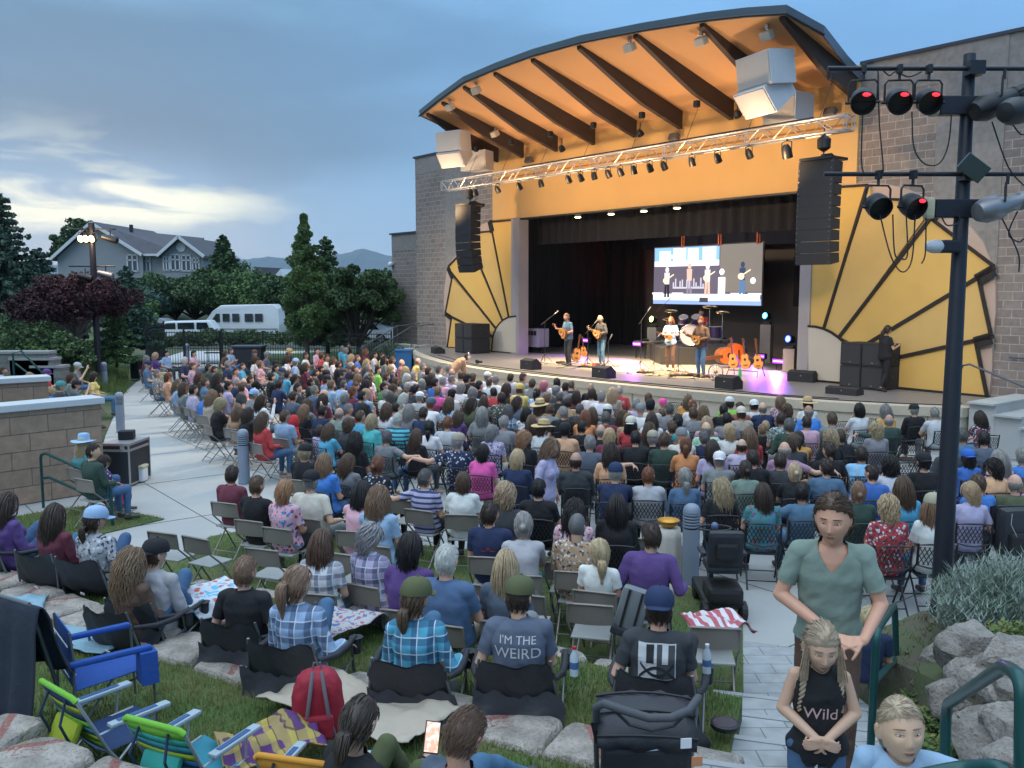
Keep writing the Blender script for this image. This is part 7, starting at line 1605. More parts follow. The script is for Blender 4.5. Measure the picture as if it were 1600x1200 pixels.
for i,(px,py,D,rd,hh,lb_)in enumerate([(1560,1012,7.0,.32,.28,'yellow-green leafy weed clump below the silvery shrub'),(1598,1015,6.6,.32,.3,'green weed clump at the right edge above the rocks'),(1450,1095,6.9,.22,.16,'low weeds beside the paver path'),(1490,1180,5.3,.22,.18,'grass tuft at the bottom of the rock bank'),(1432,1062,7.5,.25,.12,'dry weeds left of the pole footing'),(1465,1130,6.3,.28,.16,'weed patch beside the green railing post'),(1510,1075,6.7,.2,.15,'weeds between the pole footing and the rocks')]):
 p=gd(px,py,D);twiggy('weed_clump',lb_,(p.x,p.y,p.z-.1),rd,hh,260,None,i+13,.016,.5,weed,'plant','weeds among the rocks')
foam=mat('yellowed_foam',(.50,.47,.33),.9,0,.15,10);redlens=mat('red_gel_lens',(.7,.03,.04),.3,var=0,emit=(1.,.03,.05),estr=1.1)
silverlamp=mat('silver_lamp',(.25,.25,.27),.4,.7)
def par_can(par,loc,label,rz,tilt,s=1.,lens=None,grp='lamps on the tall right pole'):
 t=thing('par_can',label,'stage light',(loc[0],loc[1],loc[2]),rz,grp)
 mb=MB();mb.tube([(-.15*s,0,-.36*s),(-.15*s,0,-.16*s),(-.12*s,0,-.12*s),(.12*s,0,-.12*s),(.15*s,0,-.16*s),(.15*s,0,-.36*s)],.012*s,6);mb.tube([(0,0,-.12*s),(0,0,0)],.016*s,6);mb.box((0,0,.0),(.05*s,.09*s,.10*s),bev=.01*s);mb.build('yoke',black_metal,t)
 R=Matrix.Translation((0,0,-.34*s))@Matrix.Rotation(tilt,4,'X')
 mb=MB();mb.lathe([(.03*s,.15*s),(.085*s,.13*s),(.125*s,.07*s),(.135*s,0),(.135*s,-.10*s),(.125*s,-.10*s),(.12*s,-.02*s)],20,M=R);h_=mb.build('housing',black_metal,t,smooth=40)
 if lens:mb=MB();mb.sphere((.03*s,-.132*s,-.30*s),.040*s,8,(1.15,.3,.6));mb.build('red_marker_lens',redlens,h_,smooth=True)
 mb=MB();mb.tube([(-.185*s,0,-.36*s),(.185*s,0,-.36*s)],.018*s,6);mb.build('pivot_bolt',black_metal,t);return t
pole=thing('light_pole','tall dark steel lighting pole standing in front of the right rows','light pole',(PP.x,PP.y,PP.z))
zt=gd(1513,86,8.6).z-PP.z;mb=MB();mb.lathe([(.100,0),(.054,zt),(.05,zt+.01),(.01,zt+.012)],20);mb.build('shaft',dark_pole,pole,smooth=50);mb=MB();mb.lathe([(.19,0),(.19,.03),(.12,.04)],20);mb.build('base_plate',dark_pole,pole)
def relp(px,py,D=8.5):return gd(px,py,D)-V3((PP.x,PP.y,PP.z))
za,zb2=relp(1500,107).z,relp(1500,272).z
for z in(za,zb2):
 mb=MB();mb.tube([(-1.35,-.10,z),(2.2,-.10,z)],.022,10);mb.box((0,-.1,z),(.14,.14,.12));mb.build('crossarm',dark_pole,pole,smooth=50)
for py in(163,325):
 z=relp(1500,py).z;mb=MB();mb.box((-.02,-.02,z),(.52,.12,.17),bev=.01);j_=mb.build('junction_box',dark_pole,pole)
 for s_ in(-1,1):mb=MB();mb.box((s_*.32-.02,-.06,z),(.10,.12,.20),rz=s_*.3,bev=.03);mb.build('foam_plug',foam,j_)
z=relp(1500,385).z;mb=MB();mb.box((-.14,-.08,z),(.18,.14,.12),bev=.02);j_=mb.build('junction_box',dark_pole,pole);mb=MB();mb.sphere((-.28,-.1,z),.08,8,(1.3,.8,.8));mb.build('plastic_wrap',mat('plastic_wrap',(.5,.55,.6),.3),j_)
mb=MB();mb.box((-.02,-.22,relp(1500,265).z),(.25,.04,.17),R=Matrix.Rotation(radians(35),4,'Y')@Matrix.Rotation(radians(20),4,'X'),bev=.008);mb.build('panel_light',mat('panel_dark',(.05,.07,.075),.3),pole)
for i,(px,py,ln)in enumerate([(1350,108,1),(1406,108,1),(1452,108,1),(1373,273,0),(1427,273,1)]):
 p=gd(px,py,8.42);par_can(None,p,['black lamp, outermost on the upper left arm of the pole','black lamp, middle of the upper left arm of the pole','black lamp nearest the pole on its upper left arm','black lamp, outer one on the lower left arm of the pole','black lamp, inner one on the lower left arm of the pole'][i],radians(8*(i-2)),radians(-62),.82,ln)
def profile_spot(px,py,D,label,m,rz,tilt,s=1.):
 p=gd(px,py,D);t=thing('profile_spotlight',label,'stage light',p,rz,'lamps on the tall right pole')
 R=Matrix.Translation((0,0,-.30*s))@Matrix.Rotation(tilt,4,'Y')
 mb=MB();mb.lathe([(.085*s,-.42*s),(.10*s,-.40*s),(.10*s,-.15*s),(.085*s,-.13*s),(.095*s,.02*s),(.14*s,.10*s),(.14*s,.26*s),(.10*s,.36*s),(.03*s,.38*s)],18,M=R);mb.build('housing',m,t,smooth=35)
 mb=MB();mb.tube([(-.12*s,-.13*s,-.28*s),(-.12*s,-.13*s,-.08*s),(.08*s,.13*s,-.08*s),(.08*s,.13*s,-.28*s)],.012*s,6);mb.tube([(0,0,-.08*s),(0,0,.02)],.018*s,6);mb.build('yoke',black_metal,t)
profile_spot(1570,112,8.45,'black long-barrelled spotlight on the upper right arm of the pole',black_metal,radians(10),radians(-112),.85)
profile_spot(1575,276,8.4,'silver long-barrelled spotlight on the lower right arm of the pole',silverlamp,radians(10),radians(-104),.85)
profile_spot(1605,125,8.2,'black spotlight partly cut off at the upper right corner',black_metal,radians(30),radians(-100),.85)
def cable(pts,D,n=14,r=.007,par=None):
 P_=[gd(x,y,D)for x,y in pts];out=[]
 m=len(P_)
 for i in range(m-1):
  a,b,c_,d=P_[max(0,i-1)],P_[i],P_[i+1],P_[min(m-1,i+2)]
  for k in range(5):t_=k/5;out.append(.5*((2*b)+(c_-a)*t_+(2*a-5*b+4*c_-d)*t_*t_+(3*b-3*c_+d-a)*t_**3))
 out.append(P_[-1]);mb=MB();mb.tube([q-V3((PP.x,PP.y,PP.z))for q in out],r,5);return mb.build('hanging_cable',cable_mat,par or pole)
for pts in([(1348,180),(1346,250),(1350,272)],[(1372,110),(1374,190),(1380,260),(1378,275)],[(1425,175),(1428,230),(1445,256),(1468,255),(1482,225),(1487,175)],[(1375,335),(1392,400),(1410,425),(1425,405),(1430,335)],[(1395,335),(1398,395),(1408,404),(1418,398),(1416,335)],[(1447,340),(1446,395),(1440,412)],[(1490,322),(1500,345),(1480,352),(1470,335)],[(1550,190),(1575,260),(1600,290)],[(1560,330),(1580,370),(1592,400),(1592,425)],[(1590,330),(1576,365),(1592,378),(1600,372)],[(1560,160),(1590,205),(1600,210)],[(1380,110),(1390,118),(1400,112),(1420,120),(1440,112)]):cable(pts,8.38)
LPp=gz(155,603,0);lp_=thing('light_pole','tall dark lighting pole on the left with three lit lamps','light pole',(LPp.x,LPp.y,0));D_=LPp.y;zt=gd(149,348,D_).z
mb=MB();mb.lathe([(.11,0),(.11,zt),(.02,zt+.01)],12);mb.build('shaft',dark_pole,lp_,smooth=50)
z1_,z2_=gd(150,358,D_).z,gd(150,416,D_).z
mb=MB();mb.tube([(-.85,0,z1_),(.9,0,z1_)],.035,6);mb.build('crossarm',dark_pole,lp_);mb=MB();mb.tube([(-.9,0,z2_),(.8,0,z2_)],.035,6);mb.build('crossarm',dark_pole,lp_)
lit=mat('lit_lamp_face',(1,.7,.4),.5,var=0,emit=(1.,.62,.28),estr=4.5)
for i,px in enumerate((128,136,145)):
 p=gd(px,362,D_-.1);t=par_can(None,(p.x,p.y,p.z+.10),'lit amber lamp on the left pole, '+['outermost','middle','nearest the shaft'][i],radians(-12),radians(-55),1.05,None,'lamps on the left pole')
 mb=MB();mb.lathe([(.125,-.10),(.12,-.112),(.01,-.114)],16,M=Matrix.Translation((0,0,-.34))@Matrix.Rotation(radians(-75),4,'X'));mb.build('lit_lens',lit,t)
lamp('left_pole_lamp','POINT',gd(137,372,D_-.6),60,(1.,.65,.35),shadow_soft_size=.2)
for i,(px,py)in enumerate([(172,360),(165,416),(133,420)]):
 p=gd(px,py,D_-.1);t=thing('profile_spotlight',['black spotlight on the upper right arm of the left pole','pale spotlight on the lower right arm of the left pole','black lamp on the lower left arm of the left pole'][i],'stage light',p,0.,'lamps on the left pole')
 mb=MB();mb.lathe([(.09,-.30),(.11,-.1),(.13,.1),(.13,.25),(.04,.3)],12,M=Matrix.Translation((0,0,-.3))@Matrix.Rotation(radians(105),4,'Y'));mb.build('housing',silverlamp if i==1 else black_metal,t,smooth=40);mb=MB();mb.tube([(0,0,-.2),(0,0,.02)],.02,5);mb.build('yoke',black_metal,t)
gs='spectators by the left retaining walls'
def wallp(px,py,k,lab,rot=0.,g=0.,ch=True,**kw):
 o,p,a=seat_at(px,py,g,PR[k]if isinstance(k,str)else k,lab,rot=rot,group=gs,**kw)
 if ch:chair('brown',p,a,'folding chair under the '+lab.split(' ',1)[1]if 0 else 'beige chair of the '+lab.replace('raising a phone ','').replace(' in a grey T-shirt and',' with'))
wallp(131,692,'f2','woman in a light blue sun hat by the near retaining wall',hair='l',hc='blond',top='teal',hat='S',hatc='light blue')
wallp(146,706,'m5','dark-haired sitter in a green sweater by the wall',hair='s',hc='dark brown',top='dark green',sl='l')
wallp(163,722,'c0','child in a dotted dark hoodie and pink trousers',hair='o',hc='dark brown',top='purple',topm='f',sl='l',pants='magenta')
for(px,py,k,lab,kw)in[(85,570,'m2','red-shirted sitter on the far left bank',dict(hair='s',hc='light brown',top='maroon',sl='l')),(73,584,'m1','sitter in a purple cap and red top on the far left',dict(hair='s',hc='brown',top='red',hat='K',hatc='purple')),(121,573,'m6','grey-capped sitter raising a phone on the far left',dict(hair='s',hc='grey',top='grey',hat='K',hatc='light grey')),(112,590,'f0','brown-bobbed sitter behind the near retaining wall',dict(hair='o',hc='brown',top='sage')),(119,602,'m6','bearded sitter in a grey T-shirt and backward black cap',dict(hair='s',hc='dark brown',top='slate',hat='k',hatc='black')),(6,580,'m1','sitter in navy at the far left edge',dict(hair='s',hc='brown',top='navy')),(47,590,'f1','curly blond sitter behind the farther retaining wall',dict(hair='c',hc='blond',top='peach')),(147,588,'f2','sitter in a yellow top beside the left light pole',dict(hair='o',hc='dark brown',top='yellow')),(95,604,'m7','green-hatted sitter behind the near retaining wall',dict(hair='s',hc='grey',top='charcoal',hat='B',hatc='teal')),(80,612,'c0','blond child behind the near retaining wall',dict(hair='o',hc='blond',top='bright blue')),(0,596,'m0','sitter in a light blue hat at the left edge',dict(hair='s',hc='grey',top='pink',hat='S',hatc='light blue'))]:
 wallp(px,py,k,lab,**kw)
t=thing('road_case','black road case with silver edges beside the walkway','equipment case');mb=MB();mb.box((0,0,.47),(.72,1.1,.86));mb.build('panels',mat('case_panel',(.018,.02,.026),.5),t)
mb=MB()
for x in(-.36,.36):
 for y in(-.55,.55):mb.box((x,y,.47),(.035,.035,.88))
for z in(.04,.90):
 for x in(-.36,.36):mb.box((x,0,z),(.035,1.12,.035))
 for y in(-.55,.55):mb.box((0,y,z),(.74,.035,.035))
mb.box((0,0,.92),(.76,1.14,.03));mb.box((0,0,.78),(.745,1.125,.05));mb.build('edge_trim',alu,t)
mb=MB();mb.box((.2,-.57,.82),(.12,.02,.12));mb.build('latch',chrome,t)
p=gz(190,762,0);put(t,(p.x-.1,p.y+.5,0),radians(-4),s=(.70,.72,.86))
t=thing('small_speaker','small dark box lying on the road case','speaker');mb=MB();mb.box((0,0,.1),(.34,.3,.2),bev=.02);mb.build('cabinet',speaker_mat,t);mb=MB();mb.box((0,-.155,.1),(.3,.01,.16));mb.build('grille',black_metal,t);put(t,(p.x-.12,p.y+.6,.81),.2,s=.8)
t=thing('cooler','small white cooler on the ground beside the road case','cooler');mb=MB();mb.box((0,0,.14),(.3,.25,.26),bev=.03);mb.build('tub',white_paint,t);mb=MB();mb.box((0,0,.29),(.32,.27,.06),bev=.02);mb.build('lid',mat('cream_lid',(.6,.56,.35),.6),t);p=gz(216,752,0);put(t,(p.x,p.y,0))
t=thing('litter_bin','dark slatted litter bin at the far left end of the rows','bin');
mb=MB()
for q in np.linspace(0,2*pi,23)[:-1]:mb.box((.30*cos(q),.30*sin(q),.45),(.035,.012,.85),rz=q+pi/2)
mb.build('slats',black_metal,t);mb=MB();mb.lathe([(.33,.86),(.33,.92),(.2,.94),(.19,.86)],22);mb.build('rim',black_metal,t);mb=MB();mb.lathe([(.26,.02),(.26,.85)],16);mb.build('liner',black_plastic,t);p=gz(217,592,0);put(t,(p.x,p.y,0))
#  ON THE STAGE
def stagept(px,py):p=gz(px,py,1.0);return V3((p.x,p.y,1.0))
wood=mat('guitar_spruce',(.50,.22,.06),.35,0,.12,6);rosew=mat('guitar_rosewood',(.10,.035,.015),.4,0,.2);basswood=mat('double_bass_orange',(.60,.12,.02),.3,0,.15,3)
def guitar(label,M,s=1.,cat='guitar',top=wood,name='acoustic_guitar',long=1.,thick=.10,group=None):
 """body centre at origin, neck towards +x, face towards +y"""
 t=thing(name,label,cat,M=M@Matrix.Scale(s,4),group=group);n=40;poly=[]
 for k in range(n):
  q=2*pi*k/n;x=.25*cos(q);w=.185 if x<-.02 else .145;w*=1-.16*math.exp(-((x-.05)/.06)**2);poly.append((x,w*math.copysign(abs(sin(q))**.75,sin(q))))
 mb=MB();mb.prism([(a,b)for a,b in poly],-thick/2,thick/2-.004);mb.build('body',rosew,t,fixn=True)
 mb=MB();mb.prism([(a*.985,b*.985)for a,b in poly],thick/2-.004,thick/2+.002);mb.build('soundboard',top,t,fixn=True)
 mb=MB();mb.lathe([(.045,0),(.045,.003)],16,R=Matrix.Rotation(-pi/2,4,'X'),c=(.06,thick/2+.001,0));mb.build('sound_hole',black_plastic,t)
 mb=MB();mb.box((.42*long,thick/2-.006,0),(.42*long,.022,.055));mb.build('neck',rosew,t);mb=MB();mb.box((.42*long+.27*long,thick/2-.016,0),(.15,.018,.08),R=Matrix.Rotation(radians(10),4,'Z'));mb.build('headstock',rosew,t)
 mb=MB();mb.box((-.12,thick/2+.006,0),(.03,.012,.14));mb.build('bridge',rosew,t);return t
def pers_mat(p,a,s):return Matrix.Translation(p)@Matrix.Rotation(a,4,'Z')@Matrix.Scale(s,4)
stproto={}
def sproto(k,sex='m',fat=1.,**a):
 stproto[k]=build_body(stand(sex=sex,**a),sex,fat,0,.0125,sleeve='sl');return stproto[k]
sproto('st',arms=('strum','neck'),lean=4,yaw=0);sproto('st2',arms=('strum','neck'),lean=2,yaw=20,fat=1.08);sproto('uk',sex='f',arms='uke',step=.08);sproto('crew',sex='f',arms='phone',step=.22,lean=2,pitch=-18,fat=1.1);
left=V3((-.75,-.66,0))
def mus(px,py,k,label,face,gk=None,s=1.,**kw):
 p=stagept(px,py);a=atan2(face[1],face[0])-pi/2
 o=person(stproto[k],pers_mat(p,a,s),label,rnd=R_,group='band members on the stage',**kw)
 if gk:guitar(gk[0],pers_mat(p,a,s)@Matrix.Translation((.02,.20,1.10))@Matrix.Rotation(radians(-22),4,'Y'),gk[1],group='instruments being played',name=gk[2])
 return p,a
nx,ny=NV
mus(888,571,'st','guitarist in an open blue shirt at the far left microphone',(-.95,-.45),('acoustic guitar held by the leftmost guitarist in the blue shirt',.95,'acoustic_guitar'),1.02,hair='s2',hc='light brown',top='steel blue',pants='charcoal',skin='r')
mus(940,571,'st','bald guitarist in a dark jacket and pale jeans, second from left',(-.9,-.55),('small acoustic guitar held by the bald guitarist',.8,'acoustic_guitar'),.99,hair='b',hc='grey',top='charcoal',pants='steel blue',sl='l',skin='r')
mus(1047,580,'uk','long-haired woman in a denim shirt playing ukulele at centre stage',(-.45,-.95),('small ukulele held by the long-haired woman at centre stage',.55,'ukulele'),1.0,hair='l',hc='auburn',top='light blue',pants='brown',skin='f',shoec=(.6,.5,.15))
mus(1095,590,'st2','broad man in a dark jacket and jeans playing to the right of the band',(-.85,-.6),('mandolin held by the broad man in the dark jacket',.7,'mandolin'),1.03,hair='s',hc='auburn',top='brown',pants='denim',sl='l',skin='t')
p=stagept(1380,612);person(stproto['crew'],pers_mat(p,atan2(-.2,.98)-pi/2 if 0 else radians(-70),.97),'crew woman in black checking a phone by the right subwoofers',hair='q',hc='dark brown',top='black',pants='black',skin='m',shoec=(.03,.03,.03),rnd=R_)
dp=gd(1096,540,32.5);dbase=V3((dp.x,dp.y,1.));dpr=build_body(scaleJ(sit(arms='knee',lean=6),1.02),'m',1.12,0,.0125,sleeve='sl')
hp=gd(1096,487,32.5);person(dpr,pers_mat(V3((hp.x,hp.y,hp.z-1.21)),atan2(-1,-.25)-pi/2,1.0),'dark-bearded drummer in a red shirt behind the drum kit',hair='s',hc='black',top='red',pants='black',skin='m',rnd=R_)
zr=hp.z-1.21
t=thing('drum_riser','low black platform under the drum kit','platform',(hp.x,hp.y,1.));mb=MB();mb.box((-.2,-.3,(zr-1)/2),(3.0,2.4,max(.05,zr-1)));mb.build('deck',black_plastic,t)
drum_m=mat('drum_shell_purple',(.06,.04,.12),.25,.2,.1);skin_d=mat('drum_head',(.45,.43,.5),.5);brass=mat('cymbal_brass',(.55,.38,.12),.25,.9,.1)
def drum(par,c,r,h,rot,head=skin_d,nm='drum'):
 R=Matrix.Translation(c)@rot;mb=MB();mb.lathe([(r,-h/2),(r,h/2)],22,M=R);d_=mb.build(nm,drum_m,par,smooth=50);mb=MB();mb.lathe([(r*.97,h/2),(r*.97,h/2+.006)],22,M=R);mb.build('drum_head',head,d_)
 mb=MB()
 for q in(-h/2,h/2):mb.tube([tuple(R@V3((r*1.03*cos(a),r*1.03*sin(a),q)))for a in np.linspace(0,2*pi,21)[:-1]],.012,5,closed=True)
 mb.build('hoop',chrome,d_)
t=thing('drum_kit','drum kit with purple shells and cymbals in front of the drummer','drum kit',(hp.x-.25,hp.y-.85,zr),radians(-12))
I4=Matrix.Identity(4);RX=Matrix.Rotation(pi/2,4,'X')
drum(t,(-.3,-.1,.42),.36,.42,RX,nm='bass_drum');drum(t,(-.55,.1,.95),.17,.2,Matrix.Rotation(radians(30),4,'X'));drum(t,(-.1,.1,.95),.18,.22,Matrix.Rotation(radians(30),4,'X'));drum(t,(.55,.2,.50),.24,.4,I4);drum(t,(-.85,.35,.68),.18,.14,I4,nm='snare_drum')
for i,(x,y,z,r)in enumerate([(-1.0,.1,1.25,.24),(.35,.0,1.40,.26),(.8,.3,1.2,.24),(-1.15,.45,.95,.18)]):
 mb=MB();mb.lathe([(.01,.02),(r,0),(r,-.004),(.01,.012)],22,M=Matrix.Translation((x,y,z))@Matrix.Rotation(radians(12),4,'X'));c_=mb.build('cymbal',brass,t,smooth=True);mb=MB();mb.tube([(x,y,z),(x,y,.3)],.012,5);mb.tube([(x,y,.3),(x+.2,y,0)],.01,4);mb.tube([(x,y,.3),(x-.15,y+.15,0)],.01,4);mb.build('cymbal_stand',chrome,c_)
a,b=stagept(1000,561),stagept(1140,556);t=thing('stage_table','long low folding table of pedals in front of the drum kit','table',(0,0,0));c_=(a+b)/2;L_=(b-a).length;t.location=(c_.x,c_.y+.4,1.);t.rotation_euler=(0,0,atan2(b.y-a.y,b.x-a.x))
mb=MB();mb.box((0,0,.62),(L_,.7,.04));mb.build('table_top',mat('table_grey',(.30,.29,.26),.6),t)
for x in(-L_/2+.1,L_/2-.1):
 for y in(-.3,.3):mb=MB();mb.tube([(x,y,.6),(x,y,0)],.018,6);mb.build('leg',black_metal,t)
for k in range(9):
 q=thing('effects_box',f'small effects box on the stage table, {ordinal(k+1)} from left','box',group='effects boxes on the stage table');mb=MB();mb.box((0,0,.04),(.16+.1*(k%3==0),.14,.08),bev=.01);mb.build('case',(black_plastic,alu,drum_m)[k%3],q);mb=MB();mb.sphere((.03,0,.085),.018,6);mb.build('knob',chrome,q);q.matrix_world=Matrix.Translation(t.location)@Matrix.Rotation(t.rotation_euler.z,4,'Z')@Matrix.Translation((-L_/2+.25+k*(L_-.5)/8,-.05+.12*sin(k*2),.64))
bs=stagept(1140,574);guitar('bright orange double bass lying on its side behind the band',Matrix.Translation(bs+V3((0,0,.42)))@Matrix.Rotation(radians(205),4,'Z')@Matrix.Rotation(radians(4),4,'Y'),2.15,'double bass',basswood,'double_bass',.9,.13)
rp=stagept(1163,588)
t=thing('guitar_rack','black folding rack holding three guitars at the right of the stage','rack',rp,radians(-40));mb=MB();mb.tube([(-.5,-.2,0),(-.42,.1,.55),(.42,.1,.55),(.5,-.2,0)],.014,6);mb.tube([(-.5,.35,0),(-.42,.1,.55)],.014,6);mb.tube([(.5,.35,0),(.42,.1,.55)],.014,6);mb.tube([(-.47,-.1,.18),(.47,-.1,.18)],.02,6);mb.build('rack_frame',black_metal,t)
for i in range(3):
 guitar(['leftmost guitar on the black rack','middle guitar on the black rack','rightmost guitar on the black rack'][i],Matrix.Translation(rp+V3((-.28+.30*i,.22-.26*i,.46)))@Matrix.Rotation(radians(-40+180),4,'Z')@Matrix.Rotation(radians(-82),4,'Y'),.92,name='acoustic_guitar' if i<2 else 'electric_guitar',group='guitars on the rack',thick=.1 if i<2 else .05)
gp2=stagept(893,573);guitar('orange guitar standing on a stand in front of the leftmost guitarist',Matrix.Translation(gp2+V3((.15,-.15,.42)))@Matrix.Rotation(radians(200),4,'Z')@Matrix.Rotation(radians(-100),4,'Y'),.9)
bp2=stagept(912,566);guitar('red and orange banjo on a stand between the two left guitarists',Matrix.Translation(bp2+V3((0,.1,.38)))@Matrix.Rotation(radians(190),4,'Z')@Matrix.Rotation(radians(-84),4,'Y'),.72,name='banjo',cat='banjo')
def micstand(px,py,h,label,boom=(-.35,-.1,.25),trip=True):
 p=stagept(px,py);t=thing('microphone_stand',label,'microphone stand',p,0,'microphone stands on the stage');mb=MB();mb.tube([(0,0,.02),(0,0,h)],.011,6);mb.build('pole',black_metal,t)
 mb=MB();e=V3((0,0,h))+V3(boom);mb.tube([V3((0,0,h))-V3(boom)*.4,e],.009,6);mb.build('boom',black_metal,t);mb=MB();d=V3(boom).normalized();mb.tube([e,e+d*.13,e+d*.17],[.014,.02,.026],8);mb.build('microphone',silverlamp,t)
 mb=MB()
 for q in(0,2.1,4.2):mb.tube([(0,0,.30),(.28*cos(q),.28*sin(q),.01)],.009,5)
 mb.build('tripod',black_metal,t)
micstand(851,566,1.45,'boom microphone stand farthest left on the stage',(.35,0,.28));micstand(918,572,1.2,'microphone stand before the bald guitarist',(.22,0,.25));micstand(950,577,.9,'low stand right of the bald guitarist',(.05,0,.1));micstand(1022,579,1.0,'short stand left of the long-haired woman',(.1,0,.1));micstand(1001,578,1.6,'red-lit microphone stand left of the long-haired woman',(.2,.0,.3));micstand(1060,583,1.1,'microphone stand between the woman and the broad man',(.0,-.1,.1));micstand(1030,549,1.8,'tall boom stand left of the drum kit',(.3,0,.3));micstand(1112,548,1.8,'tall boom stand right of the drummer',(.35,0,.1))
def wedge(px,py,label,rz,s=1.,low=1.):
 p=stagept(px,py);t=thing('stage_monitor',label,'stage monitor',p,FANG+rz,'floor monitors on the stage');mb=MB();mb.prism([(-.20,0),(.22,0),(.22,.20*low),(.02,.36*low),(-.20,.30*low)],-.30*s,.30*s,'x');mb.build('cabinet',speaker_mat,t,fixn=True)
 mb=MB();mb.add([(-.28*s,.212,.205*low),(.28*s,.212,.205*low),(.28*s,.03,.352*low),(-.28*s,.03,.352*low)],[(0,1,2,3)]);mb.build('grille',black_metal,t,fixn=True);mb=MB();mb.box((.02,-.203,.2*low),(.03,.006,.03));mb.build('badge',chrome,t)
wedge(829,577,'small floor monitor farthest left near the stage edge',0);wedge(943,590,'small floor monitor before the bald guitarist',0);wedge(1138,607,'small floor monitor right of centre near the stage edge',0);wedge(1254,596,'black floor monitor below the right proscenium post',.2,1.25,.9);wedge(1319,616,'low black floor monitor before the right subwoofers',.1,1.35,.55);wedge(684,552,'low dark floor monitor by the left sunburst panel',-.3,1.1,.8)
cab=MB();rr=random.Random(3)
for(cx,cy,n_)in((875,569,9),(915,573,8),(1010,582,9),(1070,586,12),(1105,590,6)):
 for k in range(n_):
  p=stagept(cx,cy);q=rr.uniform(0,6.28);pts=[]
  for j in range(9):q+=rr.uniform(-.9,.9);p=p+V3((cos(q)*.18,sin(q)*.14,0));pts.append((p.x,p.y,1.014+.006*rr.random()))
  cab.tube(pts,.008,4)
o=cab.build('loose_cables',cable_mat);o['kind']='stuff';o['label']='tangle of loose cables on the stage floor';o['category']='cables'
for i,(px,py,w)in enumerate([(880,568,.5),(918,574,.6),(930,571,.3),(1008,583,.5),(1062,588,.6),(1085,588,.6),(1102,590,.4)]):
 p=stagept(px,py);t=thing('pedal_board',f'effects pedal board on the stage floor, {ordinal(i+1)} from left','pedal board',p,FANG+.2*i,'pedal boards');mb=MB();mb.box((0,0,.03),(w,.3,.05),bev=.01);mb.build('board',black_plastic,t)
 for k in range(int(w/.12)):mb=MB();mb.box((-w/2+.08+k*.12,0,.075),(.07,.12,.04),bev=.006);mb.build('pedal',(mat('pedal_yellow',(.5,.35,.08),.5),mat('pedal_red',(.4,.06,.04),.5),alu)[k%3],t)
t=thing('rug','pale patterned rug under the centre microphones','rug',stagept(1075,588)+V3((0,0,.006)),FANG+.1);mb=MB();mb.box((0,0,0),(2.6,.9,.008));o=mb.build('pile',floral_m,t);o.color=(.35,.27,.16,1)
t=thing('floor_fan','round silver floor fan behind the right floor monitor','fan',stagept(1118,594),radians(150));mb=MB()
for r_ in(.05,.10,.15,.20):mb.tube([(r_*cos(a),-.03,.24+r_*sin(a))for a in np.linspace(0,2*pi,19)[:-1]],.004,4,closed=True)
for a in np.linspace(0,2*pi,13)[:-1]:mb.tube([(0,-.05,.24),(.2*cos(a),-.03,.24+.2*sin(a))],.004,4)
mb.build('guard',chrome,t);mb=MB();mb.tube([(.21*cos(a),0,.24+.21*sin(a))for a in np.linspace(0,2*pi,19)[:-1]],.02,6,closed=True);mb.sphere((0,.02,.24),.06,8);mb.tube([(-.15,0,.06),(-.2,0,.0),(.2,0,.0),(.15,0,.06)],.012,5);mb.build('housing',silverlamp,t)
t=thing('thermos','green bottle standing below the guitar rack','bottle',stagept(1156,592));mb=MB();mb.lathe([(.05,0),(.05,.22),(.03,.26),(.03,.30)],12);mb.build('bottle_body',mat('green_bottle',(.02,.25,.08),.4),t,smooth=50)
def sub(px,py,n,label,deep=.8):
 p=stagept(px,py);t=thing('subwoofer_stack',label,'subwoofer',p,FANG)
 for k in range(n):
  for j in range(2):mb=MB();mb.box((k*.62,.3,.31+j*.60),(.60,deep,.59),bev=.01);c_=mb.build('cabinet',speaker_mat,t);mb=MB();mb.box((k*.62,.3-deep/2-.008,.31+j*.60),(.54,.012,.50));mb.build('grille',mat('grille_black',(.028,.028,.032),.7,0,.1,30,.4,300),c_);mb=MB();mb.box((k*.62,.3-deep/2-.017,.31+j*.60-.2),(.05,.006,.02));mb.build('badge',chrome,c_)
 mb=MB()
 for z in(.35,.8,1.0):mb.box(((n-1)*.62+.302,.32,z),(.008,.14,.10))
 mb.build('side_handle',black_metal,t);return t
sub(1332,606,2,'double stack of black subwoofers by the right sunburst panel',.9);sub(722,551,2,'double stack of black subwoofers by the left sunburst panel',.9)
ped_m=mat('pedestal_ivory',(.30,.28,.24),.8)
def glow(name,c,s):return mat(name,c,.5,var=0,emit=c,estr=s)
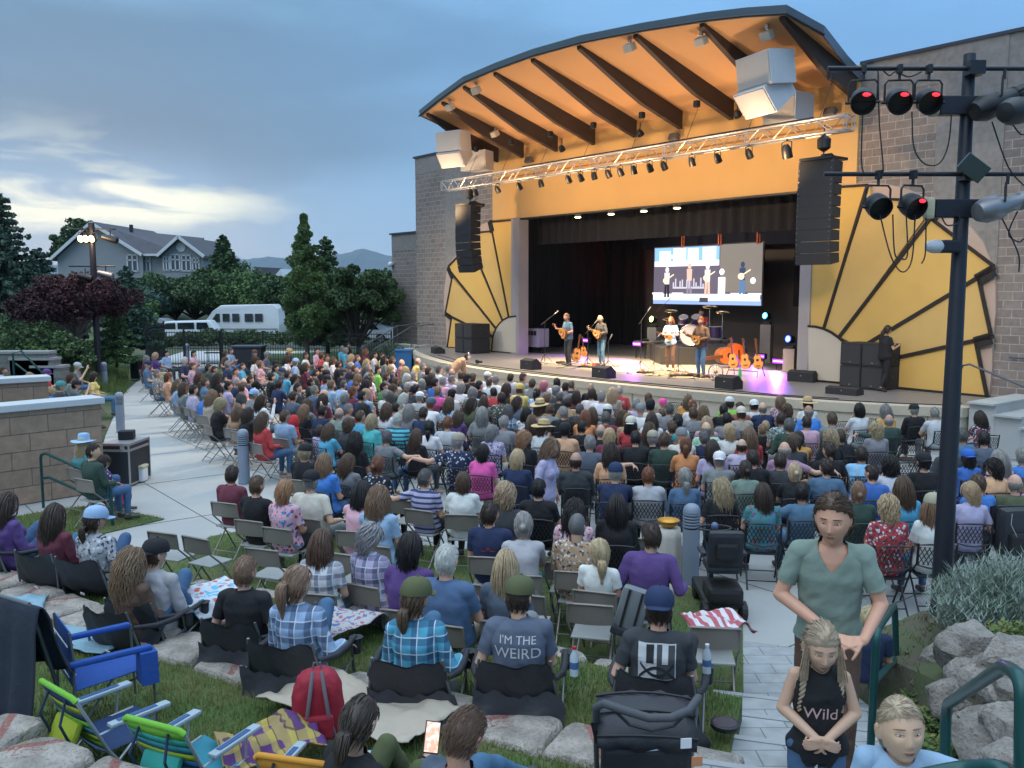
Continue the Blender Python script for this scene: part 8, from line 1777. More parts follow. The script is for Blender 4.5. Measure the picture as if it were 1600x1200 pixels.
def pedestal(px,py,h,w,label,gcol,gname,lampc,label2,en=25):
 p=stagept(px,py);t=thing('pedestal',label,'pedestal',p,FANG+.3,'pale stage pedestals');mb=MB();mb.box((0,0,h/2),(w,w,h),bev=.005);mb.box((0,0,.02),(w+.12,w+.12,.04));mb.build('column',ped_m,t)
 q=thing('moving_light',label2,'moving light',p+V3((0,0,h)),FANG+.3,'coloured moving lights');mb=MB();mb.box((0,0,.05),(.26,.22,.1),bev=.02);mb.build('base',black_plastic,q);mb=MB();mb.tube([(-.15,0,.08),(-.15,0,.32),(-.12,0,.34)],.02,6);mb.tube([(.15,0,.08),(.15,0,.32),(.12,0,.34)],.02,6);mb.build('yoke',black_plastic,q)
 R=Matrix.Translation((0,0,.30))@Matrix.Rotation(radians(80),4,'X')@Matrix.Rotation(radians(-25),4,'Y');mb=MB();mb.lathe([(.06,-.14),(.12,-.10),(.13,.12),(.12,.13)],16,M=R);mb.build('head',black_plastic,q,smooth=40);mb=MB();mb.lathe([(.108,.131),(.108,.137)],18,M=R);mb.build('lit_lens',glow(gname,gcol,9.),q)
 mb=MB();mb.lathe([(.052,.138),(.052,.144)],14,M=R);mb.build('lit_core',glow('core_white',(1,1,1),12.),q)
 l=p+V3((NV[0]*.35,NV[1]*.35,h+.32));lamp('moving_light_lamp','SPOT',l,en,lampc,l+V3((NV[0]-.5,NV[1],.0)),spot_size=radians(120),spot_blend=1.,shadow_soft_size=.1)
pedestal(1021,558,1.15,.38,'pale pedestal left of the drum kit',(.55,.85,.10),'glow_yellow_green',(.8,1.,.4),'yellow-green moving light on the pedestal left of the drums',25)
pedestal(1197,566,1.35,.38,'tall pale pedestal right of the guitar rack',(.03,.35,.85),'glow_cyan_blue',(.2,.5,1.),'cyan-blue moving light on the tall right pedestal',30)
pedestal(1234,580,.72,.36,'short pale pedestal beside the right proscenium post',(.02,.06,.95),'glow_deep_blue',(.1,.2,1.),'deep blue moving light on the short right pedestal',40)
pur=(.45,.08,1.)
for i,(px,py,w,lb_,en)in enumerate([(1221,578,.62,'purple light bar right of the guitar rack',700),(1189,569,.4,'purple light bar behind the guitar rack',250),(997,560,.42,'purple light bar left of the stage table',500),(917,553,.3,'purple light bar behind the two left guitarists',200)]):
 p=stagept(px,py);t=thing('light_bar',lb_,'light bar',p,FANG,'purple light bars');zz=.28 if i<2 else .55
 mb=MB();mb.box((0,0,zz),(w,.16,.2),bev=.03);mb.build('housing',black_plastic,t);mb=MB();mb.box((0,-.085,zz),(w*.94,.01,.13));mb.build('lit_strip',glow('glow_purple',(.32,.03,1.),1.8),t);mb=MB();mb.box((0,-.094,zz),(w*.8,.008,.035));mb.build('lit_core',glow('core_lilac',(.75,.45,1.),2.5),t)
 mb=MB();mb.tube([(-w*.3,0,zz-.1),(-w*.3,0,.0)],.015,5);mb.tube([(w*.3,0,zz-.1),(w*.3,0,.0)],.015,5);mb.build('stand',black_metal,t)
 l=p+V3((NV[0]*.25,NV[1]*.25,zz+.1));lamp('light_bar_lamp','SPOT',l,en,pur,l+V3((NV[0],NV[1],-.28)),spot_size=radians(110),spot_blend=1.,shadow_soft_size=.1)
for i,(px,py)in enumerate([(961,371),(1003,370),(1187,362)]):
 u,z=fuz(px,py,-3.0);t=thing('hanging_moving_light',['violet moving light hanging left of the screen','violet moving light hanging at the upper left corner of the screen','violet moving light hanging right of the screen'][i],'moving light',M=FM@Matrix.Translation((u,3.0,z)),group='violet moving lights over the stage')
 mb=MB();mb.box((0,0,.45),(.3,.25,.12),bev=.02);mb.tube([(-.16,0,.42),(-.16,0,.1)],.025,6);mb.tube([(.16,0,.42),(.16,0,.1)],.025,6);mb.tube([(0,0,.5),(0,0,2.)],.03,6);mb.build('yoke',black_plastic,t)
 R=Matrix.Translation((0,0,.08))@Matrix.Rotation(radians(60),4,'X');mb=MB();mb.lathe([(.1,-.12),(.14,.0),(.13,.14)],14,M=R);mb.build('head',black_plastic,t,smooth=40);mb=MB();mb.lathe([(.09,.141),(.09,.15)],14,M=R);mb.build('lit_lens',glow('glow_violet',(.75,.5,1.),9.),t)
 a_=FW(u,-2.6,z-.1);lamp('hanging_lamp','SPOT',a_,60,(.6,.35,1.),FW(u,2,1),spot_size=radians(50),spot_blend=.8)
for i,(px,py)in enumerate([(903,337),(955,332),(1006,327),(1058,323)]):
 u,z=fuz(px,py,-.25);t=thing('downlight',f'small bright downlight under the proscenium beam, {ordinal(i+1)} from left','downlight',M=FM@Matrix.Translation((u,.25,6.36)),group='downlights under the proscenium beam');mb=MB();mb.lathe([(.10,0),(.14,-.08),(.13,-.08)],12);mb.build('housing',white_paint,t);mb=MB();mb.lathe([(.11,-.082),(.11,-.09)],12);mb.build('lit_lens',glow('glow_downlight',(1.,1.,.55),14. if i==0 else 4.),t)
p=stagept(840,551)
t=thing('equipment_rack','lilac equipment case behind the leftmost microphone','equipment case',p,FANG);mb=MB();mb.box((0,0,.62),(.75,.6,.75),bev=.02);mb.build('case',mat('case_lilac',(.33,.30,.42),.5),t)
for k in range(3):mb=MB();mb.box((-.2+.2*k,-.31,.82),(.15,.02,.18));mb.build('case_window',black_plastic,t)
mb=MB()
for x in(-.3,.3):mb.lathe([(.07,-.03),(.07,.03)],10,(x,0,.12),R=Matrix.Rotation(pi/2,4,'Y'))
mb.build('castor',black_plastic,t)
t=thing('crate','bright blue crate on the dark rack at the far left of the stage','crate',p+V3((-.55,.5,1.15)),FANG);mb=MB();mb.prism([(-.25,0),(.25,0),(.3,.3),(-.3,.3)],-.2,.2);mb.build('tub',mat('blue_crate',(.03,.22,.65),.5),t)
t=thing('speaker_cabinet','framed speaker cabinet above the blue crate at the far left','speaker',p+V3((-.75,.7,1.5)),FANG);mb=MB();mb.box((0,0,.2),(.5,.3,.45));mb.build('cabinet',black_plastic,t);mb=MB();mb.tube([(-.22,-.16,0),(.22,-.16,0),(.22,-.16,.4),(-.22,-.16,.4)],.015,4,closed=True);mb.build('edge_trim',white_paint,t)
t=thing('road_case','dark wheeled rack under the blue crate at the far left','equipment case',p+V3((-.6,.55,0)),FANG);mb=MB();mb.box((0,0,.58),(.6,.6,1.14),bev=.02);mb.build('case',black_plastic,t)
J=stand(1.78,lean=48,pitch=10,arms='reach');JP=build_body(J,'m',1.08,0,.0125,sleeve='sl')
pp=gz(745,552,1.62);pg=person(JP,Matrix.Translation((pp.x-.80,pp.y-.20,.12))@Matrix.Rotation(radians(-72),4,'Z'),'photographer in tan leaning on the left stage edge with headphones',hair='s',hc='brown',top='tan',pants='khaki',sl='l',skin='f',rnd=R_)
H=JP['head'];mb=MB();mb.tube([(-.09,0,0),(-.085,0,.09),(0,0,.135),(.085,0,.09),(.09,0,0)],.012,6);hp_=mb.build('headphones',white_paint,smooth=True);hp_.parent=pg;hp_.matrix_local=H;
for s_ in(-1,1):mb=MB();mb.lathe([(.035,-.015),(.04,.015)],12,(s_*.092,0,-.005),R=Matrix.Rotation(pi/2,4,'Y'));q=mb.build('ear_cup',white_paint,hp_)
cw=pg.matrix_world@(JP['head'].translation+V3((0,.30,-.16)));t=thing('camera','black camera in the hands of the photographer at the stage edge','camera',cw,radians(-72));mb=MB();mb.box((0,0,0),(.16,.08,.11),bev=.015);mb.build('camera_body',black_plastic,t);mb=MB();mb.lathe([(.035,0),(.045,.06),(.05,.16)],14,R=Matrix.Rotation(-pi/2,4,'X'));mb.build('lens_barrel',black_plastic,t,smooth=40)
lamp('violet_floor_lamp','SPOT',FW(13.2,1.4,6.6),700,(.62,.25,1.),FW(14.6,3.9,1),spot_size=radians(26),spot_blend=1.,shadow_soft_size=.1)
#  BEYOND THE PLAZA
def leaf_cloud(C,n,size,r,flat=.0,droop=0.):
 """n small leaf faces around clump centres C (k, 4: x y z radius)"""
 k=r.integers(0,len(C),n);c=C[k];d=r.normal(0,1,(n,3));d/=np.linalg.norm(d,axis=1)[:,None];q=r.uniform(.35,1,n)**.5
 p=c[:,:3]+d*(c[:,3]*q)[:,None]*np.array([1,1,.8]);p[:,2]-=droop*q*c[:,3]
 a=r.normal(0,1,(n,3));a[:,2]*=1-flat;a/=np.linalg.norm(a,axis=1)[:,None];b=np.cross(a,r.normal(0,1,(n,3)));b/=np.linalg.norm(b,axis=1)[:,None]
 s=size*r.uniform(.5,1.3,n)[:,None]
 return np.stack([p-a*s-b*s*.45,p+a*s-b*s*.45,p+a*s*.5+b*s*.7,p-a*s*.5+b*s*.7],1).reshape(-1,3)
bark=mat('bark',(.07,.055,.045),.95,0,.3,8,.6,30);palebark=mat('pale_bark',(.20,.19,.18),.9,0,.25,8,.4,30)
LM=dict(dark=mat('leaf_dark_green',(.042,.082,.030),.8,0,.55,1.6,col2=(.065,.115,.04)),mid=mat('leaf_mid_green',(.06,.12,.038),.8,0,.5,1.4,col2=(.095,.165,.05)),blue=mat('needle_blue_green',(.045,.09,.065),.8,0,.5,1.8,col2=(.075,.13,.09)),plum=mat('leaf_plum',(.045,.012,.018),.8,0,.45,1.8,col2=(.03,.009,.014)),light=mat('leaf_light_green',(.08,.14,.04),.8,0,.4,1.5))
def tree(name,label,base,H,rad,m,seed,n=9000,leaf=.10,kind='round',trunk_r=.12,clear=.3,group=None,bk=None,squash=1.):
 r=np.random.default_rng(seed);t=thing(name,label,'tree',base,0,group);C=[];limbs=MB();rr=random.Random(seed)
 if kind=='conifer':
  lv=int(H*3.2)
  for i in range(lv):
   z=H*(clear+(1-clear)*i/lv);R=rad*(1-(i/lv))**.85*rr.uniform(.8,1.1)+.12;nb=max(5,int(11*(1-i/lv)+4))
   for j in range(nb):
    a=2*pi*j/nb+i*.9+rr.uniform(-.2,.2);Rr=R*rr.uniform(.75,1.1);q=V3((cos(a)*Rr,sin(a)*Rr,z-.10*Rr));limbs.tube([(0,0,z),tuple(q*.5+V3((0,0,z*.5))),tuple(q)],[.03,.018,.006],4)
    for u in np.linspace(.25,1,max(3,int(Rr/.28))):C.append((cos(a)*Rr*u,sin(a)*Rr*u,z-.10*Rr*u+.02,.13+.10*(1-u)*R))
  C.append((0,0,H*.99,.08))
 elif kind=='column':
  for i in range(150):
   z=H*(clear+(1-clear)*rr.random()**.9);k=(z/H-clear)/(1-clear);R=rad*(sin(pi*min(1,.12+k*.95))**.6)*(1-.45*k);a=rr.uniform(0,6.28);q=rr.uniform(.1,1);C.append((cos(a)*R*q,sin(a)*R*q,z,.16+.22*R*rr.uniform(.5,1)))
   if i%5==0:limbs.tube([(0,0,z*.7),(cos(a)*R*q*.6,sin(a)*R*q*.6,z*.95),(cos(a)*R*q,sin(a)*R*q,z+.15)],[.03,.02,.006],4)
 else:
  for i in range(90):
   a=rr.uniform(0,6.28);ph=rr.uniform(-.35,1.);q=sqrt(1-min(1,abs(ph))**2);k=rr.uniform(.45,1)
   c=V3((cos(a)*q*rad*k,sin(a)*q*rad*k,H*clear+(H*(1-clear))*(.45+.47*ph*k)*squash));C.append((*c,rad*rr.uniform(.13,.26)))
   if i%3==0:limbs.tube([(0,0,H*clear*.8),tuple(c*.45+V3((0,0,H*clear*.5))),tuple(c)],[.055*rad/1.5,.03*rad/1.5,.008],4)
 mb=limbs;mb.tube([(0,0,-.3),(.02,.01,H*clear),(0,0,H*(.85 if kind!='round' else .62))],[trunk_r*1.25,trunk_r,trunk_r*.25],8);mb.build('trunk',bk or bark,t,smooth=50)
 V=leaf_cloud(np.array(C),n,leaf,r,flat=.4 if kind=='conifer' else 0.);tri_obj('crown',V,4,m,parent=t);return t
def tb(px,py_base,D):p=gd(px,py_base,D);return(p.x,p.y,p.z)
def hgt(py_top,py_base,D):return(py_base-py_top)*D/F
def terr(name,pts,z,m):mb=MB();mb.add([(x,y,zz)for x,y,zz in pts],[tuple(range(len(pts)))]);return mb.build(name,m,fixn=True,kind='structure')
bank=mat('bank_grass',(.06,.11,.03),1,0,.35,1.2,.5,25,col2=(.10,.13,.045))
def slope(name,x0,x1,y0,y1,f,m,n=24):
 vs=[];
 for j in range(n+1):
  for i in range(n+1):x=x0+(x1-x0)*i/n;y=y0+(y1-y0)*j/n;vs.append((x,y,f(x,y)))
 mb=MB();mb.add(vs,[(j*(n+1)+i,j*(n+1)+i+1,(j+1)*(n+1)+i+1,(j+1)*(n+1)+i)for j in range(n)for i in range(n)]);return mb.build(name,m,smooth=True,kind='structure')
def sl(x,y):k=(-.425*y-.6)-x;return(-.15 if k<0 else min(2.6,k*.26))+.05*mnoise.noise(V3((x*.7,y*.7,0)))
slope('hillside',-60,-13.5,27,66,sl,bank,40)
slope('far_bank',-90,30,80,150,lambda x,y:-1.2+max(0,(y-84)*.085)*(1 if x<0 else .5)+(.4*mnoise.noise(V3((x*.05,y*.05,2)))),ground_m)
mb=MB();mb.add([(-60,55,-.02),(20,55,-.02),(20,84,-.35),(-60,84,-.35)],[(0,1,2,3)]);mb.build('car_park',asphalt,kind='structure')
mb=MB();a,b,c_,d=gz(262,585,.01),gz(380,600,.01),gz(330,552,.01),gz(255,548,.01);mb.add([(-17.5,41.6,.012),(-9.5,41.6,.012),(-10.5,52,.012),(-19,52,.012)],[(0,1,2,3)]);mb.build('pavement',mat('path_concrete',(.45,.46,.46),.9,0,.08),fixn=True,kind='structure')
slope('fence_lawn',-13.5,-2.5,36.2,48,lambda x,y:.01+.012*(y-36),mat('fence_grass',(.05,.09,.028),1,0,.3,2,.5,40))
o=blades('long_grass',[([(-19.5,30),(-13.4,31),(-17.6,41),(-24,40)],lambda x,y:np.array([sl(a,b)for a,b in zip(x,y)]),24000)],0,.30,.012,m=mat('long_grass_blades',(.09,.16,.035),.9,0,.35,2,col2=(.14,.18,.06)));o['kind']='stuff';o['label']='long grass on the slope behind the left light pole';o['category']='grass'
tree('spruce','tall blue-green spruce at the left edge',tb(14,545,40),hgt(306,545,40),2.3,LM['blue'],1,26000,.085,'conifer',.13,.08)
tree('spruce','lower spruce between the tall spruce and the plum tree',tb(70,545,41),hgt(390,545,41),1.9,LM['blue'],2,16000,.085,'conifer',.1,.08)
tree('plum_tree','dark purple-leaved tree behind the left light pole',tb(122,580,34),hgt(424,580,34),2.25,LM['plum'],3,30000,.055,'round',.10,.40,bk=palebark,squash=.95)
tree('young_spruce','small green spruce right of the left light pole',tb(182,562,35),hgt(480,562,35),.75,LM['mid'],4,7000,.06,'conifer',.05,.02)
tree('spruce','pale green spruce behind the right side of the plum tree',tb(202,545,42),hgt(418,545,42),1.3,LM['blue'],5,10000,.08,'conifer',.08,.1)
tree('columnar_tree','narrow dark green columnar tree in front of the black fence',tb(480,566,40.5),hgt(340,566,40.5),1.15,LM['mid'],6,42000,.05,'column',.09,.20)
tree('leafy_tree','dark bushy tree between the columnar tree and the block building',tb(560,560,46),hgt(406,560,46),2.2,LM['dark'],7,36000,.075,'round',.12,.15)
tree('pine','dark conifer just right of the columnar tree',tb(512,550,50),hgt(372,550,50),2.1,LM['dark'],8,16000,.10,'conifer',.12,.1)
tree('pine','round-topped pine rising behind the house roof',tb(130,470,105),hgt(343,470,105),3.2,LM['dark'],9,8000,.2,'round',.2,.35)
tree('pine','spiky dark pine at the right end of the house',tb(352,478,84),hgt(368,478,84),2.6,LM['dark'],10,9000,.16,'conifer',.15,.12)
rt=random.Random(4)
for i,(px,top,D,rd,k)in enumerate([(215,446,74,3.0,'blue'),(245,428,76,3.2,'dark'),(275,428,78,3.4,'dark'),(305,432,78,3.4,'dark'),(335,428,76,3.2,'dark'),(372,424,76,3.4,'mid'),(400,430,76,3.4,'dark'),(428,432,74,3.0,'mid'),(455,420,72,3.0,'dark'),(190,452,62,2.4,'mid'),(375,402,88,3.2,'mid'),(345,410,86,3.0,'dark'),(586,440,60,2.2,'mid'),(600,418,66,2.4,'dark')]):
 tree('leafy_tree',f'rounded green tree in the belt behind the parked vans, {ordinal(i+1)} of the belt' if 0 else['blue-green tree left of the car park','dark tree below the house left windows','dark tree below the middle of the house','dark tree below the house bay window','dark tree at the house right corner','mid-green tree right of the house','dark tree above the white high-top van','green tree above the rear of the white van','dark tree behind the columnar tree','green tree behind the black fence gate','pale tree beside the spiky pine','dark tree behind the spiky pine','small green tree against the block building','dark tree top beside the block building roof'][i],tb(px,505 if D>70 else 530,D),hgt(top,505 if D>70 else 530,D),rd,LM[k],20+i,11000,.125,'round',.12,.12,group='belt of trees behind the parked vans')
def bush(label,px,py,D,rx,h,m,seed,n=5000,leaf=.06,name='bush',group=None):
 r=np.random.default_rng(seed);p=gd(px,py,D);C=[];
 for k in range(40):a,q=r.uniform(0,6.28),sqrt(r.uniform(0,1));C.append((cos(a)*q*rx,sin(a)*q*rx*.7,h*(1-.6*q*q)*r.uniform(.3,.9),rx*.22))
 V=leaf_cloud(np.array(C),n,leaf,r);return tri_obj(name,V,4,m,(p.x,p.y,p.z),label,'bush',group)
for i,(px,py,D,rx,h,k,lb_)in enumerate([(20,562,31,1.5,1.3,'dark','dark bush on the slope at the left edge'),(60,565,31,1.4,1.2,'mid','green bush above the grey block wall'),(95,572,31,1.2,1.0,'dark','dark bush left of the plum tree trunk'),(135,560,37,1.0,.8,'light','light green bush right of the plum tree trunk'),(30,535,36,1.8,1.1,'dark','low bush under the tall spruce'),(240,545,43,.9,1.0,'dark','dark shrub left of the fence gate'),(330,534,44,1.7,.45,'dark','dark hedge behind the fence in front of the vans'),(395,534,44,1.7,.45,'dark','dark hedge behind the fence near the van rear')]):
 bush(lb_,px,py,D,rx,h,LM[k],50+i)
for i,(px,py,D,rd,lb_)in enumerate([(612,556,41,1.0,'grey-green wispy shrub by the left stage steps'),(640,552,40,.8,'grey-green wispy shrub touching the block wall'),(588,560,42,.7,'small wispy shrub left of the stage steps')]):
 p=gd(px,py,D);twiggy('shrub',lb_,(p.x,p.y,.0),rd,1.15,900,None,90+i,.015,.7,mat('wispy_green',(.10,.14,.10),.9,0,.3,4),group='wispy shrubs at the left stage end')
gb=blockmat('grey_garden_block',(.20,.195,.19),(.16,.16,.155),(.10,.10,.10),.55,.25,'xz',.008,1.)
for i,(px,top,w,lb_)in enumerate([(18,552,2.6,'grey garden block wall at the far left, tallest section'),(55,562,1.4,'grey garden block wall, stepped middle section'),(78,574,1.0,'grey garden block wall, lowest section')]):
 p=gd(px,top,29);t=thing('garden_wall',lb_,'wall',(p.x,p.y,0),group='stepped grey garden wall');mb=MB();mb.box((0,0,p.z/2),(w,.5,p.z));mb.build('blocks',gb,t);mb=MB();mb.box((0,0,p.z+.04),(w+.05,.56,.08));mb.build('coping',mat('coping_grey',(.28,.28,.28),.9),t)
a,b,c_=gd(20,552,27.5),gd(33,548,27.5),gd(68,585,27.5)
rail('thin dark green railing in front of the grey garden wall',[[(a.x,a.y,0),(a.x,a.y,a.z),(b.x,b.y,b.z),(c_.x,c_.y,c_.z),(c_.x,c_.y,0)],[(b.x-.2,b.y,b.z-.4),(c_.x,c_.y,c_.z-.35)]],.03)
def fence(label,A,B,h,posts,z0=0.):
 a,b=V3(A),V3(B);L_=(b-a).length;t=thing('metal_fence',label,'fence',a,atan2(b.y-a.y,b.x-a.x),'black picket fence behind the audience');mb=MB()
 for z in(h-.08,h-.28,.12):mb.box((L_/2,0,z),(L_,.035,.035))
 n=int(L_/.115)
 for i in range(n):mb.box((i*L_/n,0,h/2),(.018,.018,h))
 mb.build('pickets',black_metal,t)
 for i in range(posts+1):mb=MB();mb.box((i*L_/posts,0,(h+.08)/2),(.07,.07,h+.08));mb.build('post',black_metal,t)
 return t
fl=gd(236,560,41.5);fr_=gd(612,560,41.5)
fence('black picket fence run to the right of the columnar tree',(gd(480,560,41.5).x,41.5,.05),(fr_.x,41.5,.05),1.55,2);fence('black picket fence run left of the columnar tree',(gd(345,560,41.5).x,41.5,.05),(gd(478,560,41.5).x,41.5,.05),1.55,2)
fence('black picket gate section in front of the white vehicles',(fl.x,41.0,.05),(gd(343,560,41).x,41.4,.05),1.65,2);fence('short black picket fence at the gate left side',(fl.x-.9,45.5,.1),(fl.x,41.0,.05),1.8,1)
glass=mat('car_glass',(.015,.02,.026),.08,spec=.8,var=0);vwhite=mat('car_white',(.62,.65,.68),.3,0,.03,2);tyre=mat('tyre',(.015,.015,.016),.9)
def vehicle(name,label,cat,side,H_prof,wid,wins,wheels,loc,rz,extra=None,paint=vwhite):
 """side profile polygon in (x, z), extruded across the width"""
 t=thing(name,label,cat,loc,rz);bm=bmesh.new();vs=[bm.verts.new((x,-wid/2,z))for x,z in side];f=bm.faces.new(vs);r=bmesh.ops.extrude_face_region(bm,geom=[f]);bmesh.ops.translate(bm,verts=[v for v in r['geom']if isinstance(v,bmesh.types.BMVert)],vec=(0,wid,0));bmesh.ops.recalc_face_normals(bm,faces=bm.faces)
 for v in bm.verts:
  if v.co.z>H_prof:v.co.y*=.84
 bmesh.ops.bevel(bm,geom=bm.edges[:],offset=.06,segments=3,profile=.6,affect='EDGES');me=bpy.data.meshes.new('body');bm.to_mesh(me);bm.free();me.materials.append(paint);smooth_by_angle(me,40);o=bpy.data.objects.new('body',me);COL.objects.link(o);o.parent=t
 for poly in wins:
  mb=MB()
  for y in(-1,1):
   f_=lambda z:y*(wid/2+.006)*(1-.16*max(0,min(1,(z-H_prof+.5)/.5))if z>H_prof-.5 else 1)
   mb.add([(x,f_(z),z)for x,z in poly],[tuple(range(len(poly)))])
  mb2=MB();w0=[(x,(wid/2+.012)-(.16*wid/2)*max(0,min(1.,(z-H_prof+.06)/.12)),z)for x,z in poly];mb2.add(w0+[(x,y-.03,z)for x,y,z in w0],[tuple(range(len(poly)))]+[(i,(i+1)%len(poly),len(poly)+(i+1)%len(poly),len(poly)+i)for i in range(len(poly))]);mb2.build('window',glass,t)
 for x in wheels:
  for y in(-1,1):
   mb=MB();mb.lathe([(.2,-.11),(.34,-.10),(.36,-.05),(.36,.05),(.34,.10),(.2,.11)],22,(x,y*(wid/2-.10),.36),R=RX);w_=mb.build('wheel',tyre,t,smooth=40);mb=MB();mb.lathe([(.05,-.125),(.21,-.115),(.21,.115),(.05,.125)],16,(x,y*(wid/2-.10),.36),R=RX);mb.build('rim',silverlamp,w_)
 return t
vb=gd(378,531,66.);van=vehicle('van','white high-top passenger van parked behind the fence','van',[(-3.0,.45),(2.95,.45),(3.0,1.1),(2.4,1.32),(1.75,2.15),(1.2,2.55),(-2.6,2.62),(-2.95,2.3),(-3.05,1.2)],2.2,2.0,[[(1.25,1.35),(1.95,1.35),(1.5,1.95),(1.25,1.95)],[(.55,1.38),(1.05,1.38),(1.05,1.95),(.55,1.95)],[(-.15,1.38),(.35,1.38),(.35,1.95),(-.15,1.95)],[(-1.15,1.38),(-.55,1.38),(-.55,1.95),(-1.15,1.95)],[(-1.85,1.38),(-1.3,1.38),(-1.3,1.95),(-1.85,1.95)]],(-1.9,2.0),(vb.x,vb.y,-.15),pi)
mb=MB();mb.add([(2.42,-.80,1.36),(2.42,.80,1.36),(1.82,.72,2.12),(1.82,-.72,2.12)],[(0,1,2,3)]);q=mb.build('windscreen',glass,van);q.location=(.03,0,.03)
for y in(-.7,.7):mb=MB();mb.box((3.0,y,.85),(.05,.3,.2),bev=.01);mb.build('headlight',mat('headlight',(.6,.6,.6),.1),van)
mb=MB();mb.box((0,1.01,.85),(5.8,.02,.06));mb.build('side_moulding',mat('moulding',(.2,.2,.22),.5),van)
vs_=gd(285,540,58.);suv=vehicle('suv','white station car parked left of the high-top van','car',[(-2.3,.4),(2.35,.4),(2.4,.95),(1.5,1.12),(.85,1.62),(-1.9,1.68),(-2.3,1.1)],1.6,1.85,[[(.15,1.14),(1.1,1.14),(.72,1.52),(.15,1.54)],[(-1.0,1.14),(.02,1.14),(.02,1.54),(-1.0,1.56)],[(-1.95,1.14),(-1.15,1.14),(-1.15,1.56),(-1.8,1.56)]],(-1.45,1.5),(vs_.x,vs_.y,-.1),pi+.1)
c1=gd(565,520,60);vehicle('parked_car','silver car glimpsed behind the dark bushy tree','car',[(-2.2,.35),(2.2,.35),(2.25,.8),(1.3,.95),(.7,1.42),(-1.1,1.42),(-2.2,.95)],1.38,1.8,[[(.05,.98),(1.0,.98),(.6,1.32),(.05,1.34)],[(-1.3,.98),(-.1,.98),(-.1,1.34),(-.95,1.34)]],(-1.4,1.4),(c1.x,c1.y,-.05),pi)
c2=gd(236,500,70);vehicle('parked_car','grey car roof seen behind the white station car','car',[(-2.2,.35),(2.2,.35),(2.25,.8),(1.3,.95),(.7,1.42),(-1.1,1.42),(-2.2,.95)],1.38,1.8,[[(.05,.98),(1.0,.98),(.6,1.32),(.05,1.34)]],(-1.4,1.4),(c2.x,c2.y,-.1),pi,paint=mat('car_grey',(.2,.22,.25),.3))
c3=gd(520,505,72);vehicle('parked_car','pale car between the columnar tree and the bushy tree','car',[(-2.2,.35),(2.2,.35),(2.25,.8),(1.3,.95),(.7,1.42),(-1.1,1.42),(-2.2,.95)],1.38,1.8,[[(.05,.98),(1.0,.98),(.6,1.32),(.05,1.34)]],(-1.4,1.4),(c3.x,c3.y,-.1),pi)
t=thing('street_bin','large dark wheeled bin by the fence behind the rows','bin',(gd(389,560,38).x,38,0));mb=MB();mb.prism([(-.55,0),(.55,0),(.62,1.15),(-.62,1.15)],-.4,.4);mb.build('tub',mat('bin_dark',(.02,.022,.03),.6),t,fixn=True);mb=MB();mb.box((0,0,1.19),(1.34,.9,.08),bev=.02);mb.build('lid',mat('bin_lid',(.035,.04,.06),.5),t)
t=thing('street_bin','blue bin beside the left end of the stage','bin',(gd(634,560,37).x,36.5,0));mb=MB();mb.prism([(-.3,0),(.3,0),(.34,1.1),(-.34,1.1)],-.3,.3);mb.build('tub',mat('bin_blue',(.02,.12,.30),.5),t,fixn=True);mb=MB();mb.box((0,0,1.13),(.74,.7,.06),bev=.02);mb.build('lid',mat('bin_blue'),t)
yl=gd(604,446,60);t=thing('globe_lamp','small glowing amber lamp at the corner of the block building','lamp',yl);mb=MB();mb.sphere((0,0,0),.22,10);mb.build('lit_globe',glow('amber_globe',(1.,.5,.08),5.),t,smooth=True);mb=MB();mb.tube([(0,0,-.2),(0,0,-yl.z)],.05,6);mb.build('post',black_metal,t)
bn=thing('bench','metal bench frame behind the fence near the hedge','bench',(gd(350,545,44).x,44,0));
mb=MB();mb.tube([(-.8,0,0),(-.8,0,.9),(.9,0,.9),(.9,0,0)],.03,6);mb.build('frame',silverlamp,bn);mb=MB();mb.box((0,-.2,.5),(1.7,.4,.05));mb.build('seat',silverlamp,bn)
sid=mat('grey_siding',(.27,.29,.31),.85,0,.05,2);rf=mat('roof_shingle',(.085,.085,.10),.95,0,.25,1.5,.4,8);trim=mat('white_trim',(.62,.64,.66),.6)
HD=90.;hk=HD/F
def hx(px):return(px-800)*hk
def hz(py):return gd(800,py,HD).z
t=thing('house','grey two-storey house with white-trimmed gables on the rise','house')
zg,zr_,ze=hz(470),hz(352),hz(398)
mb=MB();mb.prism([(hx(96),zg),(hx(228),zg),(hx(228),ze),(hx(155),zr_),(hx(96),hz(402))],HD,HD+14);mb.build('wall',sid,t,fixn=True)
mb=MB();mb.prism([(hx(228),zg),(hx(275),zg),(hx(275),ze),(hx(228),ze)],HD+.6,HD+12);mb.build('wall',sid,t,fixn=True)
mb=MB();mb.prism([(hx(273),zg),(hx(333),zg),(hx(333),hz(399)),(hx(302),hz(373)),(hx(273),hz(397))],HD-2.2,HD+10);mb.build('wall',sid,t,fixn=True)
def roof(poly,m=rf,nm='roof'):mb=MB();n_=len(poly);mb.add([tuple(p)for p in poly]+[(p[0],p[1],p[2]-.25)for p in poly],[tuple(range(n_)),tuple(range(n_,2*n_))[::-1]]+[(i,(i+1)%n_,n_+(i+1)%n_,n_+i)for i in range(n_)]);return mb.build(nm,m,t,fixn=True)
zt_=zr_+.35
roof([(hx(155),HD-.6,zt_),(hx(231),HD-.6,ze+.1),(hx(231),HD+15,ze+.1),(hx(155),HD+15,zt_)]);roof([(hx(155),HD-.6,zt_),(hx(155),HD+15,zt_),(hx(90),HD+15,hz(404)),(hx(90),HD-.6,hz(404))])
roof([(hx(226),HD-.2,ze+.1),(hx(290),HD-.2,ze+.1),(hx(290),HD+6.5,hz(366)),(hx(170),HD+6.5,hz(354)),(hx(165),HD+3,hz(354))])
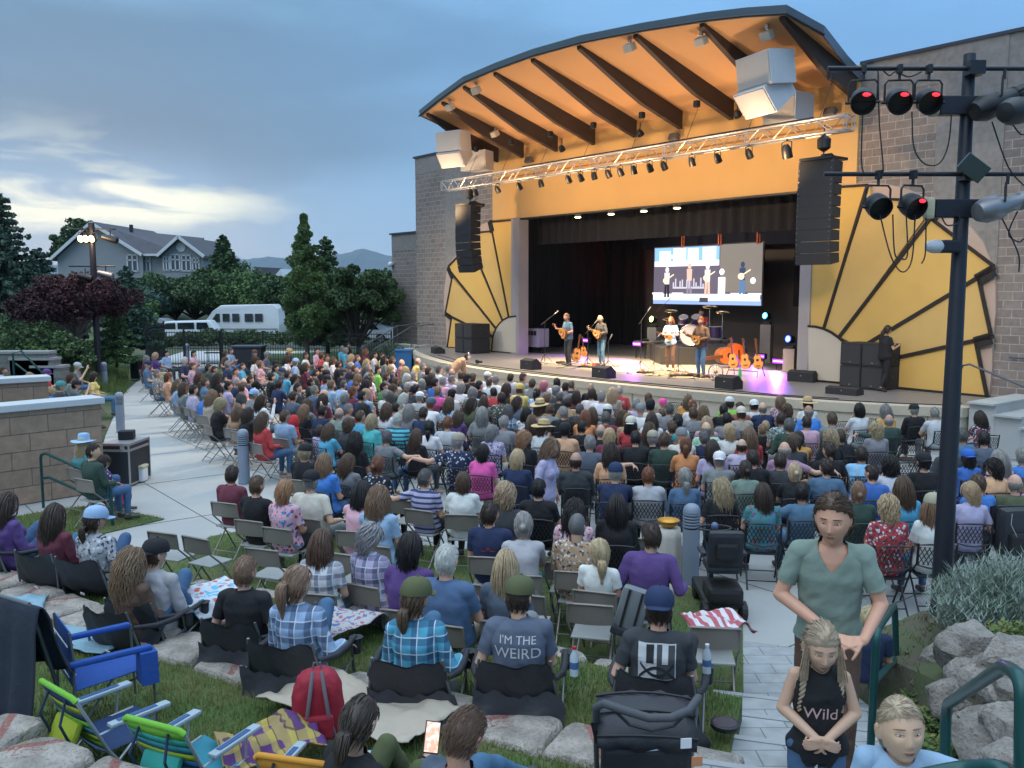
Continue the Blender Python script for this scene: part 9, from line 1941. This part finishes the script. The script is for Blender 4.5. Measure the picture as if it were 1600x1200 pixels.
roof([(hx(301),HD-2.9,hz(371)),(hx(338),HD-2.9,hz(401)),(hx(338),HD+8,hz(401)),(hx(301),HD+8,hz(371))]);roof([(hx(301),HD-2.9,hz(371)),(hx(301),HD+8,hz(371)),(hx(269),HD+8,hz(400)),(hx(269),HD-2.9,hz(400))])
def strip(a,b,y,w=.28):
 mb=MB();(x0,z0),(x1,z1)=a,b;L_=hypot(x1-x0,z1-z0);mb.box(((x0+x1)/2,y,(z0+z1)/2),(L_,.12,w),R=Matrix.Rotation(-atan2(z1-z0,x1-x0),4,'Y'));mb.build('gable_trim',trim,t)
strip((hx(155),zt_-.15),(hx(231),ze-.05),HD-.68);strip((hx(90),hz(404)-.1),(hx(155),zt_-.15),HD-.68);strip((hx(228),ze-.02),(hx(272),ze-.02),HD-.3,.22);strip((hx(301),hz(371)-.1),(hx(339),hz(401)-.1),HD-2.98);strip((hx(268),hz(400)-.1),(hx(301),hz(371)-.1),HD-2.98)
for(px,py,w,h,y)in[(212.5,411,1.0,1.6,HD-.05),(230.5,412,.75,1.5,HD+.5),(278,413,.55,1.3,HD-2.25),(291.5,411,.85,1.5,HD-2.25),(308,412,.85,1.5,HD-2.25),(322.5,414,.6,1.2,HD-2.25)]:
 x,z=hx(px),hz(py);mb=MB()
 for dx in(-w/2,0,w/2):mb.box((x+dx,y,z),(.12,.1,h+.2))
 for dz in(-h/2,h*.18,h/2):mb.box((x,y,z+dz),(w+.2,.1,.12))
 fr2=mb.build('window',trim,t);mb=MB();mb.box((x,y+.03,z),(w,.04,h));mb.build('pane',mat('house_pane',(.06,.08,.10),.08,var=.2),fr2)
mb=MB();mb.lathe([(.45,-.05),(.45,.05)],14,(hx(301),HD-2.25,hz(388)),R=RX);mb.build('round_window',trim,t)
mb=MB();mb.box((hx(180),HD+5,hz(352)),(.3,.3,.8));mb.build('vent_pipe',black_metal,t)
t=thing('house','low grey house roof with a white gable edge behind the trees','house');HD2=130.;
P4=lambda px,py,d=0.:tuple(gd(px,py,HD2+d))
mb=MB();a=[P4(394,432),P4(436,432),P4(441,419),P4(399,417)];mb.add(a+[(x,y+8,z-2.)for x,y,z in a],[(0,1,2,3),(4,5,6,7),(0,4,5,1),(1,5,6,2),(2,6,7,3),(3,7,4,0)]);mb.build('roof',rf,t,fixn=True)
mb=MB();mb.prism([(P4(428,436)[0],P4(428,436)[2]),(P4(446,434)[0],P4(446,434)[2]),(P4(441,418)[0],P4(441,418)[2]-.2)],HD2-1,HD2+6);mb.build('gable',trim,t,fixn=True)
mb=MB();mb.box((P4(418,440)[0],HD2+4,P4(418,440)[2]-1.),(5,8,4));mb.build('wall',sid,t)
def ridge(name,pts,D,m,depth=1400,sd=0):
 vs=[];ks=[];
 for a,b in zip(pts,pts[1:]):
  for q in range(14):t_=q/14;ks.append((a[0]+(b[0]-a[0])*t_,a[1]+(b[1]-a[1])*t_))
 ks.append(pts[-1]);n=len(ks)
 for i,(px,py)in enumerate(ks):
  w=gd(px,py+.8*mnoise.noise(V3((px*.13,sd,0)))+.5*mnoise.noise(V3((px*.5,sd,3))),D)
  for r_,(dy,kz)in enumerate(((0,1),(-.25,.72),(-.6,.38),(-1,-.02))):
   z=w.z*kz if r_ else w.z;vs.append((w.x+60*mnoise.noise(V3((px*.1,r_*2.,sd)))*(r_>0),D+dy*depth+90*mnoise.noise(V3((px*.08,r_,sd+4))),z-(20 if r_==3 else 0)))
 mb=MB();mb.add(vs,[(i*4+j,i*4+4+j,i*4+5+j,i*4+1+j)for i in range(n-1)for j in range(3)]);return mb.build(name,m,smooth=True,kind='structure')
hill_m=mat('mountain_slopes',(.035,.05,.05),1,0,.3,.004,col2=(.05,.06,.05))
ridge('mountains',[(-700,418),(-300,412),(100,414),(250,408),(330,407),(385,405),(420,401),(450,404),(478,408),(520,399),(548,394),(566,388),(585,393),(604,399),(640,402),(800,405),(1000,410),(2400,420)],7000,hill_m)
ridge('foothills',[(-900,436),(100,434),(400,430),(600,426),(900,430),(2600,436)],2500,mat('foothill_woods',(.03,.05,.025),1,0,.4,.01),600,3)
hz_=bpy.data.meshes.new('haze');mb=MB();mb.box((0,2500,290),(16000,15200,600+1.5));hz_.from_pydata(mb.v,[],mb.f);ho=bpy.data.objects.new('haze',hz_);COL.objects.link(ho);ho['kind']='stuff';ho['label']='thin blue evening haze in the distance';ho['category']='haze'
ho.location=(0,0,-10+11-1.2)
hm=bpy.data.materials.new('haze_air');hm.use_nodes=True;q=hm.node_tree;q.nodes.clear();pv=q.nodes.new('ShaderNodeVolumePrincipled');pv.inputs['Color'].default_value=(.62,.80,1.,1);pv.inputs['Density'].default_value=.00009;pv.inputs['Anisotropy'].default_value=.0;om_=q.nodes.new('ShaderNodeOutputMaterial');q.links.new(pv.outputs[0],om_.inputs['Volume']);hz_.materials.append(hm)
HAZE=ho
